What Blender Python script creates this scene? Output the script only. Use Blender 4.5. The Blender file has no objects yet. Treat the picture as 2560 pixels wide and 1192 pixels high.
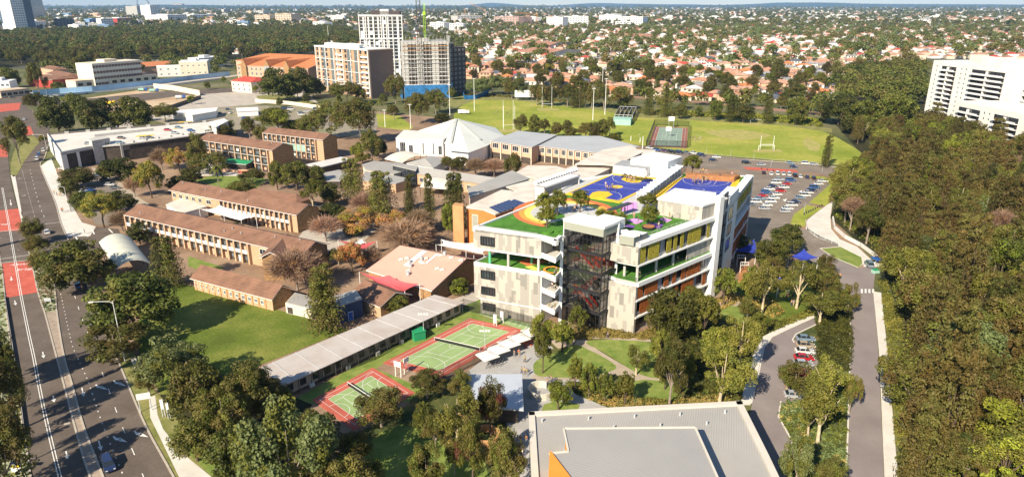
import bpy,bmesh,math,random
import numpy as np
from mathutils import Vector,Matrix
from mathutils.geometry import tessellate_polygon
S = bpy.context.scene
COL = S.collection
R = math.radians
# ------------------------------------------------------------------ camera
FPX,CAMH,CX,CY,HOR = 1700.0,80.0,1280.0,596.0,12.0     # focal length and horizon measured on the 2560 px photograph
PITCH = math.atan((CY-HOR)/FPX)
cam_d = bpy.data.cameras.new('camera'); cam = bpy.data.objects.new('camera',cam_d); COL.objects.link(cam)
cam_d.sensor_width = 36.0; cam_d.lens = 36.0*FPX/2560.0
cam_d.clip_start = 1.0; cam_d.clip_end = 60000.0
cam.location = (0,0,CAMH); cam.rotation_euler = (math.pi/2-PITCH,0,0)
S.camera = cam
# ------------------------------------------------------------------ world and sun
SUN_EL,SUN_TO = 35.0,56.0            # elevation; shadows run towards this azimuth (deg from +X towards +Y)
W = bpy.data.worlds.new("World"); S.world = W; W.use_nodes = True
nt = W.node_tree; nt.nodes.clear()
sky = nt.nodes.new('ShaderNodeTexSky'); sky.sky_type = 'NISHITA'; sky.sun_disc = False
sky.sun_elevation = R(SUN_EL)
sdir = Vector((-math.cos(R(SUN_TO))*math.cos(R(SUN_EL)),-math.sin(R(SUN_TO))*math.cos(R(SUN_EL)),math.sin(R(SUN_EL))))
sky.sun_rotation = math.atan2(sdir.x,sdir.y)
sky.altitude = 80; sky.air_density = 1.0; sky.dust_density = 0.0; sky.ozone_density = 2.5
bg = nt.nodes.new('ShaderNodeBackground'); bg.inputs['Strength'].default_value = 0.075
out = nt.nodes.new('ShaderNodeOutputWorld')
nt.links.new(sky.outputs[0],bg.inputs[0]); nt.links.new(bg.outputs[0],out.inputs[0])
sun_d = bpy.data.lights.new('sun','SUN'); sun_d.energy = 5.0; sun_d.angle = R(0.5); sun_d.color = (1.0,0.88,0.69)
sun = bpy.data.objects.new('sun',sun_d); COL.objects.link(sun)
sun.rotation_euler = sdir.to_track_quat('Z','Y').to_euler(); sun.location = (0,0,200)
S.view_settings.view_transform = 'Standard'; S.view_settings.look = 'None'
S.view_settings.exposure = 0.92; S.view_settings.gamma = 1.0
S.render.engine = 'CYCLES'
S.cycles.max_bounces = 6; S.cycles.diffuse_bounces = 2; S.cycles.glossy_bounces = 2
S.cycles.transmission_bounces = 4; S.cycles.transparent_max_bounces = 8; S.cycles.volume_bounces = 0

# ------------------------------------------------------------------ survey helpers: photo pixel at height z -> point of the place
def G(u,v,z=0.0):
    x = (u-CX)/FPX; y = (v-CY)/FPX
    t = (CAMH-z)/(math.sin(PITCH)+y*math.cos(PITCH))
    return (x*t,(math.cos(PITCH)-y*math.sin(PITCH))*t)
def P(u,v,z=0.0):
    g = G(u,v,z); return Vector((g[0],g[1],z))
def PX(x,y,z):
    d = y*math.cos(PITCH)+(CAMH-z)*math.sin(PITCH); dn = (CAMH-z)*math.cos(PITCH)-y*math.sin(PITCH)
    return CX+FPX*x/d,CY+FPX*dn/d
def inpoly(x,y,poly):
    c = False; n = len(poly); j = n-1
    for i in range(n):
        xi,yi = poly[i][0],poly[i][1]; xj,yj = poly[j][0],poly[j][1]
        if (yi > y) != (yj > y) and x < (xj-xi)*(y-yi)/(yj-yi)+xi: c = not c
        j = i
    return c
# ------------------------------------------------------------------ object helpers
def tag(o,label=None,cat=None,group=None,kind=None):
    if label: o['label'] = label
    if cat: o['category'] = cat
    if group: o['group'] = group
    if kind: o['kind'] = kind
    return o
def thing(name,label,cat,loc=(0,0,0),rz=0.0,group=None):
    o = bpy.data.objects.new(name,None); COL.objects.link(o)
    o.empty_display_size = 0.5
    o.location = loc; o.rotation_euler = (0,0,rz)
    return tag(o,label,cat,group)
def link(name,me,parent=None):
    o = bpy.data.objects.new(name,me); COL.objects.link(o)
    if parent is not None: o.parent = parent
    return o
def copy_tree(o,parent=None):
    c = o.copy(); COL.objects.link(c)
    c.parent = parent
    for ch in list(o.children): copy_tree(ch,c)
    return c
class MB:
    """collects faces (with a material slot each) and links them as ONE mesh object, with metre-scaled UVs along each face"""
    def __init__(s): s.v = []; s.f = []; s.m = []; s.sm = False
    def face(s,pts,m=0):
        b = len(s.v); s.v += [tuple(p) for p in pts]; s.f.append(tuple(range(b,b+len(pts)))); s.m.append(m); return s
    def poly(s,pts,m=0):                     # concave flat polygon, facing up
        pts = [Vector(p) for p in pts]; tr = tessellate_polygon([pts]); b = len(s.v)
        s.v += [tuple(p) for p in pts]
        for t in tr:
            a,c,d = (pts[i] for i in t)
            n = (c-a).cross(d-a)
            s.f.append(tuple(b+i for i in (t if n.z >= 0 else t[::-1]))); s.m.append(m)
        return s
    def prism(s,pts,z0,z1,m=0,mt=None,bottom=True):     # plan polygon extruded
        if mt is None: mt = m
        pts = [(p[0],p[1]) for p in pts]
        A = sum(pts[i][0]*pts[(i+1) % len(pts)][1]-pts[(i+1) % len(pts)][0]*pts[i][1] for i in range(len(pts)))
        if A < 0: pts = pts[::-1]
        s.poly([(x,y,z1) for x,y in pts],mt)
        if bottom:
            k = len(s.f); s.poly([(x,y,z0) for x,y in pts],m)
            for i in range(k,len(s.f)): s.f[i] = s.f[i][::-1]
        n = len(pts)
        for i in range(n):
            a,b = pts[i],pts[(i+1) % n]
            s.face([(a[0],a[1],z0),(b[0],b[1],z0),(b[0],b[1],z1),(a[0],a[1],z1)],m)
        return s
    def box(s,c,d,rz=0.0,m=0,mt=None):              # centre of base, size, rotation
        x,y = d[0]/2,d[1]/2; co,si = math.cos(rz),math.sin(rz)
        q = [(c[0]+co*a-si*b,c[1]+si*a+co*b) for a,b in ((-x,-y),(x,-y),(x,y),(-x,y))]
        return s.prism(q,c[2],c[2]+d[2],m,mt)
    def wall(s,A,B,z0,z1,t,m=0,off=0.0):        # a box on the line A-B, thickness t to the left of A->B, pushed by off
        A = Vector((A[0],A[1])); B = Vector((B[0],B[1])); d = (B-A).normalized(); n = Vector((-d.y,d.x))
        return s.prism([A+n*off,B+n*off,B+n*(off+t),A+n*(off+t)],z0,z1,m)
    def bar(s,a,b,w,m=0,n=4):                     # bar between two points
        a,b = Vector(a),Vector(b); d = (b-a)
        if d.length < 1e-6: return s
        d.normalize(); up = Vector((0,0,1)) if abs(d.z) < .9 else Vector((1,0,0))
        x = d.cross(up).normalized(); y = x.cross(d)
        w2 = w if isinstance(w,tuple) else (w,w)
        ra = [a+(x*math.cos(t)+y*math.sin(t))*w2[0]/2*(1.414 if n == 4 else 1) for t in [math.pi*2*(i+.5)/n for i in range(n)]]
        rb = [b+(x*math.cos(t)+y*math.sin(t))*w2[1]/2*(1.414 if n == 4 else 1) for t in [math.pi*2*(i+.5)/n for i in range(n)]]
        for i in range(n):
            j = (i+1) % n; s.face([ra[i],ra[j],rb[j],rb[i]][::-1],m)
        s.face(ra,m); s.face(rb[::-1],m); return s
    def path(s,pts,w,m=0,n=6):
        for a,b in zip(pts[:-1],pts[1:]): s.bar(a,b,w,m,n)
        return s
    def mesh(s,name,mats):
        me = bpy.data.meshes.new(name)
        me.from_pydata(s.v,[],s.f)
        for m in mats: me.materials.append(m)
        me.polygons.foreach_set('material_index',s.m)
        uv = me.uv_layers.new(name='UVMap'); dat = np.zeros(len(me.loops)*2,dtype=np.float32); k = 0
        for f in s.f:
            p = [s.v[i] for i in f]
            ax,ay,az = p[0]; nx = ny = nz = 0
            for i in range(len(p)):
                q,r = p[i],p[(i+1) % len(p)]
                nx += (q[1]-r[1])*(q[2]+r[2]); ny += (q[2]-r[2])*(q[0]+r[0]); nz += (q[0]-r[0])*(q[1]+r[1])
            L = math.sqrt(nx*nx+ny*ny+nz*nz) or 1; nx /= L; ny /= L; nz /= L
            h = math.hypot(nx,ny)
            if h > .05: tx,ty = -ny/h,nx/h
            else:
                best = 0; tx,ty = 1,0
                for i in range(len(p)):
                    q,r = p[i],p[(i+1) % len(p)]; l = math.hypot(r[0]-q[0],r[1]-q[1])
                    if l > best: best = l; tx,ty = (r[0]-q[0])/l,(r[1]-q[1])/l
                if tx < 0: tx,ty = -tx,-ty
            bx,by,bz = -nz*ty,nz*tx,nx*ty-ny*tx
            if abs(nz) < .02: bx,by,bz = 0,0,1
            for q in p:
                dat[k] = q[0]*tx+q[1]*ty; dat[k+1] = q[0]*bx+q[1]*by+q[2]*bz; k += 2
        uv.data.foreach_set('uv',dat)
        if s.sm: me.polygons.foreach_set('use_smooth',[True]*len(me.polygons))
        me.update(); return me
    def build(s,name,mats,parent=None):
        if not isinstance(mats,(list,tuple)): mats = [mats]
        return link(name,s.mesh(name,mats),parent)
# ------------------------------------------------------------------ materials
MAT = {}
def nodes(name,rough=.8,spec=.3,metal=0.0):
    m = bpy.data.materials.new(name); m.use_nodes = True; t = m.node_tree
    b = t.nodes['Principled BSDF']; b.inputs['Roughness'].default_value = rough
    b.inputs['Specular IOR Level'].default_value = spec; b.inputs['Metallic'].default_value = metal
    return m,t,b
def N(t,typ,**kw):
    n = t.nodes.new(typ)
    for k,v in kw.items():
        if k in n.inputs: n.inputs[k].default_value = v
        else: setattr(n,k,v)
    return n
def ramp(t,fac,stops,interp='LINEAR'):
    n = t.nodes.new('ShaderNodeValToRGB'); n.color_ramp.interpolation = interp
    e = n.color_ramp.elements
    while len(e) < len(stops): e.new(.5)
    for el,(p,c) in zip(e,stops): el.position = p; el.color = (*c,1)
    t.links.new(fac,n.inputs[0]); return n.outputs[0]
def mixc(t,fac,a,b,mode='MIX'):
    n = t.nodes.new('ShaderNodeMix'); n.data_type = 'RGBA'; n.blend_type = mode
    for sck,val in ((n.inputs[0],fac),(n.inputs[6],a),(n.inputs[7],b)):
        if hasattr(val,'links'): t.links.new(val,sck)
        elif isinstance(val,(int,float)): sck.default_value = val
        else: sck.default_value = (*val,1)
    return n.outputs[2]
def noise(t,co,scale,detail=4,rough=.6,sc=None):
    n = t.nodes.new('ShaderNodeTexNoise'); n.inputs['Scale'].default_value = scale
    n.inputs['Detail'].default_value = detail; n.inputs['Roughness'].default_value = rough
    if sc:
        mp = t.nodes.new('ShaderNodeMapping'); mp.inputs['Scale'].default_value = sc
        t.links.new(co,mp.inputs[0]); co = mp.outputs[0]
    t.links.new(co,n.inputs['Vector']); return n.outputs[0]
def geo(t): return t.nodes.new('ShaderNodeNewGeometry').outputs['Position']
def uvn(t): return t.nodes.new('ShaderNodeTexCoord').outputs['UV']
def math_(t,op,a,b=None,c=None):
    n = t.nodes.new('ShaderNodeMath'); n.operation = op
    for i,v in enumerate((a,b,c)):
        if v is None: continue
        if hasattr(v,'links'): t.links.new(v,n.inputs[i])
        else: n.inputs[i].default_value = v
    return n.outputs[0]
def plain(name,col,rough=.7,var=.08,scale=.6,spec=.3,metal=0.0):
    """a paint / concrete / fabric: one colour, slightly mottled and weathered"""
    if name in MAT: return MAT[name]
    m,t,b = nodes(name,rough,spec,metal)
    f = noise(t,geo(t),scale,6,.65)
    lo = tuple(c*(1-var*1.6) for c in col); hi = tuple(min(1,c*(1+var)) for c in col)
    t.links.new(ramp(t,f,[(.3,lo),(.7,hi)]),b.inputs['Base Color'])
    MAT[name] = m; return m
def ground_mat(name,stops,scale,scale2=None,amt=.35,stops2=None,rough=.95):
    m,t,b = nodes(name,rough,.15)
    g = geo(t); c = ramp(t,noise(t,g,scale,8,.6),stops)
    if scale2:
        c2 = ramp(t,noise(t,g,scale2,5,.7),stops2 or [(.3,(.45,.45,.45)),(.7,(1.35,1.35,1.35))])
        c = mixc(t,amt if stops2 is None else amt,c,c2,'MULTIPLY' if stops2 is None else 'MIX')
    t.links.new(c,b.inputs['Base Color']); MAT[name] = m; return m
def stripe_mat(name,col,pitch,depth=.25,axis='X',rough=.6,var=.15,vs=.25,spec=.3,dirt=None,metal=0):
    """profiled metal / tiles / boards: fine ribs across the face, weathered"""
    m,t,b = nodes(name,rough,spec,metal)
    uv = uvn(t); sp = t.nodes.new('ShaderNodeSeparateXYZ'); t.links.new(uv,sp.inputs[0])
    v = math_(t,'MULTIPLY',sp.outputs[axis],1/pitch); fr = math_(t,'FRACT',v)
    tri = math_(t,'ABSOLUTE',math_(t,'SUBTRACT',fr,.5))
    f = noise(t,geo(t),vs,7,.65)
    lo = tuple(c*(1-var*1.5) for c in col); hi = tuple(min(1,c*(1+var)) for c in col)
    c = ramp(t,f,[(.3,dirt or lo),(.52,col),(.75,hi)])
    rib = ramp(t,tri,[(.0,(1,1,1)),(.36,(1,1,1)),(.5,(1-depth,)*3)])
    t.links.new(mixc(t,1.0,c,rib,'MULTIPLY'),b.inputs['Base Color'])
    bp = t.nodes.new('ShaderNodeBump'); bp.inputs['Strength'].default_value = .5; bp.inputs['Distance'].default_value = .04
    t.links.new(tri,bp.inputs['Height']); t.links.new(bp.outputs[0],b.inputs['Normal'])
    MAT[name] = m; return m
def brick_mat(name,c1,c2,mortar,sc=1.0,mottle=None):
    m,t,b = nodes(name,.9,.2)
    uv = uvn(t); br = N(t,'ShaderNodeTexBrick'); t.links.new(uv,br.inputs['Vector'])
    br.inputs['Scale'].default_value = 1/sc; br.inputs['Mortar Size'].default_value = .012
    br.inputs['Brick Width'].default_value = .48; br.inputs['Row Height'].default_value = .17
    br.inputs['Color1'].default_value = (*c1,1); br.inputs['Color2'].default_value = (*c2,1); br.inputs['Mortar'].default_value = (*mortar,1)
    wn = noise(t,geo(t),1.3,5,.7); c = mixc(t,ramp(t,wn,[(.35,(0,0,0)),(.7,(.65,)*3)]),br.outputs[0],mottle or c2)
    t.links.new(c,b.inputs['Base Color']); MAT[name] = m; return m
def glass_mat(name,col=(.03,.04,.05),rough=.08,spec=.8,var=.5):
    m,t,b = nodes(name,rough,spec)
    f = noise(t,geo(t),.7,2,.5)
    t.links.new(ramp(t,f,[(.4,col),(.62,tuple(min(1,c*(1+var)+.01) for c in col))]),b.inputs['Base Color'])
    MAT[name] = m; return m
def panel_mat(name,cols,cw=.62,ch=1.5,line=.35):
    """rain-screen cladding: upright panels of mixed greys, random by cell, thin joints"""
    m,t,b = nodes(name,.75,.25)
    uv = uvn(t); sp = t.nodes.new('ShaderNodeSeparateXYZ'); t.links.new(uv,sp.inputs[0])
    def cell(wd,ht,off):
        x = math_(t,'DIVIDE',sp.outputs[0],wd); fx = math_(t,'FLOOR',x)
        w0 = N(t,'ShaderNodeTexWhiteNoise',noise_dimensions='1D'); t.links.new(math_(t,'ADD',fx,off),w0.inputs['W'])
        y = math_(t,'ADD',math_(t,'DIVIDE',sp.outputs[1],ht),math_(t,'MULTIPLY',math_(t,'FLOOR',math_(t,'MULTIPLY',w0.outputs[0],4)),.25)); fy = math_(t,'FLOOR',y)
        cx = t.nodes.new('ShaderNodeCombineXYZ'); t.links.new(fx,cx.inputs[0]); t.links.new(fy,cx.inputs[1]); cx.inputs[2].default_value = off
        w = N(t,'ShaderNodeTexWhiteNoise',noise_dimensions='3D'); t.links.new(cx.outputs[0],w.inputs['Vector'])
        return w.outputs[0],x,y
    w1,x1,y1 = cell(cw*2,ch*2.2,3.1); w2,x2,y2 = cell(cw,ch*1.4,7.7)
    c1 = ramp(t,w1,[(0,cols[0]),(.62,cols[0]),(.63,cols[1]),(.84,cols[1]),(.85,cols[2])],'CONSTANT')
    sel = ramp(t,w2,[(0,(0,0,0)),(.66,(0,0,0)),(.67,(1,1,1))],'CONSTANT')
    c = mixc(t,sel,c1,cols[1])
    e = math_(t,'FRACT',math_(t,'DIVIDE',sp.outputs[0],.31)); e2 = math_(t,'FRACT',y2)
    ln = math_(t,'MAXIMUM',math_(t,'LESS_THAN',e,.09),math_(t,'LESS_THAN',e2,.02))
    c = mixc(t,math_(t,'MULTIPLY',ln,line),c,(.2,.2,.19))
    t.links.new(c,b.inputs['Base Color']); MAT[name] = m; return m
def leaf_mat(name,c1,c2,hue=.03,trans=.25):
    m,t,b = nodes(name,.6,.25)
    oi = t.nodes.new('ShaderNodeObjectInfo'); f = noise(t,geo(t),.55,3,.6)
    c = ramp(t,f,[(.3,c1),(.7,c2)])
    hs = t.nodes.new('ShaderNodeHueSaturation'); t.links.new(c,hs.inputs['Color'])
    t.links.new(math_(t,'ADD',math_(t,'MULTIPLY',oi.outputs['Random'],hue),.5-hue/2),hs.inputs['Hue'])
    t.links.new(math_(t,'ADD',math_(t,'MULTIPLY',math_(t,'FRACT',math_(t,'MULTIPLY',oi.outputs['Random'],7.3)),.7),.7),hs.inputs['Value'])
    hs.inputs['Saturation'].default_value = .95
    t.links.new(hs.outputs[0],b.inputs['Base Color'])
    tr = t.nodes.new('ShaderNodeBsdfTranslucent'); t.links.new(hs.outputs[0],tr.inputs[0])
    mx = t.nodes.new('ShaderNodeMixShader'); mx.inputs[0].default_value = trans
    t.links.new(b.outputs[0],mx.inputs[1]); t.links.new(tr.outputs[0],mx.inputs[2])
    t.links.new(mx.outputs[0],t.nodes['Material Output'].inputs[0]); MAT[name] = m; return m
ground_mat('terrain',[(.3,(.06,.075,.03)),(.5,(.12,.125,.05)),(.7,(.22,.19,.12))],.02,.25,.6)
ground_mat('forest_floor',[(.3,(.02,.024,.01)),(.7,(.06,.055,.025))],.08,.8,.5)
ground_mat('campus',[(.3,(.17,.11,.07)),(.5,(.27,.18,.12)),(.7,(.36,.26,.18))],.06,.9,.4)
ground_mat('concrete_pave',[(.3,(.36,.32,.27)),(.7,(.5,.45,.39))],.15,1.5,.2)
ground_mat('light_pave',[(.3,(.52,.49,.44)),(.7,(.64,.61,.56))],.2,2.0,.12)
ground_mat('gravel_path',[(.3,(.33,.27,.2)),(.7,(.43,.36,.28))],.3,3.0,.25)
ground_mat('plaza',[(.3,(.3,.29,.28)),(.7,(.42,.41,.4))],.2,2.0,.2)
ground_mat('asphalt',[(.3,(.10,.08,.066)),(.7,(.16,.13,.108))],.12,2.5,.35)
ground_mat('asphalt_new',[(.3,(.2,.17,.165)),(.7,(.26,.225,.215))],.1,6.0,.2)
ground_mat('asphalt_car',[(.3,(.17,.14,.115)),(.7,(.25,.21,.17))],.1,2.0,.25)
ground_mat('red_asphalt',[(.3,(.42,.085,.06)),(.7,(.55,.14,.1))],.3,2.0,.35)
ground_mat('lawn_dark',[(.3,(.07,.095,.014)),(.46,(.11,.15,.022)),(.56,(.16,.185,.035)),(.7,(.25,.25,.06))],.05,1.6,.6)
ground_mat('field',[(.3,(.18,.225,.025)),(.45,(.24,.28,.04)),(.56,(.32,.32,.06)),(.7,(.42,.36,.11))],.022,.35,.4)
ground_mat('lawn',[(.3,(.11,.18,.03)),(.7,(.25,.28,.075))],.35,2.5,.4)
ground_mat('verge',[(.3,(.13,.15,.035)),(.7,(.3,.27,.11))],.25,2.2,.4)
ground_mat('sage',[(.3,(.22,.25,.15)),(.7,(.42,.42,.28))],.5,3,.4)
ground_mat('planting',[(.35,(.04,.06,.02)),(.52,(.09,.1,.03)),(.7,(.16,.12,.045))],.3,2.5,.5)
ground_mat('lot_ground',[(.3,(.2,.18,.14)),(.5,(.3,.26,.2)),(.7,(.17,.19,.08))],.06,.6,.3)
ground_mat('worn',[(.3,(.24,.26,.05)),(.7,(.44,.36,.15))],.3,1.5,.3)
ground_mat('sand',[(.3,(.36,.24,.14)),(.5,(.5,.37,.24)),(.7,(.6,.48,.34))],.03,.3,.3)
ground_mat('far_city',[(.35,(.05,.06,.045)),(.5,(.12,.115,.09)),(.62,(.3,.27,.22))],.01,.05,.6)
plain('white_line',(.72,.7,.66),.8,.12,2.0); plain('yellow_line',(.7,.5,.05),.8,.1,2)
plain('kerb',(.42,.37,.31),.9,.1,1.0)
# ================================================================== the ground
def sheet(name,px,z,mat,world=False,kind='structure',parent=None):
    pts = [(p[0],p[1],z) for p in px] if world else [(*G(u,v,z),z) for u,v in px]
    o = MB().poly(pts).build(name,MAT[mat],parent)
    if parent is None: tag(o,kind=kind)
    return o
def smooth(px,closed=False,n=4):
    """Catmull-Rom through surveyed points, done on the ground"""
    q = [Vector(G(u,v)) for u,v in px]; out = []; L = len(q)
    for i in range(L if closed else L-1):
        p0 = q[(i-1) % L] if closed or i > 0 else q[i]; p1 = q[i]; p2 = q[(i+1) % L]; p3 = q[(i+2) % L] if closed or i+2 < L else p2
        for k in range(n):
            t = k/n; out.append(.5*((2*p1)+(-p0+p2)*t+(2*p0-5*p1+4*p2-p3)*t*t+(-p0+3*p1-3*p2+p3)*t*t*t))
    if not closed: out.append(q[-1])
    return [(p.x,p.y) for p in out]
def ribbon(mb,pts,w,z,h=0,m=0,off=0.0):
    """flat strip or raised kerb along a world polyline"""
    L = []; Rr = []
    for i,p in enumerate(pts):
        a = Vector(pts[max(i-1,0)]); b = Vector(pts[min(i+1,len(pts)-1)]); d = (b-a).normalized(); n = Vector((-d.y,d.x))
        c = Vector(p); L.append(c+n*(off+w/2)); Rr.append(c+n*(off-w/2))
    for i in range(len(pts)-1):
        mb.face([(Rr[i].x,Rr[i].y,z+h),(Rr[i+1].x,Rr[i+1].y,z+h),(L[i+1].x,L[i+1].y,z+h),(L[i].x,L[i].y,z+h)],m)
        if h:
            mb.face([(L[i].x,L[i].y,z),(L[i].x,L[i].y,z+h),(L[i+1].x,L[i+1].y,z+h),(L[i+1].x,L[i+1].y,z)],m)
            mb.face([(Rr[i].x,Rr[i].y,z),(Rr[i+1].x,Rr[i+1].y,z),(Rr[i+1].x,Rr[i+1].y,z+h),(Rr[i].x,Rr[i].y,z+h)],m)
    return mb
def dashes(mb,pts,w,z,on,gap,m=0):
    acc = 0; cur = []
    # resample
    q = [Vector(p) for p in pts]; out = []; 
    for a,b in zip(q[:-1],q[1:]):
        n = max(1,int((b-a).length/.5))
        for k in range(n): out.append(a+(b-a)*k/n)
    out.append(q[-1]); s = 0; seg = []
    for a,b in zip(out[:-1],out[1:]):
        if s % (on+gap) < on: seg.append((a.x,a.y))
        else:
            if len(seg) > 1: ribbon(mb,[seg[0],seg[-1]],w,z,0,m)
            seg = []
        s += (b-a).length
    if len(seg) > 1: ribbon(mb,[seg[0],seg[-1]],w,z,0,m)
g0 = MB()
xs = [-40000,-9000,-2500,-900,900,2500,9000,40000]; ys = [-600,60,1200,3000,8000,20000,58000]
for a,b in zip(xs[:-1],xs[1:]):
    for c,d in zip(ys[:-1],ys[1:]):
        g0.face([(a,c,0),(b,c,0),(b,d,0),(a,d,0)])
tag(g0.build('ground',MAT['terrain']),kind='structure')
sheet('ground',[(-2500,1050),(-900,900),(900,1100),(9000,1500),(9000,30000),(-9000,30000),(-6000,1800)],.02,'far_city',True)
# low hills on the horizon
def hills(name,x0,x1,y0,y1,hmax,seed,mat):
    nx,ny = 120,10; rnd = random.Random(seed); ph = [(rnd.uniform(0,6.28),rnd.uniform(1,9)) for _ in range(8)]
    V = []; F = []
    for j in range(ny+1):
        for i in range(nx+1):
            s,t = i/nx,j/ny; x = x0+(x1-x0)*s; y = y0+(y1-y0)*t
            h = sum(math.sin(p+f*s*6.28)*(.5/(1+f*.25)) for p,f in ph)*.35+.75
            V.append((x,y,-5+max(0,h)*hmax*math.sin(math.pi*min(1,t*.95+.0))*min(1,s*8,(1-s)*8)))
    for j in range(ny):
        for i in range(nx):
            a = j*(nx+1)+i; F.append((a,a+1,a+nx+2,a+nx+1))
    me = bpy.data.meshes.new(name); me.from_pydata(V,[],F); me.materials.append(mat)
    me.polygons.foreach_set('use_smooth',[True]*len(F))
    tag(link(name,me),kind='structure')
hm = ground_mat('hill',[(.35,(.03,.05,.045)),(.6,(.05,.07,.06)),(.75,(.12,.12,.12))],.002,.02,.3)
hills('hills',1500,26000,19000,24000,125,3,hm)
hills('hills',-3000,14000,24000,30000,130,8,hm)
hills('hills',-26000,2000,13000,18000,70,5,hm)
hills('hills',-14000,-1000,6500,8500,38,11,hm)
# suburb and campus grounds
sheet('campus_ground',[(110,430),(230,395),(480,330),(640,300),(800,270),(960,280),(1240,310),(1700,380),(2060,415),(2110,450),(2080,500),(2080,545),(2180,650),(2110,760),(2040,800),(1300,1192),(560,1260),(330,930),(190,700),(130,520)],.04,'campus')
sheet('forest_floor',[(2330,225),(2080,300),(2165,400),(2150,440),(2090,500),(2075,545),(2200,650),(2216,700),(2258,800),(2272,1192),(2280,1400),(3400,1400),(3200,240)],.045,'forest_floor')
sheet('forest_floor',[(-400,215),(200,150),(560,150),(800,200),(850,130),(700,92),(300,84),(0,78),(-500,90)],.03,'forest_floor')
# playing fields
fld = smooth([(1135,300),(1150,268),(1200,248),(1290,250),(1400,262),(1510,275),(1600,292),(1640,287),(1740,291),(1860,303),(1980,312),(2060,330),(2120,360),(2160,390),(2145,414),(2050,412),(1900,399),(1760,386),(1620,366),(1480,352),(1300,340),(1180,325)],True,4)
tag(MB().poly([(x,y,.06) for x,y in fld]).build('playing_field',MAT['field']),kind='structure')
sheet('playing_field',[(940,284),(1000,290),(1034,318),(1020,328),(946,318)],.06,'field')
sheet('embankment',[(1130,232),(1290,244),(1520,268),(1600,284),(1960,302),(2080,322),(2080,332),(1960,314),(1600,294),(1500,276),(1290,252),(1190,250),(1140,270),(1110,262)],.075,'verge')
rail = smooth([(1540,240),(1620,246),(1800,260),(1960,277),(2060,285)],False,3)
o = MB(); ribbon(o,rail,15,.09); tag(o.build('rail_bed',plain('ballast',(.3,.2,.15),.95,.2,.8)),kind='structure')
o = MB()
for off in (-5,-3.5,2.5,4): ribbon(o,rail,.35,.1,.15,0,off)
tag(o.build('railway_track',plain('rail_steel',(.22,.12,.08),.6,.2,1),None),kind='structure')
# ---- the two carriageways of the western road
A_l = [(-60,330),(-30,438),(-15,557),(3,661),(12,739),(27,869),(44,945),(56,1050),(77,1192),(110,1400)]
A_r = [(18,330),(25,438),(54,557),(78,653),(96,734),(112,783),(138,880),(161,966),(194,1092),(225,1192),(300,1400)]
B_l = [(88,372),(63,401),(50,424),(40,440),(59,552),(90,600),(124,661),(138,731),(142,778),(158,880),(182,966),(210,1068),(258,1192),(330,1400)]
B_r = [(124,355),(111,396),(101,416),(136,501),(151,554),(166,590),(190,640),(244,780),(262,830),(296,904),(322,966),(366,1068),(434,1192),(540,1400)]
al,ar,bl,br_ = (smooth(q) for q in (A_l,A_r,B_l,B_r))
o = MB(); o.poly([(x,y,.10) for x,y in al+ar[::-1]]); tag(o.build('road',MAT['asphalt']),kind='structure')
o = MB(); o.poly([(x,y,.103) for x,y in bl+br_[::-1]]); tag(o.build('road',MAT['asphalt']),kind='structure')
sheet('road',[(-60,330),(18,330),(63,401),(124,355),(122,300),(90,284),(60,262),(100,262),(290,262),(450,240),(700,222),(700,214),(440,226),(230,246),(120,250),(60,238),(-100,250)],.107,'asphalt')
sheet('road',[(151,554),(166,590),(186,632),(262,622),(300,585),(296,572),(240,566)],.107,'asphalt')
sheet('road',[(47,530),(92,600),(126,662),(82,662),(60,580)],.1,'asphalt')
sheet('bus_lane',[(5,658),(77,652),(95,730),(17,744)],.125,'red_asphalt')
sheet('bus_lane',[(-16,528),(46,521),(54,562),(62,575),(-14,580)],.125,'red_asphalt')
sheet('bus_lane',[(-60,367),(14,360),(20,392),(-60,396)],.125,'red_asphalt')
sheet('bus_lane',[(-30,263),(52,257),(48,275),(-30,284)],.125,'red_asphalt')
sheet('bus_lane',[(50,318),(76,316),(84,336),(56,340)],.125,'red_asphalt')
# medians and verges
o = MB(); o.poly([(x,y,.14) for x,y in smooth([(50,424),(63,401),(92,364),(98,358),(84,340),(50,352),(30,395),(28,437),(40,440)],True,2)]); tag(o.build('median_verge',MAT['verge']),kind='structure')
sheet('median',[(27,438),(38,438),(58,552),(54,557)],.14,'light_pave')
sheet('median_verge',[(79,653),(124,662),(138,731),(141,776),(112,783),(96,734)],.15,'sage')
i0 = next(i for i,p in enumerate(ar) if p[1] < G(112,783)[1]+.1); j0 = next(i for i,p in enumerate(bl) if p[1] < G(142,778)[1]+.1)
o = MB(); o.poly([(x,y,.15) for x,y in ar[i0:]+bl[j0:][::-1]]); tag(o.build('median',plain('median_conc',(.34,.27,.21),.95,.15,.8)),kind='structure')
kb = MB()
for q,off in ((al,0),(br_,0)): ribbon(kb,q,.35,.1,.13,0,off)
ribbon(kb,ar[i0-10:],.35,.1,.14); ribbon(kb,bl[j0-8:],.35,.1,.14)
tag(kb.build('kerb',MAT['kerb']),kind='structure')
dk = MB(); ribbon(dk,bl[j0:],.12,.1,.16,0,.42); ribbon(dk,al[18:],.3,.1,.18,0,-.3)
sheet('median_verge',[(-400,640),(0,640),(3,661),(12,739),(27,869),(44,945),(56,1050),(77,1192),(90,1300),(-500,1300)],.09,'sage')
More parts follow.
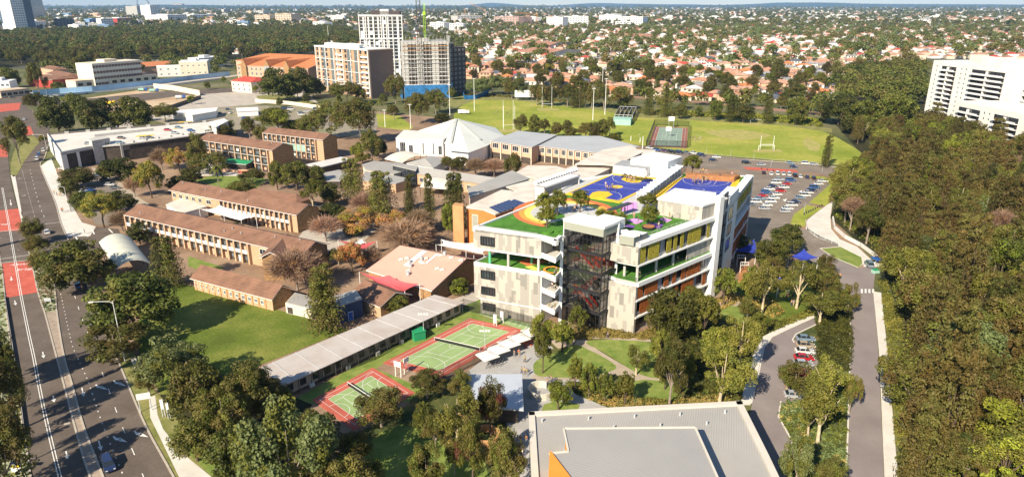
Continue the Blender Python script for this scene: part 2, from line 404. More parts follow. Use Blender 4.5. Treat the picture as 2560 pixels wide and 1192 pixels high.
# eastern verge, paved strip and footpath
sheet('footpath',[(101,416),(128,395),(150,452),(172,500),(205,556),(240,566),(225,590),(170,592),(151,554),(136,501)],.11,'light_pave')
sheet('verge_strip',[(244,800),(262,830),(296,904),(322,966),(366,1068),(434,1192),(520,1360),(760,1360),(560,1150),(470,1085),(410,1000),(375,960),(340,890),(300,820)],.11,'verge')
sheet('footpath',[(326,896),(342,893),(360,945),(352,960)],.13,'light_pave')
sheet('footpath',[(372,992),(388,988),(394,1036),(408,1072),(460,1135),(530,1192),(620,1260),(560,1260),(470,1192),(448,1192),(394,1080),(376,1044)],.13,'light_pave')
sheet('lawn',[(440,1100),(560,1145),(760,1200),(800,1300),(640,1300),(530,1192)],.12,'lawn')
# markings
mk = MB(); z = .15
def along(px): return smooth(px)
for off in (-.22,.22):
    ribbon(mk,along([(6,470),(22,560),(38,652),(52,735),(72,835),(84,890),(100,975),(118,1060),(150,1192),(180,1300)]),.16,z,0,0,off)
dashes(mk,along([(55,425),(75,500),(91,555)]),.18,z,1.2,1.6)
dashes(mk,along([(75,425),(92,490),(105,530),(116,552)]),.18,z,3,6)
dashes(mk,along([(152,735),(165,795),(180,860),(192,890),(215,940),(228,975),(252,1048),(288,1140),(310,1192)]),.2,z,1.1,1.7)
dashes(mk,along([(187,740),(203,790),(219,832),(252,922),(276,985),(303,1060),(340,1145),(370,1220)]),.16,z,3,6)
for px in ([(-10,650),(73,638)],[(-10,659),(76,651)],[(-14,582),(58,572)],[(116,632),(172,622)],[(110,643),(160,636)],[(97,563),(152,556)]):
    ribbon(mk,[G(*q) for q in px],.3,z)
dashes(mk,[G(0,596),G(56,600)],.2,z,.6,.6); dashes(mk,[G(26,622),G(60,628)],.2,z,.6,.6); dashes(mk,[G(100,600),G(166,598)],.2,z,.6,.6)
for a,b in (((180,577),(196,604)),((205,577),(220,592)),((228,570),(236,586)),((272,573),(282,583)),((296,430),(312,425))): ribbon(mk,[G(*a),G(*b)],.45,z)
def arrow(u,v,u2,v2,turn=False):
    a = Vector(G(u,v)); b = Vector(G(u2,v2)); d = (b-a); L = d.length; d.normalize(); n = Vector((-d.y,d.x))
    def T(x,y): p = a+d*x*L+n*y; return (p.x,p.y,z)
    if not turn:
        mk.face([T(0,-.12),T(.6,-.12),T(.6,.12),T(0,.12)][::1]); mk.face([T(.55,-.42),T(1,0),T(.55,.42)])
    else:
        mk.face([T(0,-.16),T(.4,-.2),T(.62,.55),T(.42,.75),T(.22,.16),T(0,.16)]); mk.face([T(.3,.72),T(.62,.2),T(1,1.25)])
for q in ((28,692,29,703),(37,752,40,764),(107,880,110,896),(133,990,136,1006),(165,1128,170,1148),(205,970,210,993),(247,1102,254,1128),(26,500,28,516)): arrow(*q)
for q in ((240,962,254,980),(285,952,301,971),(284,1091,302,1113),(337,1078,354,1100)): arrow(*q,True)
for q in ((43,448,53,446),(55,492,65,488)): arrow(*q)
tag(mk.build('road_marking',MAT['white_line']),kind='structure')
dk2 = MB(); ribbon(dk2,[G(160,1061),G(176,1058)],.7,.145)
tag(dk2.build('road_patch',MAT['kerb']),kind='structure')
def text(name,s,loc,size,rz,mat,rx=0.0,ext=.004,parent=None,kind=None,sx=1.0):
    cu = bpy.data.curves.new(name,'FONT'); cu.body = s; cu.size = size; cu.align_x = 'CENTER'; cu.align_y = 'CENTER'; cu.extrude = ext; cu.resolution_u = 2
    o = bpy.data.objects.new(name,cu); dg = bpy.context.evaluated_depsgraph_get()
    COL.objects.link(o); bpy.context.view_layer.update()
    me = bpy.data.meshes.new_from_object(o.evaluated_get(bpy.context.evaluated_depsgraph_get())); bpy.data.objects.remove(o)
    me.materials.clear(); me.materials.append(mat); o = link(name,me,parent)
    o.location = loc; o.rotation_euler = (rx,0,rz); o.scale = (sx,1,1)
    if kind: tag(o,kind=kind)
    return o
text('road_lettering','T-WAY',(*G(60,660.5),.15),2.4,R(190),MAT['white_line'],kind='structure')
text('road_lettering','BUS',(*G(62,674),.15),2.6,R(190),MAT['white_line'],kind='structure')
text('road_lettering','BUS',(*G(4,562),.15),2.6,R(190),MAT['white_line'],kind='structure')
# ---- big school lawn, courtyard lawns
sheet('lawn',[(418,700),(468,712),(700,775),(872,824),(650,912),(560,985),(400,985),(355,900),(330,830),(370,760)],.08,'lawn_dark')
sheet('lawn',[(485,452),(530,438),(640,434),(668,450),(640,470),(560,470)],.08,'lawn')
sheet('lawn',[(1160,768),(1180,740),(1204,745),(1206,790),(1330,835),(1320,850),(1174,793),(940,920),(1130,1000),(800,1010),(730,1000),(1100,800)],.07,'lawn')
sheet('courtyard_paving',[(520,396),(640,405),(600,440),(470,440)],.09,'light_pave')
sheet('courtyard_paving',[(760,575),(860,555),(940,575),(900,610),(820,640),(740,600)],.075,'concrete_pave')
sheet('courtyard_paving',[(1180,730),(1100,760),(1130,775),(1208,745)],.09,'concrete_pave')
sheet('driveway',[(228,418),(262,425),(300,455),(350,495),(376,512),(330,520),(290,470),(240,440)],.085,'gravel_path')
# ---- northern dirt works, roads, car yards
sheet('construction_ground',[(205,264),(215,246),(345,226),(385,224),(500,242),(480,256),(430,270),(370,290),(300,286)],.085,'sand')
sheet('road',[(80,236),(230,232),(420,214),(600,190),(600,186),(420,205),(200,226),(60,230)],.06,'concrete_pave')
sheet('road',[(500,236),(640,214),(760,224),(800,262),(700,252),(640,262),(545,268),(470,292),(370,300),(300,330),(280,320),(370,280)],.06,'concrete_pave')
sheet('car_yard',[(380,300),(560,262),(800,268),(960,285),(930,345),(640,330),(570,322),(480,330)],.055,'lot_ground')
sheet('verge',[(640,240),(720,234),(805,262),(800,270),(720,258),(650,252)],.08,'verge')
sheet('car_park',[(200,432),(250,432),(300,468),(330,520),(300,562),(240,562),(200,500),(180,450)],.08,'asphalt_car')
sheet('lawn',[(470,640),(560,668),(540,690),(470,665)],.08,'lawn')
# ---- eastern access roads
sheet('road',[(1600,366),(1760,389),(1900,402),(2060,414),(2130,424),(2138,440),(2100,448),(2040,432),(1940,428),(1700,420),(1650,400)],.1,'asphalt_car')
sheet('bus_lane',[(1858,417),(1990,425),(1996,431),(1866,424)],.125,'red_asphalt')
sheet('car_park',[(1860,425),(1985,438),(2080,458),(2080,470),(2000,535),(1960,570),(2018,575),(2106,618),(2050,623),(2055,650),(1840,600),(1845,430)],.09,'asphalt_car')
sheet('lawn',[(1990,436),(2060,442),(2096,455),(2092,476),(2066,515),(2022,507),(2076,460),(2064,450)],.12,'field')
sheet('lawn',[(2018,512),(2056,520),(2016,548),(2012,566),(1990,568),(1976,556),(1985,535)],.12,'field')
sheet('concrete_ramp',[(2068,512),(2082,503),(2076,540),(2078,572),(2100,598),(2142,616),(2185,655),(2160,668),(2154,643),(2102,617),(2040,592),(2014,572),(2018,550),(2040,532)],.13,'light_pave')
sheet('road',[(2046,622),(2086,645),(2146,671),(2160,668),(2192,652),(2186,700),(2183,726),(2196,880),(2210,1192),(2216,1400),(2110,1400),(2114,1192),(2119,1089),(2125,880),(2125,778),(2120,740),(2070,680),(2020,650)],.1,'asphalt_new')
sheet('lawn',[(2050,622),(2102,617),(2154,643),(2157,661),(2146,670),(2086,645)],.15,'lawn')
sheet('footpath',[(2184,728),(2203,731),(2219,880),(2245,1192),(2260,1400),(2219,1400),(2213,1192),(2199,880)],.22,'light_pave')
sheet('road',[(2036,794),(1972,824),(1930,843),(1912,870),(1895,950),(1880,1010),(1870,1060),(1930,1192),(1960,1300),(2000,1300),(1956,1158),(1981,1105),(1946,1042),(1956,990),(1966,950),(1986,890),(1981,850),(1990,836),(2040,812)],.1,'asphalt_new')
sheet('car_park',[(1980,845),(2040,870),(2046,900),(2030,960),(2000,1012),(1952,1004),(1960,950),(1984,890)],.11,'asphalt_new')
sheet('footpath',[(2034,784),(2036,794),(1972,822),(1928,842),(1908,870),(1890,950),(1876,1012),(1850,1012),(1868,940),(1884,880),(1905,842),(1960,812)],.2,'light_pave')
kb = MB()
for px in ([(2184,728),(2199,880),(2213,1192),(2219,1400)],[(2125,778),(2125,880),(2119,1089),(2114,1192),(2110,1400)],[(2036,794),(1972,823),(1930,843),(1910,870),(1893,950),(1878,1010)],[(2040,812),(1990,836),(1981,850),(1986,858)],[(1952,1004),(1946,1042),(1981,1105),(1956,1158)],[(2050,622),(2102,617),(2154,643),(2157,661),(2146,670),(2086,645),(2050,622)],[(1760,389),(1900,402),(2060,414),(2130,424)]):
    ribbon(kb,[G(*q) for q in px],.3,.1,.13)
tag(kb.build('kerb',plain('kerb_light',(.6,.56,.5),.9,.1,1)),kind='structure')
# ---- gardens
sheet('garden_bed',[(1150,1010),(1330,835),(1540,815),(1600,835),(1780,760),(1850,700),(2040,660),(2120,740),(2130,770),(2125,900),(2114,1300),(1990,1300),(1956,1158),(1981,1105),(1946,1042),(2000,1012),(2040,960),(2046,880),(1985,850),(1990,836),(2040,812),(2034,784),(1905,842),(1850,1012),(1800,1060),(1300,1100),(1200,1300),(900,1300),(850,1150),(1060,1000)],.09,'planting')
sheet('garden_bed',[(1000,1030),(1040,985),(1105,950),(1170,938),(1200,1016),(1262,1030),(1275,1100),(1150,1060),(1040,1060),(880,1130),(850,1100)],.1,'planting')
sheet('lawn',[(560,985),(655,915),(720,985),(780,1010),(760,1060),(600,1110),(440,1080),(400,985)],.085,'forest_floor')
def lawnp(px,mat='lawn',z=.12,n=3,name='lawn'):
    tag(MB().poly([(x,y,z) for x,y in smooth(px,True,n)]).build(name,MAT[mat]),kind='structure')
lawnp([(1464,857),(1500,850),(1560,851),(1625,857),(1655,885),(1664,935),(1641,946),(1600,936),(1560,914),(1508,880)],z=.13)
lawnp([(1340,903),(1333,918),(1348,941),(1440,944),(1500,936),(1541,921),(1520,900),(1470,874),(1438,862),(1395,880),(1360,892)],z=.13)
lawnp([(1585,953),(1660,953),(1700,970),(1690,1000),(1620,1010),(1580,985)],z=.13)
lawnp([(1700,925),(1760,935),(1800,925),(1790,990),(1720,985)],z=.13)
lawnp([(1800,770),(1840,766),(1870,790),(1850,810),(1810,800)],z=.13)
lawnp([(930,1100),(1010,1060),(1080,1075),(1130,1120),(1200,1140),(1220,1192),(1200,1260),(960,1260),(900,1192)],z=.13)
lawnp([(1840,700),(1900,690),(2060,720),(2080,760),(1990,800),(1930,800),(1850,740)],'lawn_dark',.12)
sheet('plaza',[(1240,872),(1300,850),(1360,850),(1384,870),(1345,898),(1334,915),(1345,935),(1345,1000),(1345,1192),(1345,1300),(1290,1300),(1300,1192),(1260,1030),(1160,935)],.11,'plaza')
sheet('plaza',[(1345,944),(1440,945),(1490,940),(1500,950),(1560,990),(1560,1030),(1330,1030),(1330,945)],.115,'plaza')
sheet('garden_bed',[(1395,1000),(1360,1010),(1350,1035),(1440,1035),(1450,1010)],.14,'lawn')
sheet('garden_bed',[(1412,955),(1500,950),(1590,1000),(1700,1000),(1840,985),(1850,1010),(1570,1040),(1500,1010),(1440,985)],.14,'planting')
p = MB(); ribbon(p,smooth([(1384,862),(1440,853),(1475,880),(1560,930),(1640,950),(1700,955)]),4.6,.125); ribbon(p,smooth([(1384,858),(1430,846),(1500,843),(1560,848),(1626,851)]),1.8,.127)
ribbon(p,smooth([(1790,785),(1815,770),(1850,752),(1870,755),(1900,790)]),3.0,.126); ribbon(p,smooth([(1330,944),(1480,942),(1545,925)]),2.4,.128)
tag(p.build('footpath',MAT['gravel_path']),kind='structure')

for px in (((1345,271),(1390,271),(1395,277),(1350,278)),((1888,374),(1945,374),(1952,381),(1890,382)),((1868,308),(1915,309),(1918,313),(1870,313)),((1250,324),(1295,323),(1300,330),(1255,331)),((1760,330),(1850,325),(1930,340),(1840,350)),((2015,345),(2050,362),(2040,380),(2010,365))):
    lawnp(px,'worn',.085,name='worn_turf')
# ================================================================== materials for buildings
plain('white_render',(.74,.73,.71),.7,.04,.3); plain('off_white',(.68,.66,.62),.75,.06,.3)
plain('dark_frame',(.025,.025,.028),.45,.2,1); plain('grey_render',(.32,.33,.34),.75,.08,.4); plain('concrete',(.46,.44,.41),.85,.12,.5)
plain('slab_grey',(.5,.48,.44),.85,.1,.5); plain('deck_green',(.07,.20,.022),.95,.25,.35); plain('deck_grey',(.48,.48,.47),.9,.05,.5)
plain('court_blue',(.04,.06,.33),.75,.14,.35); plain('court_yellow',(.72,.48,.03),.8,.14,.4); plain('track_red',(.60,.16,.06),.85,.06,.4)
plain('track_orange',(.80,.32,.06),.85,.06,.4); plain('track_yellow',(.82,.70,.14),.85,.06,.4); plain('pink',(.66,.32,.66),.85,.05,.4); plain('purple',(.17,.07,.33),.85,.05,.4)
plain('timber',(.38,.17,.07),.8,.25,1.2); plain('red_wall',(.62,.035,.015),.7,.1,.5); plain('orange_wall',(.58,.2,.055),.75,.08,.4)
plain('steel',(.45,.46,.47),.4,.1,1,.5); plain('dark_steel',(.05,.05,.055),.5,.2,1)
panel_mat('cladding',[(.43,.395,.34),(.33,.305,.27),(.24,.225,.20)])
stripe_mat('louvre',(.34,.35,.29),.5,.8,'Y',.5,.05); stripe_mat('louvre_dark',(.12,.14,.15),.3,.75,'Y',.5,.05); stripe_mat('louvre_up',(.25,.26,.27),.5,.8,'X',.5,.05)
glass_mat('glass',(.02,.024,.03)); glass_mat('glass_blue',(.05,.09,.14),.1,.9,1.0); glass_mat('glass_grey',(.10,.12,.13),.15,.7)
def screen_mat(name,c1,c2):
    m,t,b = nodes(name,.8,.2)
    f = noise(t,geo(t),1.7,3,.6); n2 = math_(t,'FRACT',math_(t,'MULTIPLY',f,9))
    t.links.new(ramp(t,n2,[(.0,c2),(.42,c2),(.5,c1)]),b.inputs['Base Color']); MAT[name] = m
screen_mat('screen_yellow',(.56,.46,.05),(.1,.09,.02)); screen_mat('screen_orange',(.5,.14,.025),(.1,.035,.015))
m,t,b = nodes('clear_glass',.05,.5)
tr = t.nodes.new('ShaderNodeBsdfTransparent'); tr.inputs[0].default_value = (.76,.74,.72,1); gl = t.nodes.new('ShaderNodeBsdfGlossy'); gl.inputs['Roughness'].default_value = .03
mx = t.nodes.new('ShaderNodeMixShader'); mx.inputs[0].default_value = .12; t.links.new(tr.outputs[0],mx.inputs[1]); t.links.new(gl.outputs[0],mx.inputs[2])
t.links.new(mx.outputs[0],t.nodes['Material Output'].inputs[0]); MAT['clear_glass'] = m
def M_(*k): return [MAT[q] for q in k]
def ZAT(xy,v):
    y = (v-CY)/FPX; return CAMH-xy[1]*(math.sin(PITCH)+y*math.cos(PITCH))/(math.cos(PITCH)-y*math.sin(PITCH))
V2 = lambda p: Vector((p[0],p[1]))
def lerp(a,b,t): return (a[0]+(b[0]-a[0])*t,a[1]+(b[1]-a[1])*t)
def unit(a,b): d = V2(b)-V2(a); return d.normalized()
def off2(p,d,s): return (p[0]+d[0]*s,p[1]+d[1]*s)
def quadrect(a,b,depth):       # rectangle left of a->b
    d = unit(a,b); n = (-d.y,d.x); return [a,b,off2(b,n,depth),off2(a,n,depth)]
def rail(parent,pts,z,h=1.1,mat='dark_steel',name='balustrade',post=2.0,closed=False):
    m = MB()
    for a,b in zip(pts[:-1],pts[1:]):
        L = (V2(b)-V2(a)).length; n = max(1,int(L/post))
        for k in range(n+1):
            q = lerp(a,b,k/n); m.bar((*q,z),(*q,z+h),.06)
        m.bar((*a,z+h),(*b,z+h),.07); m.bar((*a,z+h*.5),(*b,z+h*.5),.035)
    return m.build(name,MAT[mat],parent)
def window_row(parent,A,B,z0,z1,fr,depth=.05,glass='glass',frame='dark_frame',mull=3,name='window',prot=.0,fw=.1):
    """windows at fractions of the wall line A->B; wall face looks to the right of A->B; each window is frame + pane sub-part"""
    d = unit(A,B); n = (d.y,-d.x); out_ = []
    for a,b in fr:
        p,q = off2(lerp(A,B,a),n,prot),off2(lerp(A,B,b),n,prot)
        f = MB(); t = .08+depth; fr_ = lambda m_,x0,x1,zz0,zz1,th: m_.wall(lerp(p,q,x0),lerp(p,q,x1),zz0,zz1,th,0,-th)
        Lw = (V2(q)-V2(p)).length; e = fw/Lw
        fr_(f,0,1,z0,z0+fw,t); fr_(f,0,1,z1-fw,z1,t); fr_(f,0,e,z0+fw,z1-fw,t); fr_(f,1-e,1,z0+fw,z1-fw,t)
        for k in range(1,mull): fr_(f,k/mull-e*.35,k/mull+e*.35,z0+fw,z1-fw,t*.8)
        fo = f.build(name,MAT[frame],parent); g = MB(); fr_(g,e,1-e,z0+fw,z1-fw,t*.4); g.build('pane',MAT[glass],fo); out_.append(fo)
    return out_
# ================================================================== the new school building
A = G(1187,779); B = G(1350,809); ZD = 24.0; ZP = 24.6
SB = thing('school_building','new grey-clad school with glass stair tower and blue sports courts on its roof','school',(A[0]+25,A[1]+15,0))
SBo = V2(SB.location)
class SM(MB):      # built in world space, stored relative to the building's own origin
    def build(s,name,mats,parent=None):
        par = parent or SB
        if par is SB or par.parent is not None or True:
            s.v = [(x-SBo.x,y-SBo.y,z) for x,y,z in s.v]
        o = MB.build(s,name,mats,par); return o
_MB = MB
class RelMB(_MB):
    ORG = (0,0)
    def build(s,name,mats,parent=None):
        if parent is not None:
            s.v = [(x-RelMB.ORG[0],y-RelMB.ORG[1],z) for x,y,z in s.v]
        return _MB.build(s,name,mats,parent)
MB = RelMB
def origin(o): RelMB.ORG = (o.location.x,o.location.y); return o
origin(SB)
C = G(1390,603,ZP); D = G(1405,589,ZP)
T1 = G(1405,802); T2 = G(1497,830); T3 = G(1532,809); T4 = (T1[0]+T3[0]-T2[0],T1[1]+T3[1]-T2[1])
R1 = G(1538,823); R2 = G(1584,835); K = G(1768,745)
F = G(1884,439,ZP); RT = G(1846,488,ZP); E1 = G(1531,434,ZP); E2 = G(1450,446,ZP); E0 = G(1330,509,ZP); E3 = G(1712,431,ZP)
dL = unit(A,E0); fd = unit(A,B)
ctr = lerp(A,F,.5)
# left wing: lower volume (ground to level 3 deck)
A2 = off2(A,dL,22); B2 = off2(B,dL,20)
A1 = off2(A,fd,1.8)
SMb = MB()
MB().prism([A1,B,B2,off2(A2,fd,1.8)],0,4.2,0).build('ground_floor_wall',MAT['cladding'],SB)
MB().prism([A,B,B2,A2],4.45,13.7,0).build('cladding_wall',MAT['cladding'],SB)
MB().prism([off2(A,fd,1.5),B,B2,A2],4.2,4.45,0).build('band',MAT['white_render'],SB)
MB().prism([A,B,off2(B,dL,50),A2],18.9,23.9,0).build('cladding_wall',MAT['cladding'],SB)
MB().prism([off2(A,(-fd.y,fd.x),-.12),off2(B,(-fd.y,fd.x),-.12),off2(B,dL,50),off2(A2,(-1,0),.1)],18.5,18.9,0).build('band',MAT['white_render'],SB)
Cl = off2(C,(0,0),1)
def balcony(z,name='balcony',par=.9,floor='slab_grey'):
    m = MB(); pts = [B,C,D,off2(B2,fd,4)]
    m.prism(pts,z-.45,z,0,1); nB = off2(B,(-.0,0),0)
    m.wall(B,C,z,z+par,.3,0,0); m.wall(C,D,z,z+par,.3,0,0)
    return m.build(name,M_('white_render',floor),SB)
for z in (4.9,9.7): balcony(z)
balcony(19.2)
MB().wall(B,C,13.6,15.1,.35).wall(C,D,13.6,15.1,.35).build('parapet',MAT['white_render'],SB)
bk = off2(B,dL,5.5); bk2 = off2(bk,fd,9)
for z0,z1 in ((0,4.4),(4.9,9.2),(9.7,13.6),(19.2,23.9)):
    MB().wall(bk,bk2,z0,z1,.3,0,0).build('recessed_glazing',MAT['glass'],SB)
    m = MB()
    for k in range(7):
        q = lerp(bk,bk2,k/6); m.box((*off2(q,(fd.y,-fd.x),.06),z0),(.1,.12,z1-z0),math.atan2(fd.y,fd.x))
    m.build('mullions',MAT['dark_frame'],SB)
MB().wall(B,bk,.0,13.6,.25,0,-.27).build('end_wall',MAT['white_render'],SB)
MB().bar((*off2(D,(0,0),0),0),(*D,24),.7).build('corner_post',MAT['white_render'],SB)
# level 3 open deck, whole footprint
deck3 = [A,B,C,D,T1,T4,R1,R2,K,off2(K,unit(K,RT),8),off2(K,unit(R2,K),-6),off2(off2(R1,dL,26),(0,0),0),off2(B2,fd,10),A2]
MB().prism([A,B,C,D,off2(D,dL,18),A2],13.7,14.3,0,1).build('deck_slab',M_('white_render','deck_green'),SB)
MB().wall(A,B,14.3,14.75,.3).wall(A2,A,14.3,14.75,.3).build('parapet',MAT['white_render'],SB)
MB().prism([off2(off2(A,fd,9),dL,6),off2(off2(A,fd,13),dL,4),off2(off2(A,fd,16),dL,9),off2(off2(A,fd,10),dL,10)],14.3,14.33,0).build('play_surface',MAT['track_red'],SB)
MB().prism([off2(off2(A,fd,13),dL,3),off2(off2(A,fd,17),dL,1.3),off2(off2(A,fd,18),dL,2.5),off2(off2(A,fd,14),dL,4.5)],14.3,14.36,0).build('play_surface',MAT['track_yellow'],SB)
for k,(a,b,c) in enumerate(((4.1,1.0,'screen_g'),(9.6,.8,'concrete'),(18.1,.8,'concrete'),(13,6,'screen_g'),(5,8,'screen_g'),(17,8,'concrete'))):
    q = off2(off2(A,fd,a),dL,b)
    mt = plain('teal_paint',(.12,.45,.26),.6,.05) if c == 'screen_g' else MAT['concrete']
    MB().bar((*q,14.3),(*q,18.5),.75,0,12).build('column',mt,SB)
MB().prism([off2(A2,fd,-1),B2,off2(B2,dL,1),off2(A2,dL,1)],14.3,18.5).build('back_wall',MAT['grey_render'],SB)
# framed window boxes of the left wing
for z0,z1 in ((5.9,8.1),(10.5,12.8),(20.0,22.4)):
    for w in window_row(SB,A,B,z0,z1,[(.115,.325)],.35,mull=5,fw=.16): pass
window_row(SB,A,B,1.1,3.4,[(.13,.33)],.1,mull=5)
# ---- stair tower
def hpoly(pts,z,th,name,mat,par=SB): return MB().prism(pts,z,z+th).build(name,MAT[mat],par)
tu = unit(T1,T2); tw = (V2(T2)-V2(T1)).length; tn = unit(T2,T3); td = (V2(T3)-V2(T2)).length
Tp = lambda s,r: off2(off2(T1,tu,s*tw),tn,r*td)
lev = [.3,5.2,10.7,15.9,21.1]
for z in lev: hpoly([Tp(.02,.03),Tp(.24,.03),Tp(.24,.97),Tp(.02,.97)],z-.3,.3,'landing','slab_grey'); hpoly([Tp(.24,.62),Tp(.98,.62),Tp(.98,.97),Tp(.24,.97)],z-.3,.3,'landing','slab_grey'); hpoly([Tp(.78,.03),Tp(.98,.03),Tp(.98,.62),Tp(.78,.62)],z-.3,.3,'landing','slab_grey')
MB().wall(Tp(.3,.97),Tp(1,.97),0,26,.3).build('inner_wall',MAT['red_wall'],SB); MB().wall(Tp(0,.97),Tp(.3,.97),0,26,.3).build('inner_wall',MAT['concrete'],SB)
for k,z in enumerate(lev):
    z1 = (lev+[25.9])[k+1]
    if k < 4:
        m = MB(); n = 20; rot = math.atan2(tu.y,tu.x)
        for i in range(n):
            t = i/n; m.box((*Tp(.78-.52*t,.27),z+(z1-z)*(i+.6)/n),(tw*.52/n*1.15,2.0,.14),rot)
        for r in (.12,.42): m.bar((*Tp(.78,r),z),(*Tp(.26,r),z1-.1),.22)
        m.build('stair_flight',MAT['concrete'],SB)
        r = MB()
        for rr in (.1,.44): r.face([(*Tp(.78,rr),z+.3),(*Tp(.26,rr),z1+.2),(*Tp(.26,rr),z1+1.1),(*Tp(.78,rr),z+1.2)])
        r.build('stair_balustrade',MAT['red_wall'] if k % 2 else MAT['dark_steel'],SB)
    m = MB().wall(Tp(.07,.96),Tp(.2,.96),z,z+2.5,.06,0,-.06).build('door',MAT['off_white'],SB)
fr = MB()
for i in range(11):
    q = Tp(i/10,0); fr.bar((*q,.2),(*q,25.9),.13)
for i in range(5):
    q = Tp(1,i/4); fr.bar((*q,.2),(*q,25.9),.13 if i else .3)
for z in lev[1:]:
    fr.bar((*Tp(0,0),z-.2),(*Tp(1,0),z-.2),(.6,.6)); fr.bar((*Tp(1,0),z-.2),(*Tp(1,1),z-.2),(.6,.6))
for z in [a+d_ for a in lev for d_ in (1.2,3.3)]:
    fr.bar((*Tp(0,0),z),(*Tp(1,0),z),.07); fr.bar((*Tp(1,0),z),(*Tp(1,1),z),.07)
fr.build('curtain_wall_frame',MAT['dark_frame'],SB)
MB().wall(Tp(0,0),Tp(1,0),.2,25.9,.03,0,.02).build('glass_wall',MAT['clear_glass'],SB); MB().wall(Tp(1,0),Tp(1,1),.2,25.9,.03,0,.02).build('glass_wall',MAT['clear_glass'],SB)
top = [Tp(-.03,-.03),Tp(1.03,-.03),Tp(1.03,1.05),Tp(-.03,1.05)]
ztop = ZAT(Tp(1,0),567)
MB().prism([Tp(-.01,-.015),Tp(1.01,-.015),Tp(1.01,1),Tp(0,1)],25.9,ztop-.6,0).build('louvre_band',MAT['louvre'],SB)
MB().prism(top,ztop-.6,ztop,0).prism([Tp(.45,1.05),Tp(1.0,1.05),Tp(1,1.5),Tp(.45,1.5)],ztop-2.5,ztop,0).build('tower_roof',MAT['white_render'],SB)
MB().wall(Tp(0,0),Tp(0,1),0,ztop-.6,.35,0,0).build('fin_wall',MAT['white_render'],SB); MB().bar((*Tp(1,1),0),(*Tp(1,1),ztop-.6),.6).build('corner_post',MAT['white_render'],SB)
# ---- right block
rd = unit(R2,K); rn = (-rd.y,rd.x); LK = (V2(K)-V2(R2)).length
rin = lambda p,s: off2(p,rn,s)
in1 = .9
body = [off2(R1,(0,0),0),R2,rin(R2,0),rin(K,0),rin(K,18),rin(R2,22)]
for z0,z1,nm in ((0,4.3,'ground_floor'),(4.75,9.0,'upper_floor'),(9.4,13.2,'upper_floor'),(18.9,23.6,'top_floor')):
    MB().prism([R1,off2(R2,unit(R2,R1),.9),rin(off2(R2,rd,.3),in1),rin(K,in1),rin(K,16),off2(R1,rn,14)],z0,z1).build('recessed_wall',MAT['grey_render'],SB)
    w = MB().wall(R2,off2(R2,rd,.45),z0,z1,in1,0,0); w.build('cladding_wall',MAT['cladding'],SB)
for z0,z1,o_ in ((4.3,4.75,.25),(9.0,9.4,.25),(13.2,14.3,.5),(18.5,18.9,.25),(23.6,24.6,.3)):
    MB().prism([off2(R1,rn,0),off2(R2,(0,0),0),rin(R2,-o_),rin(K,-o_),rin(K,1.8),rin(R2,1.8),off2(R1,rn,1.2)],z0,z1).build('band',MAT['white_render'],SB)
for z0,z1 in ((0,13.2),(18.9,23.6)): MB().wall(off2(R1,unit(R1,R2),-3),R2,z0,z1,.4,0,-.3).build('cladding_wall',MAT['cladding'],SB)
MB().prism([R1,R2,K,rin(K,22),off2(R1,rn,22)],13.5,14.34,0,1).build('deck_slab',M_('white_render','deck_green'),SB)
for t_ in (.02,.28,.5,.72):
    q = rin(lerp(R2,K,t_),1.3 if t_ > .1 else .6); MB().bar((*q,14.3),(*q,18.6),.7,0,12).build('column',MAT['concrete'],SB)
q = off2(R1,rd,2.5); MB().bar((*q,14.3),(*q,18.6),.7,0,12).build('column',MAT['concrete'],SB)
MB().wall(rin(lerp(R2,K,.0),12),rin(K,12),14.3,18.5,.3).build('back_wall',MAT['grey_render'],SB)
MB().wall(lerp(R2,K,.66),K,14.34,18.5,.25,0,.6).build('cladding_wall',MAT['cladding'],SB)
rail(SB,[off2(R1,rn,.3),rin(R2,.4),rin(lerp(R2,K,.66),.4)],14.34)
for z0,z1,mt,fr_ in ((19.2,23.2,'screen_yellow',[(.02,.09),(.12,.185),(.19,.255),(.35,.41),(.44,.485),(.53,.575),(.63,.68),(.69,.745),(.75,.81),(.9,.94)]),
                        (9.7,13.0,'screen_orange',[(.02,.085),(.11,.16),(.165,.215),(.22,.27),(.35,.41),(.46,.51),(.58,.64),(.66,.71),(.72,.78),(.785,.85)]),
                        (5.0,8.7,'screen_orange',[(.06,.11),(.115,.17),(.175,.23),(.5,.55),(.6,.65),(.66,.71),(.72,.77),(.9,.95)]),
                        ):
    for a,b in fr_:
        MB().wall(lerp(R2,K,a),lerp(R2,K,b),z0,z1,.1,0,.1).build('perforated_screen',MAT[mt],SB)
    for k in range(6):
        a = .03+k*.163; window_row(SB,rin(R2,in1),rin(K,in1),z0+.2,z1-.2,[(a,a+.1)],.04,mull=3)
for k in range(5):
    a = .05+k*.18; window_row(SB,rin(R2,in1),rin(K,in1),.6,3.8,[(a,a+.12)],.04,mull=3)
for z in (9.4,18.9,4.75): rail(SB,[rin(off2(R2,rd,.6),.15),rin(K,.15)],z,.9,'steel')
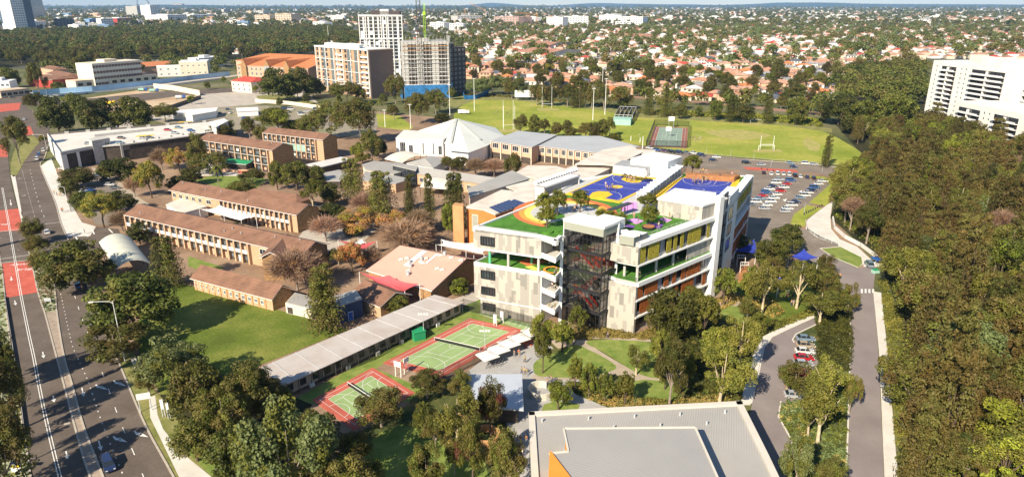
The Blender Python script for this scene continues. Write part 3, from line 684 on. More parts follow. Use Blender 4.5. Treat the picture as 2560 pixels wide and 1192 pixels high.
# tall white pier, glazed slot, folded fin
Kc = [off2(K,rd,-.2),off2(K,rd,2.0),off2(off2(K,rd,2.0),rn,1.2),off2(off2(K,rd,-.2),rn,1.2)]
zpier = 30.2
MB().prism([off2(Kc[0],rn,-1.1),off2(Kc[1],rn,-1.1),Kc[2],Kc[3]],0,zpier).build('pier',MAT['white_render'],SB)
ud = unit(K,RT); un = (-ud.y,ud.x); K2 = off2(K,rd,2.2); fin = RT
MB().wall(K2,lerp(K2,fin,.45),0,28.8,.3,0,.5).build('glazed_slot',MAT['glass_grey'],SB)
m = MB()
for k in range(5):
    q = lerp(K2,lerp(K2,fin,.45),k/4); m.bar((*off2(q,un,.4),0),(*off2(q,un,.4),28.8),.14)
for z in (4.5,9.3,14,18.7,23.6): m.bar((*off2(K2,un,.4),z),(*off2(lerp(K2,fin,.45),un,.4),z),.3)
m.build('slot_frame',MAT['dark_frame'],SB)
J = lerp(K2,fin,.45)
MB().wall(J,fin,0,26.6,.5,0,0).build('folded_wall',MAT['white_render'],SB)
MB().prism([J,fin,off2(fin,un,3.5),off2(J,un,3.5)],26.6,27.0).build('roof_cap',MAT['white_render'],SB)
window_row(SB,J,fin,14.5,18.2,[(.1,.5)],.03,'glass_grey',mull=2); window_row(SB,J,fin,19.2,23.2,[(.1,.5)],.03,'glass_grey',mull=2); window_row(SB,J,fin,9.5,13.2,[(.1,.5)],.03,'glass_grey',mull=2)
wd = unit(fin,F); wn = (-wd.y,wd.x)
for z0,z1 in ((3.8,9.0),(9.4,13.6),(14.2,18.5),(18.9,23.6)):
    MB().prism([off2(fin,wn,.9),off2(F,wn,.9),off2(F,wn,16),off2(fin,wn,16)],z0,z1).build('recessed_wall',MAT['grey_render'],SB)
for z0,z1 in ((3.3,3.8),(9.0,9.4),(13.6,14.2),(18.5,18.9),(23.6,24.6)):
    MB().prism([fin,F,off2(F,wn,1.6),off2(fin,wn,1.6)],z0,z1).build('band',MAT['white_render'],SB)
MB().prism([off2(fin,wn,4),off2(F,wn,4),off2(F,wn,16),off2(fin,wn,16)],0,3.3).build('ground_floor_wall',MAT['glass_grey'],SB)
for t_ in (.04,.3,.6,.96):
    q = off2(lerp(fin,F,t_),wn,.6); MB().bar((*q,0),(*q,3.3),.7,0,12).build('column',MAT['concrete'],SB)
for z0,z1,mt in ((19.2,23.3,'screen_yellow'),(9.7,13.3,'screen_orange'),(4.2,8.7,'screen_orange')):
    for a in (.05,.12,.22,.33,.42,.5,.58,.7,.8,.88): MB().wall(lerp(fin,F,a),lerp(fin,F,a+.05),z0,z1,.1,0,.1).build('perforated_screen',MAT[mt],SB)
    for a in (.1,.4,.7): window_row(SB,off2(fin,wn,.9),off2(F,wn,.9),z0,z1,[(a,a+.18)],.03,mull=3)
MB().wall(off2(F,wd,-.6),F,3.3,24.6,1.6).build('end_wall',MAT['white_render'],SB)
# rear walls so the block is whole from other sides
MB().prism([A2,off2(A,dL,22),E0,E2,E1,off2(E1,(-dL.y,dL.x),-14),off2(B2,dL,30),off2(B2,(0,0),0)],0,23.6).build('rear_block',MAT['cladding'],SB)
MB().prism([off2(R1,dL,26),off2(K,rn,17),off2(fin,wn,15),off2(F,wn,15),E3,off2(E1,(-dL.y,dL.x),-13)],0,23.6).build('rear_block',MAT['cladding'],SB)
MB().prism([F,off2(F,wn,16),E3,off2(E3,dL,-.5),off2(F,wd,-.5)],3.3,23.6).build('rear_wall',MAT['cladding'],SB)
# ---- roof deck and parapets
roof = [A,B,C,D,T4,T3,R1,R2,K,K2,fin,F,E3,E1,E2,E0]
MB().prism(roof,23.55,ZD,0,1).build('roof_deck',M_('white_render','deck_grey'),SB)
def parapet(pts,h=.7,w=1.3,z=ZD):
    m = MB()
    for a,b in zip(pts[:-1],pts[1:]): m.wall(a,b,z-.6,z+h,w)
    return m.build('parapet',MAT['white_render'],SB)
parapet([A,B,C,D],.65,.9); parapet([R1,R2],.7,.5); parapet([R2,K],.7,2.2); parapet([fin,F],.75,2.4)
parapet([E0,A],.55,.6); parapet([E2,E0],.55,.6); parapet([F,E3],.5,.5); parapet([E1,E2],.5,.5)
def deckpoly(px,mat,dz,name,world=None):
    pts = world or [G(u,v,ZD+dz) for u,v in px]
    return MB().prism(pts,ZD,ZD+dz,0,bottom=False).build(name,MAT[mat],SB)
z7 = lambda x,y: (1280+x/3.973,280+y/3.973)
deckpoly([(1200,563),(1334,513),(1412,484),(1440,486),(1560,508),(1560,520),(1530,545),(1400,590),(1393,594),(1350,586)],'deck_green',.03,'turf')
def ell(cx,cy,rx,ry,rot=0.0,a0=0,a1=360,n=40):
    o = []
    for i in range(n+(a1-a0 < 360)):
        t = R(a0+(a1-a0)*i/n); x,y = rx*math.cos(t),ry*math.sin(t); o.append((cx+x*math.cos(rot)-y*math.sin(rot),cy+x*math.sin(rot)+y*math.cos(rot)))
    return o
for k,(mt,s) in enumerate((('track_red',1),('track_orange',.89),('track_yellow',.78),('deck_grey',.66))):
    deckpoly(ell(1413,533,131*s,38*s,R(1)),mt,.05+.02*k,'running_track')
deckpoly(ell(1382,540,30,9),'deck_green',.13,'turf'); deckpoly([(1350,570),(1395,552),(1470,534),(1486,540),(1440,556),(1395,580)],'deck_green',.13,'turf')
deckpoly(ell(1368,577,15,5),'deck_green',.45,'mound')
for q,mt,dz in (([z7(*p) for p in ((525,815),(995,608),(1490,662),(1068,902))],'court_yellow',.14),([z7(*p) for p in ((580,800),(1000,625),(1470,680),(1060,877))],'court_blue',.17)):
    deckpoly(q,mt,dz,'sports_court')
deckpoly([z7(*p) for p in ((1085,668),(1130,690),(1190,702),(1270,700),(1310,668),(1345,667),(1250,645),(1125,636))],'court_yellow',.2,'court_marking')
deckpoly([z7(*p) for p in ((765,835),(800,798),(860,785),(960,790),(975,805),(1002,817),(915,862))],'court_yellow',.2,'court_marking')
deckpoly([z7(*p) for p in ell(1045,742,58,15)],'court_yellow',.2,'court_marking')
def linepx(pts,dz=.225,w=.13):
    m = MB(); ribbon(m,[G(*z7(*p),ZD+dz) for p in pts],w,ZD+dz); m.build('court_line',MAT['white_line'],SB)
linepx([(808,712),(1275,776)])
linepx([(1020,630),(996,650),(1010,675),(1060,700),(1160,713),(1280,712),(1380,698),(1450,682)])
linepx([(690,768),(780,775),(900,772),(990,786),(1060,805),(1088,835),(1080,860),(1045,874)])
deckpoly([z7(*p) for p in ((1680,648),(1725,612),(2290,640),(2175,880),(1980,940),(1400,850),(1350,830))],'court_yellow',.14,'sports_court')
deckpoly([z7(*p) for p in ((1700,652),(2190,695),(2080,865),(1900,900),(1480,840))],'court_blue',.17,'sports_court')
linepx([(1710,655),(1695,675),(1720,700),(1790,725),(1900,738),(2020,736),(2130,716),(2160,695)])
linepx([(2035,682),(2002,724),(1840,706)]); linepx([(1840,706),(1870,722),(1920,722),(1965,705),(1978,688)]); linepx([(1560,765),(1780,772),(2110,798)])
linepx([(1780+132*.5+66*math.cos(t/12*6.283),772+14*math.sin(t/12*6.283)) for t in range(13)])
deckpoly([z7(*p) for p in ((2250,690),(2290,630),(2320,630),(2280,700))],'deck_green',.2,'turf'); deckpoly([z7(*p) for p in ((1700,610),(1725,598),(1725,640),(1685,655))],'deck_green',.2,'turf')
for k in range(4):
    a = [z7(*p) for p in ((1725,652-k*12),(2208,690-k*15),(2268,628-k*2),(1728,598))]
    pts = [G(u,v,ZD+.45*(k+1)) for u,v in a]; MB().prism(pts,ZD+.45*k,ZD+.45*(k+1)).build('timber_seating',MAT['timber'],SB)
deckpoly([z7(*p) for p in ((1075,930),(1130,890),(1240,895),(1240,975),(1100,985))],'pink',.1,'play_surface')
deckpoly([z7(*p) for p in ((1110,1025),(1270,1000),(1560,1035),(1790,1080),(1640,1140),(1330,1190),(1240,1160),(1090,1120))],'deck_green',.05,'turf')
deckpoly(None,'deck_green',.04,'turf',[rin(off2(R2,rd,5),2.4),rin(K,2.4),rin(K,8),rin(off2(R2,rd,7),12)])
for q,mt in (([(1140,1075),(1215,1052),(1310,1080),(1240,1115)],'pink'),([(1460,1065),(1510,1048),(1590,1070),(1540,1095)],'pink'),([(1330,1120),(1360,1098),(1510,1110),(1470,1158),(1330,1150)],'purple'),([(1090,1118),(1120,1112),(1225,1130),(1200,1155)],'purple')):
    deckpoly([z7(*p) for p in q],mt,.1,'play_surface')
# penthouse
pp = [z7(*p) for p in ((1440,855),(1897,930),(2145,850),(2020,840),(2030,800),(1620,755))]
zb = G(*z7(1885,1090),ZD); zt = ZAT(zb,511)
pen = [G(u,v,zt) for u,v in pp]
cpn = (sum(p[0] for p in pen)/6,sum(p[1] for p in pen)/6)
MB().prism([lerp(p,cpn,.03) for p in pen],ZD,zt-.5).build('penthouse_wall',MAT['cladding'],SB); MB().prism(pen,zt-.5,zt).build('penthouse_roof',MAT['white_render'],SB)
# white plant building at the back of the roof
q0 = G(*z7(1545,640),ZD); zt2 = ZAT(q0,404.6)
pl = [G(*z7(*p),zt2) for p in ((1180,460),(1550,495),(1692,440),(1410,395))]
MB().prism(pl,0,zt2).build('plant_room',MAT['white_render'],SB)
m = MB().prism([G(*z7(*p),ZD) for p in ((1000,612),(1320,652),(1385,610),(1190,560),(1090,560))],ZD,ZD+3.0,0,1); m.build('plant_enclosure',M_('white_render','grey_render'),SB)
for k in range(12):
    q = G(*z7(1060+(k % 6)*50,565+(k % 6)*8-(k//6)*16),ZD+3.9); MB().box((*q,ZD+3.0),(1.5,1.5,1.1),.4).build('cooling_unit',MAT['off_white'],SB)
# louvred walkway structure on the left edge
a = G(1360,491,ZD); b = G(1449,459,ZD); zl = ZAT(a,468)
d_ = unit(a,b); n_ = (-d_.y,d_.x)
MB().prism([a,b,off2(b,n_,3.4),off2(a,n_,3.4)],zl-.5,zl).wall(a,off2(a,d_,.5),ZD-4,zl,3.4).wall(off2(b,d_,-.4),b,ZD,zl,3.4).build('roof_pergola',MAT['white_render'],SB)
MB().wall(a,b,ZD+.5,zl-.5,.2,0,.3).build('louvre_screen',MAT['louvre_up'],SB)
for k in range(17):
    q = lerp(off2(a,n_,4.6),off2(b,n_,4.6),k/14); MB().box((*off2(q,d_,2),zl-.4),(.35,1.3,1.3),math.atan2(d_.y,d_.x)).build('vent_fin',MAT['white_render'],SB)
# glazed canopy walk and mesh fence between the courts
a = G(*z7(1700,540),ZD+2.6); b = G(*z7(1340,812),ZD+2.6)
m = MB(); gm = MB(); d_ = unit(a,b); n_ = (-d_.y,d_.x)
for k in range(13):
    q = lerp(a,b,k/12); q2 = off2(q,n_,-3.2); m.bar((*q,ZD+2.6),(*q2,ZD+2.6),.45)
    for w_ in (q,q2): m.bar((*w_,ZD),(*w_,ZD+2.6),.1)
m.build('canopy_frame',MAT['white_render'],SB)
MB().prism([a,b,off2(b,n_,-3.2),off2(a,n_,-3.2)],ZD+2.45,ZD+2.5).build('canopy_glass',plain('pale_glass',(.45,.58,.68),.15,.1,.4,.8),SB)
f0 = off2(a,n_,1.0); f1 = off2(b,n_,1.0); m = MB()
for k in range(22):
    q = lerp(f0,f1,k/21); m.bar((*q,ZD),(*q,ZD+3.4),.12)
for z in (ZD+.1,ZD+1.7,ZD+3.4): m.bar((*f0,z),(*f1,z),.07)
m.build('court_fence',MAT['dark_steel'],SB)
# black shade canopy, lift plant box beside the tower
c4 = [G(*z7(*p),ZD+3) for p in ((930,968),(1150,893),(1205,905),(990,980))]
m = MB().prism(c4,ZD+2.85,ZD+3.0)
for q in c4: m.bar((*q,ZD),(*q,ZD+2.9),.12)
m.build('shade_canopy',MAT['dark_steel'],SB)
bx = [G(u,v,ZD+2.2) for u,v in ((1548,562),(1548,588),(1585,594),(1620,581))]; bx[0] = off2(bx[1],(V2(bx[3])-V2(bx[2])),1)
MB().prism(bx,ZD,ZD+2.2,0,1).build('plant_screen',M_('louvre','white_render'),SB)
MB().wall(bx[2],bx[3],ZD+.1,ZD+2.2,.05,0,-.05).build('plant_screen',MAT['louvre_dark'],SB)
for k in range(3): MB().box((*lerp(G(1562,576,ZD+3),G(1590,582,ZD+3),k/2),ZD+2.2),(1.6,1.1,.9),.3).build('cooling_unit',MAT['off_white'],SB)
rail(SB,[off2(A,dL,2),off2(A,fd,1.2),off2(B,fd,-1)],ZD+.65,.5,'steel'); rail(SB,[rin(off2(R2,rd,2),2.5),rin(K,2.5)],ZD+.0,1.2,'steel')
# ================================================================== materials of the older campus and the city
brick_mat('brick',(.47,.30,.18),(.38,.22,.12),(.42,.35,.27),1.0,(.55,.40,.26)); brick_mat('brick_dark',(.36,.2,.09),(.17,.09,.04),(.3,.22,.15),2.2,(.42,.26,.12))
brick_mat('brick_pink',(.58,.34,.22),(.52,.3,.19),(.5,.4,.32),1.0,(.6,.38,.26))
stripe_mat('tile_brown',(.215,.115,.075),.9,.22,'Y',.85,.22,.25,dirt=(.13,.07,.045)); stripe_mat('tile_orange',(.52,.19,.075),.6,.25,'Y',.85,.18,.4)
stripe_mat('tile_terracotta',(.44,.22,.145),.8,.2,'Y',.9,.3,.2); stripe_mat('tile_pinkish',(.46,.27,.19),.8,.2,'Y',.9,.25,.2); stripe_mat('tile_grey',(.27,.27,.28),.8,.2,'Y',.9,.25,.2)
stripe_mat('tile_red',(.45,.07,.05),.8,.2,'Y',.9,.2,.3); stripe_mat('tile_slate',(.1,.11,.14),.8,.2,'Y',.8,.2,.3); stripe_mat('roof_pale',(.62,.62,.61),.8,.12,'X',.6,.08,.1)
stripe_mat('metal_pink',(.60,.32,.25),1.1,.1,'X',.6,.06,.1); stripe_mat('metal_cream',(.64,.58,.5),1.0,.14,'X',.6,.08,.15,dirt=(.52,.45,.37)); stripe_mat('metal_grey',(.36,.345,.32),1.2,.14,'X',.6,.1,.08)
stripe_mat('metal_demount',(.47,.43,.4),.45,.2,'X',.6,.12,.12,dirt=(.4,.33,.28)); stripe_mat('metal_light',(.62,.6,.57),.9,.14,'X',.55,.07,.12); stripe_mat('metal_green_white',(.62,.63,.58),1.0,.12,'X',.55,.05,.1)
plain('cream_wall',(.66,.58,.46),.8,.08,.4); plain('tan_wall',(.5,.27,.12),.8,.1,.3); plain('sail_white',(.75,.72,.66),.8,.05,.5); plain('sail_sage',(.50,.50,.42),.8,.05,.5); plain('sail_red',(.52,.09,.10),.8,.06,.5); plain('blue_paint',(.02,.1,.38),.6,.1,.5)
plain('navy_wall',(.03,.06,.13),.7,.15,.5); plain('green_paint',(.02,.26,.11),.6,.1,.5); plain('blue_rail',(.55,.62,.72),.5,.05,.5); plain('shade_blue',(.03,.05,.33),.8,.15,.4)
plain('recess_shade',(.07,.055,.045),.9,.3,.6); plain('mesh_blue',(.03,.16,.38),.8,.3,.3); plain('teal',(.3,.5,.42),.8,.1,.4); plain('white_trim',(.78,.77,.75),.6,.04,1)  # first one is dark to carry the shade of open, covered spaces
def group_origin(px_center,z=0): return (*G(*px_center,z),0)
def win_mesh(w,h,glass,frame,name='window'):
    key = ('wm',round(w,2),round(h,2),glass,frame)
    if key in MAT: return MAT[key]
    f = _MB(); t = .08
    f.box((0,-.0,0),(w,.1,t)); f.box((0,0,h-t),(w,.1,t)); f.box((-w/2+t/2,0,t),(t,.1,h-2*t)); f.box((w/2-t/2,0,t),(t,.1,h-2*t)); f.box((0,0,t),(t*.7,.09,h-2*t))
    p = _MB(); p.box((0,0,t),(w-2*t,.05,h-2*t))
    a = f.mesh('window',[MAT[frame]]); b = p.mesh('pane',[MAT[glass]]); MAT[key] = (a,b); return MAT[key]
CNT = {}
def grid(parent,A,B,z0,z1,cols,rows,w,h,glass='glass',frame='white_trim',name='window',sub=True,prot=.03,skip=0,rnd=None):
    """windows in rows on the wall A->B (outside is on the right of A->B): one object per window; beyond ~95 of them per building the rest are one mesh"""
    d = unit(A,B); n = (d.y,-d.x); rz = math.atan2(d.y,d.x); a,b = win_mesh(w,h,glass,frame); org = parent.location
    extra = MB(); gl = 0
    for r in range(rows):
        for c in range(cols):
            if rnd and rnd.random() < skip: continue
            q = off2(lerp(A,B,(c+.5)/cols),n,prot); z = z0+(z1-z0)*(r+.5)/rows-h/2
            k = CNT.get(parent.name,0)
            if k < 92:
                CNT[parent.name] = k+1
                o = link(name,a,parent); o.location = (q[0]-org.x,q[1]-org.y,z); o.rotation_euler = (0,0,rz)
                if sub: link('pane',b,o)
            else: extra.box((*q,z),(w,.12,h),rz); gl += 1
    if gl: tag(extra.build('windows',MAT[glass],parent),kind='stuff')
def gable(name,label,cat,e1,e2,e3,ze,rise,wall='brick',roof='tile_brown',end='brick_dark',over=.7,group=None,hip=0.0,world=False,parts=True,low=0):
    """e1,e2 = front eave corners (left, right), e3 = back right corner, as photo pixels at eave height; ridge runs along e1-e2"""
    a,b,c = ((e1,e2,e3) if world else (G(*e1,ze),G(*e2,ze),G(*e3,ze)))
    d = unit(a,b); n = Vector((-d.y,d.x)); dep = (V2(c)-V2(b)).dot(n)
    if dep < 0: n = -n; dep = -dep
    L = (V2(b)-V2(a)).length; cen = off2(lerp(a,b,.5),n,dep/2)
    t = thing(name,label,cat,(*cen,0),0,group); origin(t)
    W_ = lambda s,r: off2(off2(a,d,s),n,r)
    o = over
    base = [W_(o,o),W_(L-o,o),W_(L-o,dep-o),W_(o,dep-o)]
    m = MB(); m.prism(base,0,ze,0)
    if not hip:
        for s in (o,L-o): m.face([(*W_(s,o),ze),(*W_(s,dep-o),ze),(*W_(s,dep/2),ze+rise*(1-2*o/dep))],1)
        for s in (o-.004,L-o+.004): e_ = [(*W_(s,o),0),(*W_(s,dep-o),0),(*W_(s,dep-o),ze),(*W_(s,dep/2),ze+rise*(1-2*o/dep)),(*W_(s,o),ze)]; m.face(e_,1)
    m.build('wall',M_(wall,end),t)
    # end walls in the darker brick are set proud of the long walls
    r = MB(); th = .18; h0 = hip
    e = [(*W_(0,0),ze-.05),(*W_(L,0),ze-.05),(*W_(L,dep),ze-.05),(*W_(0,dep),ze-.05)]
    r1,r2 = (*W_(h0,dep/2),ze+rise),(*W_(L-h0,dep/2),ze+rise)
    up = lambda p: (p[0],p[1],p[2]+th)
    r.face([up(e[0]),up(e[1]),up(r2),up(r1)]); r.face([up(e[2]),up(e[3]),up(r1),up(r2)])
    r.face([e[1],e[0],r1,r2]); r.face([e[3],e[2],r2,r1])
    if hip: r.face([up(e[1]),up(e[2]),up(r2)]); r.face([up(e[3]),up(e[0]),up(r1)])
    for p,q in ((e[0],e[1]),(e[2],e[3])): r.face([p,q,up(q),up(p)],1)
    for p,q in ((e[1],r2),(r2,e[2]),(e[3],r1),(r1,e[0])):
        if not hip: r.face([p,q,up(q),up(p)],1)
    r.build('roof',M_(roof,'white_trim'),t)
    return t,a,b,W_,L,dep
def piers(t,W_,L,ze,o,nbay,floors,z00=.0,s0=0,s1=None,railm='blue_rail',recess_shade=1.4,col='brick',door=True):
    """the verandah front of the brick blocks: piers, floor slabs, dark recess painted as a flat sheet, with doors, pale balustrades"""
    s1 = s1 or L
    fh = (ze-z00)/floors
    MB().prism([W_(s0+o,o-.02),W_(s1-o,o-.02),W_(s1-o,o+.02),W_(s0+o,o+.02)],z00,ze-.1).build('recess_shade_sheet',MAT['recess_shade'],t)  # flat dark sheet: verandah shade put into its colour, no real depth
    p = []
    for k in range(nbay+1):
        q = s0+o+(s1-s0-2*o)*k/nbay; m = MB(); m.prism([W_(q-.35,o-1.0),W_(q+.35,o-1.0),W_(q+.35,o-.02),W_(q-.35,o-.02)],0,ze-.15); m.build('pier',MAT[col],t)
    for f in range(floors):
        z = z00+f*fh
        if f: MB().prism([W_(s0+o,o-.9),W_(s1-o,o-.9),W_(s1-o,o-.05),W_(s0+o,o-.05)],z-.2,z+.08).build('floor_slab',MAT['slab_grey'],t)
        for k in range(nbay):
            x0 = s0+o+(s1-s0-2*o)*(k+.1)/nbay; x1 = s0+o+(s1-s0-2*o)*(k+.9)/nbay
            if f or railm == 'dark_steel': MB().prism([W_(x0,o-.85),W_(x1,o-.85),W_(x1,o-.8),W_(x0,o-.8)],z+.15,z+1.1).build('balustrade',MAT[railm],t)
            if k % 2 == f % 2: MB().prism([W_(x0+.2,o-.1),W_((x0+x1)/2,o-.1),W_((x0+x1)/2,o-.05),W_(x0+.2,o-.05)],z+.1,z+2.2).build('door',MAT['brick_pink' if k % 3 else 'off_white'],t)
            else: MB().prism([W_(x0+.3,o-.1),W_(x1-.3,o-.1),W_(x1-.3,o-.05),W_(x0+.3,o-.05)],z+1.0,z+2.3).build('window',MAT['glass_grey'],t)
def rooftop_bits(t,W_,L,dep,ze,rise,n=4,seed=1):
    r = random.Random(seed)
    for _ in range(n):
        s,q = r.uniform(2,L-2),r.uniform(.15,.45)*dep; z = ze+rise*(q/(dep/2))
        p = W_(s,q); MB().bar((*p,z),(*p,z+.7),.25,0,8).bar((*p,z+.7),(*p,z+.8),.45,0,8).build('roof_vent',MAT['steel'],t)
# ---- brick teaching blocks
t,a,b,W_,L,dep = gable('brick_school_block','longest brick teaching block with brown roof, facing the big lawn and shade vault','school block',(309,538),(754,640),(833,612),7.2,2.6)
piers(t,W_,L*.74,7.2,.7,20,2); window_row(t,W_(L*.76,.7),W_(L-.7,.7),4.2,6.2,[(.1,.3),(.5,.7)],.05,frame='white_trim',mull=3); rooftop_bits(t,W_,L,dep,7.2,2.6,6,2)
t,a,b,W_,L,dep = gable('brick_school_wing','brick gabled wing with brown roof projecting from the longest teaching block','school wing',(640,655),(641,655),(680,622),7.2,2.2) if False else gable('brick_school_wing','brick gabled wing with brown roof projecting from the longest teaching block','school wing',(647,646),(692,598),(735,612),7.4,1.8)
window_row(t,W_(.7,dep-.7),W_(.7,.7),1,2.6,[(.1,.35),(.6,.85)],.05,frame='white_trim',mull=2)
t,a,b,W_,L,dep = gable('brick_school_block','second brick teaching block with brown roof, behind the white shade sail','school block',(421,476),(741,539),(805,518),7.0,2.6)
piers(t,W_,L-3,7.0,.7,15,2,s0=L*.42); window_row(t,W_(.7,.7),W_(L*.4,.7),4.2,6.0,[(.03,.1),(.17,.24),(.31,.38),(.45,.52),(.59,.66),(.76,.86)],.05,frame='white_trim',mull=2); rooftop_bits(t,W_,L,dep,7,2.6,4,3)
t,a,b,W_,L,dep = gable('brick_school_block','three-storey brick block with a green entrance canopy beside the palm','school block',(491,350),(680,377),(716,361),11.5,2.4)
piers(t,W_,L-3,11.5,.7,11,3,railm='dark_steel'); rooftop_bits(t,W_,L,dep,11.5,2.4,4,4)
t,a,b,W_,L,dep = gable('brick_school_block','three-storey brick block with pale green infill panels, under the dark trees','school block',(655,333),(807,351),(840,341),11.5,2.4)
piers(t,W_,L-5,11.5,.7,11,3,railm='dark_steel')
for k in range(1,9): MB().prism([W_(1+k*(L-6.4)/11,-.2),W_(1+(k+.85)*(L-6.4)/11,-.2),W_(1+(k+.85)*(L-6.4)/11,-.1),W_(1+k*(L-6.4)/11,-.1)],4.2,7.4).build('infill_panel',MAT['teal'],t)
t,a,b,W_,L,dep = gable('brick_hall','low hipped hall with wide brown roof between the teaching blocks','hall',(590,488),(742,510),(770,490),4.0,2.0,hip=5)
t,a,b,W_,L,dep = gable('brick_classroom_row','long low brick classrooms with ribbed brown roof along the lawn edge','classrooms',(474,697),(680,751),(748,725),3.6,2.9,roof='tile_brown')
window_row(t,W_(.7,.7),W_(L-.7,.7),1.2,2.5,[(k*.077+.01,k*.077+.05) for k in range(12)],.05,'glass_grey','white_trim',2); rooftop_bits(t,W_,L,dep,3.4,1.8,3,5)
for k in range(12): MB().prism([W_(1.4+k*L*.077,.55),W_(1.9+k*L*.077,.55),W_(1.9+k*L*.077,.7),W_(1.4+k*L*.077,.7)],0,3.3).build('brick_panel',MAT['tan_wall'],t)
t,a,b,W_,L,dep = gable('brick_classroom','small brick classroom with brown roof below the red shade sail','classroom',(872,735),(950,769),(1021,733),3.6,2.4,over=.6)
t = thing('canteen_store','dark blue flat-roofed store behind the big dark tree by the lawn','store',group_origin((880,800))); origin(t)
q = [G(845,812),G(909,790),G(893,766),G(832,785)]; MB().prism(q,0,5).build('wall',MAT['blue_paint' if 0 else 'navy_wall'],t); MB().prism([off2(p,(0,0),0) for p in q],5,5.2).build('roof',MAT['metal_grey'],t); window_row(t,q[0],q[1],.1,2.6,[(.4,.6)],.05,'blue_paint','blue_rail',1,'door')
t = thing('entry_wall_block','small white-walled block with an arched opening at the end of the lawn classrooms','block',group_origin((735,760))); origin(t)
q = [G(716,782),G(780,798),G(800,770),G(740,755)]; MB().prism(q,0,3.0).build('wall',MAT['cream_wall'],t); MB().prism([lerp(p,q[(i+2) % 4],.03) for i,p in enumerate(q)],3.0,3.1).build('roof',MAT['metal_grey'],t); window_row(t,q[0],q[1],0,2.2,[(.06,.3)],.05,'recess_shade','white_trim',1,'opening')
# ---- big pink-roofed hall
t = thing('pink_roof_hall','wide hall under a salmon pink metal roof with skylight strips','hall',group_origin((1050,690))); origin(t)
zf,zr = 4.4,9.0
a_,b_,c_,d_ = G(915,675,zf),G(1079,727,zf),G(1166,646,zr),G(1000,613,zr)
nb = V2(c_)-V2(b_); back = off2(c_,nb.normalized(),9); backl = off2(d_,(V2(d_)-V2(a_)).normalized(),9)
m = MB(); m.face([(*a_,zf),(*b_,zf),(*c_,zr),(*d_,zr)]); m.face([(*b_,zf-.25),(*a_,zf-.25),(*d_,zr-.25),(*c_,zr-.25)])
for p,q,z0,z1 in ((a_,b_,zf,zf),(b_,c_,zf,zr)): m.face([(*p,z0-.25),(*q,z1-.25),(*q,z1),(*p,z0)],1)
m.build('roof',M_('metal_pink','white_trim'),t)
m = MB(); m.face([(*d_,zr-.1),(*c_,zr-.1),(*back,5.5),(*backl,5.5)]); m.face([(*c_,zr-.3),(*d_,zr-.3),(*backl,5.3),(*back,5.3)]); m.build('roof',MAT['tile_pinkish'],t)
iw = lambda p,s=.05: lerp(p,lerp(a_,c_,.5),s)
m = MB(); A_,B_,C_,D_ = iw(a_),iw(b_),iw(c_),iw(d_)
m.face([(*A_,0),(*B_,0),(*B_,zf),(*A_,zf)]); m.face([(*B_,0),(*back,0),(*back,5.3),(*C_,zr-.4),(*B_,zf)]); m.face([(*D_,0),(*A_,0),(*A_,zf),(*D_,zr-.4)]); m.face([(*back,0),(*backl,0),(*backl,5.3),(*back,5.3)]); m.build('wall',MAT['brick_dark'],t)
rf = lambda s,r,h=.06: (*lerp(lerp(a_,b_,s),lerp(d_,c_,s),r),zf+(zr-zf)*r+h)
for s0,s1,r0,r1 in ((.36,.43,.42,.98),(.58,.61,.62,.97)): MB().face([rf(s0,r0),rf(s1,r0),rf(s1,r1),rf(s0,r1)]).build('skylight',MAT['white_trim'],t)
for s,r in ((.25,.55),(.3,.63),(.52,.62),(.56,.6),(.53,.75),(.8,.55),(.87,.55),(.5,.3),(.66,.92),(.82,.92),(.97,.9)):
    p = rf(s,r,.02); MB().box(p,(1.1,1.0,.45),.4).build('roof_light',MAT['off_white'],t)
for s,r in ((.47,.42),(.49,.7),(.4,.52),(.55,.2),(.7,.97)):
    p = rf(s,r,.02); MB().bar(p,(p[0],p[1],p[2]+1.1),1.1,0,10).build('roof_vent',MAT['steel'],t)
def sail(name,label,px,zs,mat,sag=1.0,posts=True):
    """tensioned fabric: the edges curve in between the masts and the middle sags"""
    c = [Vector((*G(u,v,z),z)) for (u,v),z in zip(px,zs)]; cen = sum(c,Vector())/len(c); cen.z -= sag
    t = thing(name,label,'shade sail',(cen.x,cen.y,0)); origin(t); m = MB(); n = len(c); K_ = 8; ed = []
    for i in range(n):
        p,q = c[i],c[(i+1) % n]; mid = (p+q)/2; inn = (cen-mid)*.16; inn.z -= sag*.4
        for k in range(K_): s = k/K_; ed.append(p.lerp(q,s)+inn*4*s*(1-s))
    rings = [[e.lerp(cen,r)+Vector((0,0,-sag*.25*math.sin(r*3.14))) for e in ed] for r in (0,.33,.66)]
    for r in range(2):
        for k in range(len(ed)): j = (k+1) % len(ed); m.face([rings[r][k],rings[r][j],rings[r+1][j],rings[r+1][k]])
    for k in range(len(ed)): m.face([rings[2][k],rings[2][(k+1) % len(ed)],cen])
    m.build('fabric',MAT[mat],t)
    if posts:
        for p in c: MB().bar((p.x,p.y,0),tuple(p),.18,0,8).build('mast',MAT['white_trim'],t)
    return t
sail('shade_sail','dark pink shade sail stretched beside the salmon pink roof',[(898,679),(973,687),(1049,709),(1012,728),(957,714)],[6.0,6.6,6.0,5.2,5.2],'sail_red')
sail('shade_sail','white shade sail between the pink roof and the new school',[(1103,598),(1184,607),(1222,622),(1210,635),(1165,625),(1090,611)],[7,7.5,8,7,6.5,6.5],'sail_white',.6)
sail('shade_sail','long cream shade sail in front of the second brick block',[(498,522),(548,512),(640,541),(603,551),(560,540)],[5,6,6,4.6,4.8],'sail_white',.6)
sail('shade_sail','red shade sail over the courtyard tables among the autumn trees',[(845,600),(905,606),(942,602),(915,622),(880,618)],[4.5,4,4.6,4,4.2],'sail_red',.5)
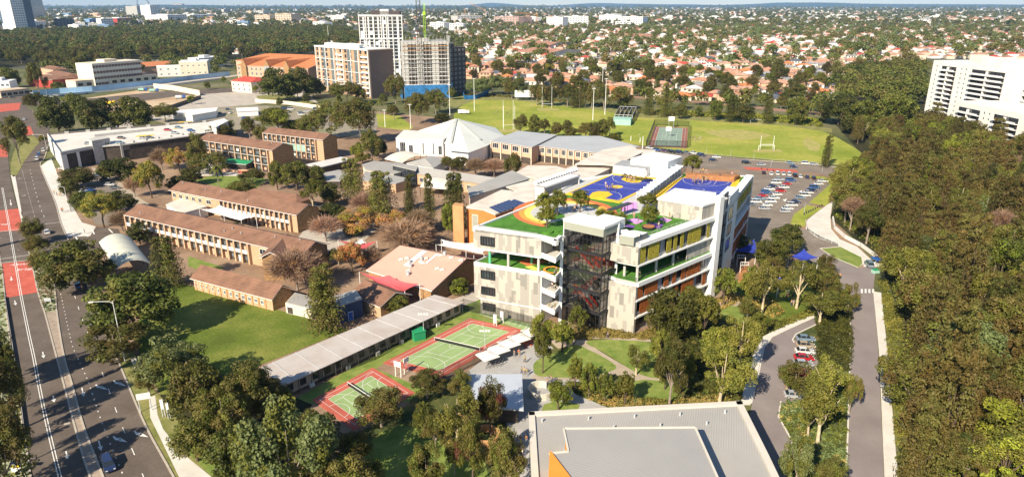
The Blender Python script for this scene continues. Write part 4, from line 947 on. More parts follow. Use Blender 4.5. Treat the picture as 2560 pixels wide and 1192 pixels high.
sail('shade_sail','small white shade sail over the courtyard tables',[(875,603),(905,597),(915,605),(895,612)],[5,4,4.6,4],'sail_white',.4)
for k,(px,lab) in enumerate((([(1835,627),(1885,598),(1905,620),(1890,633)],'blue pyramid shade sail beside the far corner of the new school'),([(1972,640),(2010,622),(2046,643),(2010,652)],'blue pyramid shade sail beside the triangular lawn island'),([(1985,668),(2010,656),(2035,668),(2010,680)],'blue shade sail half hidden under the white-trunked gum trees'),([(1925,702),(1950,692),(1975,705),(1945,714)],'blue shade sail over the synthetic grass playground'))):
    sail('shade_sail',lab,px,[4,5.4,4.2,3.8],'shade_blue',.5)
# ---- the long row of demountable classrooms
t = thing('demountable_row','long pale-roofed row of demountable classrooms beside the red and green courts','classrooms',group_origin((900,850))); origin(t)
zz = 3.7; q = [G(652,917,zz),G(707,964,zz),G(1161,755,zz),G(1086,736,zz)]
q2 = [lerp(p,lerp(q[0],q[2],.5),.0) for p in q]
MB().prism(q,zz-.15,zz,0).build('roof',MAT['metal_demount'],t)
dd = unit(q[1],q[2]); dn = (-dd.y,dd.x); s = .9
w = [off2(off2(q[1],dn,s),dd,.6),off2(off2(q[2],dn,s),dd,-.6),off2(off2(q[3],dn,-.5),dd,-.6),off2(off2(q[0],dn,-.5),dd,.6)]
MB().prism(w,.5,zz-.15).build('wall',plain('demount_wall',(.40,.33,.26),.8,.1,.4),t)
Lq = (V2(w[1])-V2(w[0])).length
window_row(t,w[0],w[1],1.3,2.8,[(k/17+.015,k/17+.042) for k in range(17)],.05,'glass','dark_frame',2)
for k in range(18):
    p = off2(lerp(w[0],w[1],k/17),dn,-.75); MB().bar((*p,0),(*p,zz-.15),.12).build('verandah_post',MAT['dark_steel'],t)
for k in range(9):
    p1,p2 = lerp(q[1],q[2],(k+.5)/9),lerp(q[0],q[3],(k+.5)/9); MB().bar((*p1,zz+.03),(*p2,zz+.03),.12).build('roof_seam',MAT['steel'],t)
for k in (.12,.3,.46,.6,.83): MB().box((*off2(lerp(w[0],w[1],k),dn,-.5),.1),(1.1,.6,.9),math.atan2(dd.y,dd.x)).build('air_conditioner',MAT['off_white'],t)
t = thing('garden_shed','small green garden shed between the demountables and the tennis court','shed',group_origin((1046,842))); origin(t)
p = G(1046,846); MB().box((*p,0),(3,2.6,2.3),.5).build('wall',MAT['green_paint'],t); MB().box((*p,2.3),(3.3,2.9,.15),.5).build('roof',MAT['green_paint'],t)
# ---- curved shade vault by the road
def vault(name,label,cat,p1,p2,p3,ze,rise,mat,open_=True,posts=6):
    a,b,c = G(*p1,ze),G(*p2,ze),G(*p3,ze); d = unit(a,b); n = Vector((-d.y,d.x)); dep = (V2(c)-V2(b)).dot(n)
    if dep < 0: n = -n; dep = -dep
    L = (V2(b)-V2(a)).length; t = thing(name,label,cat,(*off2(lerp(a,b,.5),n,dep/2),0)); origin(t)
    W_ = lambda s,r: off2(off2(a,d,s),n,r); m = MB(); K_ = 14; J = 8
    f = lambda s,r: (*W_(s,r*dep),ze+rise*math.sin(math.pi*r)**.8*(1+.04*math.cos(s*6.28/(L/5))))
    for j in range(J*3):
        for k in range(K_):
            s0,s1 = L*j/(J*3),L*(j+1)/(J*3); m.face([f(s0,k/K_),f(s1,k/K_),f(s1,(k+1)/K_),f(s0,(k+1)/K_)])
    m.build('roof',MAT[mat],t)
    for k in range(posts):
        for r in (0,dep): p = W_(L*k/(posts-1),r); MB().bar((*p,0),(*p,ze),.25,0,8).build('post',MAT['dark_steel'],t)
    for k in range(posts):
        rb = MB(); s = L*k/(posts-1); rb.path([(*f(min(max(s,.01),L-.01),i/8)[:2],f(s,i/8)[2]-.15) for i in range(9)],.14); rb.build('rib',MAT['white_trim'],t)
    return t
vault('shade_vault','pale curved fabric vault over a court between roadside trees','shade structure',(247,606),(290,674),(372,652),4.6,2.0,'sail_sage')
vault('cream_vault','cream barrel roof beside the white church hall','covered area',(960,398),(1005,408),(1073,390),4,2.2,'metal_cream',posts=4)
vault('cream_vault','cream barrel roof half hidden behind the casuarina trees','covered area',(1050,468),(1118,474),(1158,452),4,2.5,'metal_cream',posts=4)
def slab(name,label,cat,px,z,wall='cream_wall',roof='metal_grey',th=.4,over=.04,hipc=None,rise=0,wins=None,side=None):
    """flat or hipped block from its surveyed roof outline"""
    q = [G(u,v,z) for u,v in px]; cen = (sum(p[0] for p in q)/len(q),sum(p[1] for p in q)/len(q)); t = thing(name,label,cat,(*cen,0)); origin(t)
    MB().prism([lerp(p,cen,over) for p in q],0,z-th*.5).build('wall',MAT[wall],t)
    if rise:
        m = MB(); n = len(q)
        if n == 4:
            e = [(V2(q[i])-V2(q[(i+1) % 4])).length for i in range(4)]; k = 0 if e[0]+e[2] > e[1]+e[3] else 1
            ia = [k,(k+1) % 4,(k+2) % 4,(k+3) % 4]; m1,m2 = lerp(q[ia[1]],q[ia[2]],.5),lerp(q[ia[3]],q[ia[0]],.5); hl = .5 if hipc is None else hipc
            l_ = (V2(m1)-V2(m2)).length; w_ = (V2(q[ia[1]])-V2(q[ia[2]])).length; ins = min(.5,w_*hl/l_); r1,r2 = lerp(m1,m2,ins),lerp(m2,m1,ins)
            P3 = lambda p,zz_: (*p,zz_)
            m.face([P3(q[ia[0]],z),P3(q[ia[1]],z),P3(r1,z+rise),P3(r2,z+rise)]); m.face([P3(q[ia[2]],z),P3(q[ia[3]],z),P3(r2,z+rise),P3(r1,z+rise)])
            m.face([P3(q[ia[1]],z),P3(q[ia[2]],z),P3(r1,z+rise)],0 if hl else 1); m.face([P3(q[ia[3]],z),P3(q[ia[0]],z),P3(r2,z+rise)],0 if hl else 1)
            m.face([P3(p,z-.02) for p in q][::-1],1)
        m.build('roof',M_(roof,wall),t)
    else: MB().prism(q,z-th,z).build('roof',MAT[roof],t)
    return t,q,cen
# ---- grey-roofed blocks in the middle of the campus
slab('courtyard_block','grey flat-roofed classrooms behind the second brick block','classrooms',[(905,411),(934,402),(985,407),(1018,426),(985,435),(915,424)],4.5)
slab('courtyard_block','grey roofed classrooms with a skewed corner north of the dark conifers','classrooms',[(912,428),(982,438),(1028,447),(990,459),(905,450)],4.6,'brick')
slab('courtyard_block','grey hipped classroom with a small blue skylight by the church hall','classroom',[(1014,408),(1072,391),(1118,398),(1084,420)],4.5,'white_render','metal_grey',rise=2.2)
t,q,c = slab('long_grey_classrooms','long grey gabled classrooms running behind the casuarina trees','classrooms',[(1028,433),(1054,419),(1262,448),(1228,464)],5.0,'brick','metal_grey',rise=2.0,hipc=.0)
window_row(t,q[0],q[3],1.5,3.6,[(k/10+.01,k/10+.06) for k in range(9)],.05,'glass','white_trim',3)
slab('clerestory_block','low block with a dark strip window above the grey roofs','block',[(980,412),(985,406),(1046,415),(1040,426)],7.0,'glass','metal_grey')
slab('verandah_roof','pale corrugated verandah roof at the foot of the brick block','roof',[(764,411),(852,392),(884,398),(798,419)],4.0,'recess_shade','metal_light')
slab('verandah_roof','brownish flat roof behind the row of round trees','roof',[(808,432),(848,424),(870,434),(850,452),(812,452)],4.0,'recess_shade','metal_grey')
slab('kiosk_roof','cream flat roof with white plant in front of the second brick block','kiosk',[(414,511),(452,495),(520,515),(458,533)],4.2,'white_render','metal_cream')
# ---- two-storey classrooms at the playing field
def twostorey(label,px,z,base=3.4,nwin=5,front=(0,3)):
    t,q,cen = slab('field_classrooms',label,'classrooms',px,z,'brick_pink','metal_light' if 0 else 'roof_grey',over=.03,th=.35)
    w = [lerp(p,cen,.03) for p in q]; A_,B_ = w[front[0]],w[front[1]]
    window_row(t,A_,B_,z-3.7,z-.9,[(k/nwin+.03,k/nwin+.03+.62/nwin) for k in range(nwin)],.05,'glass','white_trim',3,fw=.12)
    d = unit(A_,B_); n = (d.y,-d.x)
    MB().wall(A_,B_,0,base,.1,0,-.12).build('undercroft_shade',MAT['recess_shade'],t)  # thin dark strip, open ground-floor shade put into its colour
    for k in range(nwin+1): p = off2(lerp(A_,B_,k/nwin),n,.5); MB().bar((*p,0),(*p,z-.4),.5).build('column',MAT['cream_wall'],t)
    return t
stripe_mat('roof_grey',(.40,.41,.42),1.4,.12,'X',.6,.06,.1)
twostorey('two-storey pink brick classrooms with a grey roof next to the white church hall',[(1226,352),(1295,327),(1392,337),(1330,368)],9.5,nwin=4)
twostorey('longer two-storey pink brick classrooms facing the courtyard',[(1342,364),(1392,340),(1500,340),(1598,366),(1512,384)],8.6,nwin=9,front=(0,4))
slab('grey_hall_roof','low pale-roofed block between the classrooms and the parking street','block',[(1490,398),(1560,372),(1640,375),(1620,400),(1560,412)],7.0,'cream_wall','metal_cream',rise=0)
# ---- white church hall with its pyramid roof
t = thing('church_hall','white hall with a star-shaped pale pyramid roof beside the sports field','hall',group_origin((1130,385))); origin(t)
ap = (*G(1141,297,17.5),17.5); rim = [(1017,336),(1104,349),(1124,377),(1172,382),(1217,365),(1262,340),(1238,319),(1180,308),(1106,309)]
rz_ = [7.5]*9; rp = [(*G(u,v,z),z) for (u,v),z in zip(rim,rz_)]
m = MB()
for i in range(9): m.face([rp[i],rp[(i+1) % 9],ap])
m.build('roof',MAT['metal_green_white'],t)
cc = (ap[0],ap[1]); MB().prism([lerp(p,cc,.05) for p in rp],0,7.4).build('wall',MAT['white_render'],t)
m = MB()
for i in (1,2,4): 
    p = Vector(rp[i]); a0 = Vector(ap); m.bar(a0.lerp(p,.05)+Vector((0,0,.1)),a0.lerp(p,.8)+Vector((0,0,.1)),1.3)
m.build('ridge_glazing',plain('ridge_grey',(.42,.43,.4),.5,.1,1),t)
q = [G(992,388),G(1108,392),G(1122,372),G(1012,366)]
MB().prism([q[0],q[1],G(1134,376),G(1012,366)],0,9.5).build('front_wing',MAT['white_render'],t)
MB().prism([lerp(p,(q[0][0]+10,q[0][1]+10),-.02) for p in (q[0],q[1],G(1134,376),G(1012,366))],9.5,9.8).build('wing_roof',MAT['metal_green_white'],t)
window_row(t,q[0],q[1],1,7.5,[(.08,.2),(.56,.6),(.78,.82)],.05,'glass','white_trim',3); window_row(t,q[0],q[1],1,6,[(.27,.36),(.9,.98)],.05,'glass','white_trim',2)
# ---- tan sports hall with solar roof, grey roofs behind the new school
t = thing('tan_sports_hall','tan rendered hall with solar panels on its pale roof, behind the new school','hall',group_origin((1230,590))); origin(t)
zh = 13.5
hq = [G(1163,517,zh),G(1208,523,zh),G(1238,542,zh-1),G(1345,500,zh),G(1330,484,zh),G(1254,474,zh)]
MB().prism(hq,zh-.5,zh).build('roof',MAT['metal_cream'],t); cen = G(1260,510,zh); MB().prism([lerp(p,cen,.04) for p in hq],0,zh-.5).build('wall',MAT['orange_wall'],t)
MB().prism([G(1134,612),G(1160,615),G(1162,607),G(1140,604)],0,zh+1).build('pier',MAT['tan_wall'],t)
window_row(t,lerp(hq[0],cen,.04),lerp(hq[1],cen,.04),5,11,[(.3,.65)],.05,'louvre','white_trim',1,'louvre_window')
sp_ = [G(u,v,zh+.3) for u,v in ((1222,518),(1281,496),(1314,507),(1249,532))]
for i in range(6):
    for j in range(7):
        if i == 0 and j > 5: continue
        f = lambda s,r: lerp(lerp(sp_[0],sp_[1],s),lerp(sp_[3],sp_[2],s),r)
        MB().prism([f(j/7+.01,i/6+.012),f((j+.93)/7,i/6+.012),f((j+.93)/7,(i+.92)/6),f(j/7+.01,(i+.92)/6)],zh+.25,zh+.33).build('solar_panel',plain('solar',(.02,.035,.13),.2,.2,.8,.6),t)
slab('grey_school_roofs','long pale grey metal-roofed block behind the roof courts','block',[z7(*p) for p in ((-60,740),(330,640),(640,520),(900,375),(1190,350),(1290,440),(1010,545),(690,700),(330,790),(200,850))],12.5,'cream_wall','metal_cream')
slab('grey_school_roofs','raised folded grey roof beside the white plant building','block',[z7(*p) for p in ((630,515),(900,375),(1180,330),(1300,400),(1030,530),(900,520))],14.2,'recess_shade','metal_cream')
slab('cream_hall','cream low-pitched roof left of the roof-top louvre screen','hall',[z7(*p) for p in ((20,610),(160,530),(440,535),(570,575),(250,665))],9.5,'cream_wall','sail_white' if 0 else 'metal_cream')
slab('grey_school_roofs','darker grey roof strip beside the tan hall','block',[z7(*p) for p in ((-440,760),(0,580),(180,660),(-250,790),(-420,850))],11.0,'cream_wall','metal_grey')
# ---- multi-storey car park by the road
t = thing('car_park_building','low concrete parking deck with cars on its open roof','car park',group_origin((340,380))); origin(t)
zc = ZAT(G(153,428),384)
o4 = [G(150,384,zc),G(241,366,zc),G(300,362,zc),G(470,340,zc),G(566,322,zc),G(560,302,zc),G(118,338,zc)]
MB().prism(o4,zc-.6,zc,0,1).build('roof_deck',M_('concrete','deck_pale') if 'deck_pale' in MAT else [MAT['concrete'],plain('deck_pale',(.6,.57,.52),.9,.1,.15)],t)
cen = G(340,345,zc); MB().prism([lerp(p,cen,.04) for p in o4],0,zc-.6).build('level_shade',MAT['recess_shade'],t)  # solid fill; shade of the open parking level is painted dark
m = MB()
for i,(a0,a1) in enumerate(((0,.16),(.42,.5),(.93,1))): m.wall(lerp(o4[0],o4[1],a0),lerp(o4[0],o4[1],a1),0,zc-.6,.4)
m.wall(o4[0],o4[1],zc-.9,zc+.8,.4); m.wall(o4[6],o4[0],0,zc+.8,.4); m.build('wall',MAT['off_white'],t)
for k in range(9):
    p,q_ = lerp(o4[2],o4[4],k/9),lerp(o4[2],o4[4],(k+.16)/9); MB().wall(p,q_,0,zc+1.0,.4).build('pier',MAT['concrete'],t)
    MB().wall(lerp(o4[2],o4[4],(k+.16)/9),lerp(o4[2],o4[4],(k+1)/9),zc-3.2,zc-.4,.3).build('mesh_screen',plain('mesh_grey',(.16,.14,.13),.8,.1,.5),t)
for k in range(9):
    p,q_ = lerp(o4[5],o4[6],k/9),lerp(o4[5],o4[6],(k+.2)/9); MB().wall(p,q_,zc,zc+1.3,.4).build('parapet_block',MAT['concrete'],t); MB().wall(q_,lerp(o4[5],o4[6],(k+1)/9),zc,zc+1.0,.15).build('mesh_screen',MAT['mesh_grey'],t)
st = [G(241,411),G(285,402),G(275,396),G(232,404)]; MB().prism(st,0,zc+3.4).build('stair_core',MAT['concrete'],t); window_row(t,lerp(st[0],st[1],.62),st[1],1.5,zc+1.5,[(.1,.8)],.05,'glass','white_trim',2)
for px in ((237,341,368,327,372,331,243,348),): pass
MB().wall(G(237,343,zc),G(385,327,zc),zc,zc+1.5,.3).build('ramp_wall',MAT['concrete'],t)
for a_,b_ in (((345,339),(388,336)),((448,305),(482,303)),((440,319),(462,317))): MB().prism([G(a_[0],a_[1],zc),G(b_[0],b_[1],zc),G(b_[0]-8,b_[1]+4,zc),G(a_[0]-8,a_[1]+4,zc)],zc,zc+.04).build('painted_island',MAT['court_yellow'],t)
slab('ramp_house','small concrete stair house at the far end of the parking deck','stair house',[(522,305),(560,296),(571,302),(540,318),(530,318)],zc+2.5,'off_white','off_white')
# ---- gym with folded roof in the foreground
t = thing('gymnasium','foreground building with broad grey metal roof and an orange wall','gymnasium',group_origin((1640,1250))); origin(t)
zg = 9.0
gp = [(1321,1028),(1854,1001),(1921,1134),(2010,1320),(1335,1320)]; gq = [G(u,v,zg) for u,v in gp]; cen = (sum(p[0] for p in gq)/5,sum(p[1] for p in gq)/5)
stripe_mat('gym_roof',(.36,.345,.32),.42,.3,'X',.75,.06,.08); plain('gym_trim',(.56,.52,.45),.7,.04,.4)
MB().prism([lerp(p,cen,.01) for p in gq],0,zg-1.2).build('wall',MAT['cream_wall'],t)
MB().prism(gq,zg-.9,zg-.35,1,0).build('roof',M_('gym_roof','gym_trim'),t)
m = MB()
for a_,b_ in zip(gq,gq[1:]+gq[:1]):
    d = unit(a_,b_); m.wall(off2(a_,d,0),off2(b_,d,0),zg-1.2,zg,-1.15 if 1 else 1.15)
m.build('parapet',MAT['gym_trim'],t)
zu = 12.0
uq = [G(u,v,zu) for u,v in ((1410,1072),(1737,1069),(1830,1290),(1415,1290),(1382,1130),(1418,1128))]
uq = [G(1409,1071,zu),G(1738,1068,zu),G(1815,1240,zu),G(1440,1240,zu),G(1374,1133,zu),G(1421,1128,zu)]
stripe_mat('gym_roof_light',(.33,.32,.305),.6,.12,'Y',.35,.05,.06); MB().prism(uq,zu-.35,zu,1,0).build('upper_roof',M_('gym_roof_light','gym_trim'),t)
m = MB()
for a_,b_ in zip(uq,uq[1:]+uq[:1]): m.bar((*a_,zu+.05),(*b_,zu+.05),.28)
m.build('roof_edge',MAT['gym_trim'],t); m = MB()
for k in range(9): p = lerp(lerp(gq[0],gq[1],.06+.105*k),lerp(gq[4],gq[3],.06+.105*k),.2 if k % 2 else .1); m.bar((*p,zg-.35),(*p,zg+.35),.35,0,8)
m.build('roof_vents',MAT['steel'],t)
cu = (sum(p[0] for p in uq)/6,sum(p[1] for p in uq)/6)
MB().prism([lerp(p,cu,.015) for p in uq],zg-.6,zu-.35).build('clerestory_wall',MAT['grey_render'],t)
MB().prism([G(1374,1126,zu+.3),G(1378,1127,zu+.3),G(1426,1190,zu+.3),G(1480,1262,zu+.3),G(1368,1262,zu+.3)],zg-.3,zu+.3,0).build('orange_wall',plain('gym_orange',(.75,.27,.04),.7,.05,.3),t)
MB().wall(G(1413,1078,zu),G(1416,1126,zu),zg,zu-.1,.3).build('orange_wall',MAT['gym_orange'],t)
# ---- covered walkway roof, curved wall, small structures at the plaza
slab('walkway_roof','pale blue-grey flat roof over the entry walkway','roof',[(1158,935),(1305,934),(1309,1023),(1200,1016)],4.2,'recess_shade','walk_roof') if 'walk_roof' in MAT else (plain('walk_roof',(.42,.46,.52),.6,.05,.3),slab('walkway_roof','pale blue-grey flat roof over the entry walkway','roof',[(1158,935),(1305,934),(1309,1023),(1200,1016)],4.2,'recess_shade','walk_roof',over=.2))
def curvewall(name,label,cx,cy,r,a0,a1,h,mat):
    c = G(cx,cy); t = thing(name,label,'curved wall',(*c,0)); origin(t); m = MB(); n = 14
    for k in range(n):
        t0,t1 = R(a0+(a1-a0)*k/n),R(a0+(a1-a0)*(k+1)/n)
        m.prism([(c[0]+rr*math.cos(tt),c[1]+rr*math.sin(tt)) for rr,tt in ((r,t0),(r,t1),(r+.3,t1),(r+.3,t0))],0,h)
    m.build('wall',MAT[mat],t)
curvewall('curved_wall','cream curved wall wrapped round the small tree by the plaza',1352,985,2.6,60,330,1.7,'gym_trim'); curvewall('curved_wall','brown curved timber wall beside the foreground lawn',1215,1100,2.5,-170,120,1.8,'tan_wall')
# ================================================================== the town beyond
RelMB.ORG = (0,0)
def block(name,label,cat,u0,v0,u1,v1,vt,depth,wall,roofm='off_white',cols=6,rows=5,w=1.6,h=1.5,glass='glass',frame='white_trim',group=None,sidecols=0,skew=None,roofbox=True,skip=0.0,seed=0,bands=None,gv=True):
    """slab block standing on the ground line (u0,v0)-(u1,v1), roof edge at row vt above its left corner"""
    a,b = G(u0,v0),G(u1,v1); h_ = ZAT(a,vt); d = unit(a,b); n = Vector((-d.y,d.x)); sk = skew or (0,0)
    q = [a,b,off2(off2(b,n,depth),d,sk[0]),off2(off2(a,n,depth),d,sk[0])]
    t = thing(name,label,cat,(*lerp(q[0],q[2],.5),0),0,group); origin(t)
    MB().prism(q,0,h_-.4).build('wall',MAT[wall],t)
    MB().prism(q,h_-.39,h_,0).build('roof',MAT[roofm],t)
    rnd = random.Random(seed)
    if roofbox: MB().prism([lerp(lerp(q[0],q[1],.35),lerp(q[3],q[2],.35),.3),lerp(lerp(q[0],q[1],.6),lerp(q[3],q[2],.6),.3),lerp(lerp(q[0],q[1],.6),lerp(q[3],q[2],.6),.8),lerp(lerp(q[0],q[1],.35),lerp(q[3],q[2],.35),.8)],h_,h_+2.6).build('roof_plant',MAT[roofm],t)
    if bands:
        for k in range(rows+1):
            z = h_*k/rows; MB().wall(q[0],q[1],max(0,z-.35),z+.1,.3,0,-.35).build('floor_band',MAT[bands],t); MB().wall(q[1],q[2],max(0,z-.35),z+.1,.3,0,-.35).build('floor_band',MAT[bands],t)
    if cols: grid(t,q[0],q[1],0,h_-.4,cols,rows,w,h,glass,frame,skip=skip,rnd=rnd)
    if sidecols: grid(t,q[1],q[2],0,h_-.4,sidecols,rows,w,h,glass,frame,skip=skip,rnd=rnd)
    return t,q,h_
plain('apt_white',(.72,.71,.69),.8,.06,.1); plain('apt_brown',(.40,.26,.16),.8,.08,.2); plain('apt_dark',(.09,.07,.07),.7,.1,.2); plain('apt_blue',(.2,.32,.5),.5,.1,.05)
plain('apt_red',(.4,.06,.05),.8,.1,.05); plain('apt_yellow',(.7,.5,.08),.8,.1,.05); plain('apt_tan',(.55,.42,.3),.8,.08,.1); plain('tower_dark',(.03,.06,.12),.3,.2,.02,.8)
plain('brick_red_white',(.45,.3,.25),.8,.1,.05)
plain('apt_cream2',(.68,.62,.52),.8,.05,.1); plain('window_brown',(.16,.09,.07),.5,.2,.3)
# brown and white apartment block
t,q,h_ = block('brown_apartments','ten-storey tan and white apartment block, left of the white tower','apartments',797,226,928,247,114,26,'apt_brown','apt_white',11,9,3.0,3.2,'glass','glass_grey',sidecols=5,seed=2)
MB().wall(q[0],q[1],h_-1.2,h_+.3,.9,0,-.8).build('cornice',MAT['apt_white'],t); MB().prism([off2(q[1],(.3,-.1),1),q[2],off2(q[2],(1,0),.3),off2(q[1],(1,0),1)],0,h_-1).build('side_wall',MAT['apt_dark'],t)  # near-black right side: shade on that face put into its colour
for z in (h_*.27,h_*.5,h_*.73): MB().wall(q[0],q[1],z,z+.45,.5,0,-.5).build('floor_band',MAT['apt_white'],t)
for k in range(8):
    z = 4+k*(h_-7)/8
    for s in (.42,.88): MB().wall(lerp(q[0],q[1],s),lerp(q[0],q[1],s+.11),z,z+1.3,1.2,0,-1.3).build('balcony',MAT['apt_white'],t)
for s in (.0,.09,.2,.36,.42,.53,.68,.82,.99): MB().wall(lerp(q[0],q[1],s),lerp(q[0],q[1],s+.008),2,h_-1,.5,0,-.5).build('fin',MAT['apt_white'],t)
for s in (.15,.3,.62,.75): MB().wall(lerp(q[0],q[1],s),lerp(q[0],q[1],s+.05),5,h_-1.5,.12,0,-.13).build('dark_infill',MAT['glass_grey'],t)
MB().prism([lerp(q[0],q[1],.2),lerp(q[0],q[1],.85),off2(lerp(q[0],q[1],.85),(0,1),14),off2(lerp(q[0],q[1],.2),(0,1),14)],h_,h_+3).build('roof_plant',MAT['apt_white'],t)
# white tower
t,q,h_ = block('white_tower','tallest white apartment tower with dark balconies and a black roof pergola','tower',906,196,1012,194,38,22,'apt_white','apt_white',0,17,3.2,2.6,sidecols=0)
grid(t,q[0],q[1],2,h_-2,9,17,3.6,3.2,'glass','glass_grey',skip=.1,rnd=random.Random(5))
for s in (0,.15,.33,.5,.62,.76,.9,.985): MB().wall(lerp(q[0],q[1],s),lerp(q[0],q[1],s+.02),0,h_,.7,0,-.75).build('fin',MAT['apt_white'],t)
for z in (h_*.28,h_*.62,h_-1.2): MB().wall(q[0],q[1],z,z+.9,.8,0,-.8).build('floor_band',MAT['apt_white'],t)
for k in range(3): MB().wall(lerp(q[1],q[2],.15+k*.28),lerp(q[1],q[2],.28+k*.28),10,h_-3,.15,0,-.18).build('side_glazing',MAT['glass_blue'],t)
MB().prism([lerp(q[0],q[1],.3),lerp(q[0],q[1],.95),off2(lerp(q[0],q[1],.95),(0,1),14),off2(lerp(q[0],q[1],.3),(0,1),14)],h_+.1,h_+4).build('roof_pergola',MAT['apt_dark'],t)
MB().prism([lerp(q[0],q[1],.5),lerp(q[0],q[1],.7),off2(lerp(q[0],q[1],.7),(0,1),13),off2(lerp(q[0],q[1],.5),(0,1),13)],h_+.1,h_+6).build('lift_core',MAT['apt_white'],t)
# tower under construction wrapped in scaffold
t,q,h_ = block('unfinished_tower','concrete tower under construction, wrapped in scaffolding and blue netting','construction site',1012,247,1125,244,106,26,'concrete','concrete',0,11)
for k in range(11):
    z = 8+k*(h_-8)/11; MB().wall(q[0],q[1],z,z+.5,.5,0,-.5).build('floor_edge',MAT['tan_wall' if k > 8 else 'apt_white'],t)
for s in (.12,.45,.78): MB().wall(lerp(q[0],q[1],s),lerp(q[0],q[1],s+.17),10,h_-2,.2,0,-.2).build('opening',MAT['recess_shade'],t)  # flat dark panels painted with the shade of the open floors
sc = MB(); n = Vector((unit(q[0],q[1]).y,-unit(q[0],q[1]).x))
for s in range(13):
    p = off2(lerp(q[0],q[1],s/12),n,1.6); sc.bar((*p,0),(*p,h_+5),.22)
for s in range(8):
    p = off2(lerp(q[1],q[2],s/7),(n.x*0+1,0),1.4); sc.bar((*p,0),(*p,h_+5),.22)
for k in range(16):
    z = 3+k*(h_+2)/16; a0,a1 = off2(q[0],n,1.6),off2(q[1],n,1.6); sc.bar((*a0,z),(*a1,z),.2); sc.bar((*off2(q[1],(1,0),1.4),z),(*off2(q[2],(1,0),1.4),z),.2)
sc.build('scaffold',plain('scaffold',(.42,.42,.42),.6,.1,1),t)
MB().wall(off2(q[0],n,3),off2(q[1],n,3),0,12,.2).wall(off2(off2(q[1],n,3),(1,0),2),off2(q[2],(1,0),4),0,13,.2).wall(off2(q[3],(-1,0),4),off2(off2(q[0],n,3),(-1,0),2),0,13,.2).build('safety_netting',MAT['mesh_blue'],t)
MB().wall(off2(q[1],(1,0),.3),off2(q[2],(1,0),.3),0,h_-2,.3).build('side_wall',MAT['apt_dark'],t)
block('dark_apartments','dark brown apartment block behind the unfinished tower','apartments',1126,238,1166,232,120,20,'apt_dark','apt_dark',4,10,2.4,2.0,'glass_grey')
# two cranes
def lattice(m,a,b,w,n=22,t=.12):
    a,b = Vector(a),Vector(b); d = (b-a).normalized(); up = Vector((0,0,1)) if abs(d.z) < .9 else Vector((1,0,0)); x = d.cross(up).normalized()*w/2; y = x.cross(d).normalized()*w/2
    cs = [x+y,x-y,-x-y,-x+y]
    for c in cs: m.bar(a+c,b+c,t)
    for k in range(n):
        p,q = a.lerp(b,k/n),a.lerp(b,(k+1)/n)
        for i in range(4): m.bar(p+cs[i],q+cs[(i+1) % 4],t*.6)
def crane(name,label,u,v,vt,mat,jib=None,w=2.2,group=None):
    p = G(u,v); h = ZAT(p,vt); t = thing(name,label,'crane',(*p,0),0,group); origin(t)
    m = MB(); lattice(m,(*p,0),(*p,h),w,max(10,int(h/4)),w*.09); m.build('mast',MAT[mat],t)
    if jib: m = MB(); lattice(m,(*p,h-2),(p[0]+jib[0],p[1]+jib[1],h-2+jib[2]),w*.8,14,w*.08); m.build('jib',MAT[mat],t); MB().box((p[0],p[1],h-3),(w*1.6,w*1.6,3)).build('cab',MAT[mat],t)
crane('tower_crane','tall dark lattice mast in front of the unfinished tower',1055,246,-40,'dark_steel',w=3.2)
crane('tower_crane','lime green crane head above the unfinished tower',1068,226,30,'lime_paint' if 'lime_paint' in MAT else (plain('lime_paint',(.35,.6,.03),.5,.05,1) and 'lime_paint'),(0,4,10),w=1.6)
plain('crane_orange',(.6,.25,.04),.6,.1,.3)
crane('tower_crane','orange luffing crane on the horizon right of the grey block',1213,38,26,'crane_orange',(-130,0,60),w=9)
crane('tower_crane','orange crane above the wide grey block',1162,45,25,'crane_orange',None,w=8)
crane('tower_crane','yellow crane beside the white blocks on the skyline',1342,66,34,'crane_orange',(-90,0,4),w=5)
crane('tower_crane','thin crane over the grey skyline tower at left',346,26,3,'dark_steel',(60,0,50),w=12)
crane('tower_crane','thin crane above the blue and white skyline tower',375,30,4,'dark_steel',(-60,0,40),w=12)
# orange-roofed school, cream office, red-roof cottage
def gblk(label,e1,e2,e3,ze,rise,**k):
    return gable('orange_roof_building',label,'building',e1,e2,e3,ze,rise,'brick_pink','tile_orange','brick_pink',.5,**k)
t,a,b,W_,L,dep = gblk('big orange-tiled institution with gabled dormers, left of the tan apartments',(590,164),(770,172),(765,148),20,9)
grid(t,W_(0,.4),W_(L,.4),1,19.5,16,4,2.4,2.8,'glass_grey')
for s in (.12,.45,.72):
    m = MB(); w_ = 7; p0,p1 = W_(L*s-w_/2,-1.5),W_(L*s+w_/2,-1.5); q0,q1 = W_(L*s-w_/2,dep*.45),W_(L*s+w_/2,dep*.45); mm,mq = W_(L*s,-1.5),W_(L*s,dep*.5)
    MB().prism([p0,p1,W_(L*s+w_/2,.5),W_(L*s-w_/2,.5)],0,20.5).build('gable_bay',MAT['brick_dark' if s != .45 else 'grey_render'],t)
    m.face([(*p0,20.5),(*p1,20.5),(*mm,27)],1); m.face([(*p0,20.5),(*mm,27.2),(*mq,27.2),(*q0,24)]); m.face([(*mm,27.2),(*p1,20.5),(*q1,24),(*mq,27.2)]); m.build('gable_roof',M_('tile_orange','brick_dark'),t)
gblk('orange-tiled brick wing at the road end of the institution',(588,152),(640,158),(662,136),18,6)
t,q,h_ = block('cream_office','cream four-storey office with white balcony bands by the blue fence','office',240,218,360,205,160,26,'apt_cream2','cream_wall',16,4,3.2,2.6,'window_brown','apt_white',bands='apt_white',sidecols=5)
block('cream_podium','single-storey cream shop row with open front under the cream office','shops',192,222,395,203,203,20,'cream_wall','apt_tan',10,1,5,3,'recess_shade',roofbox=False)
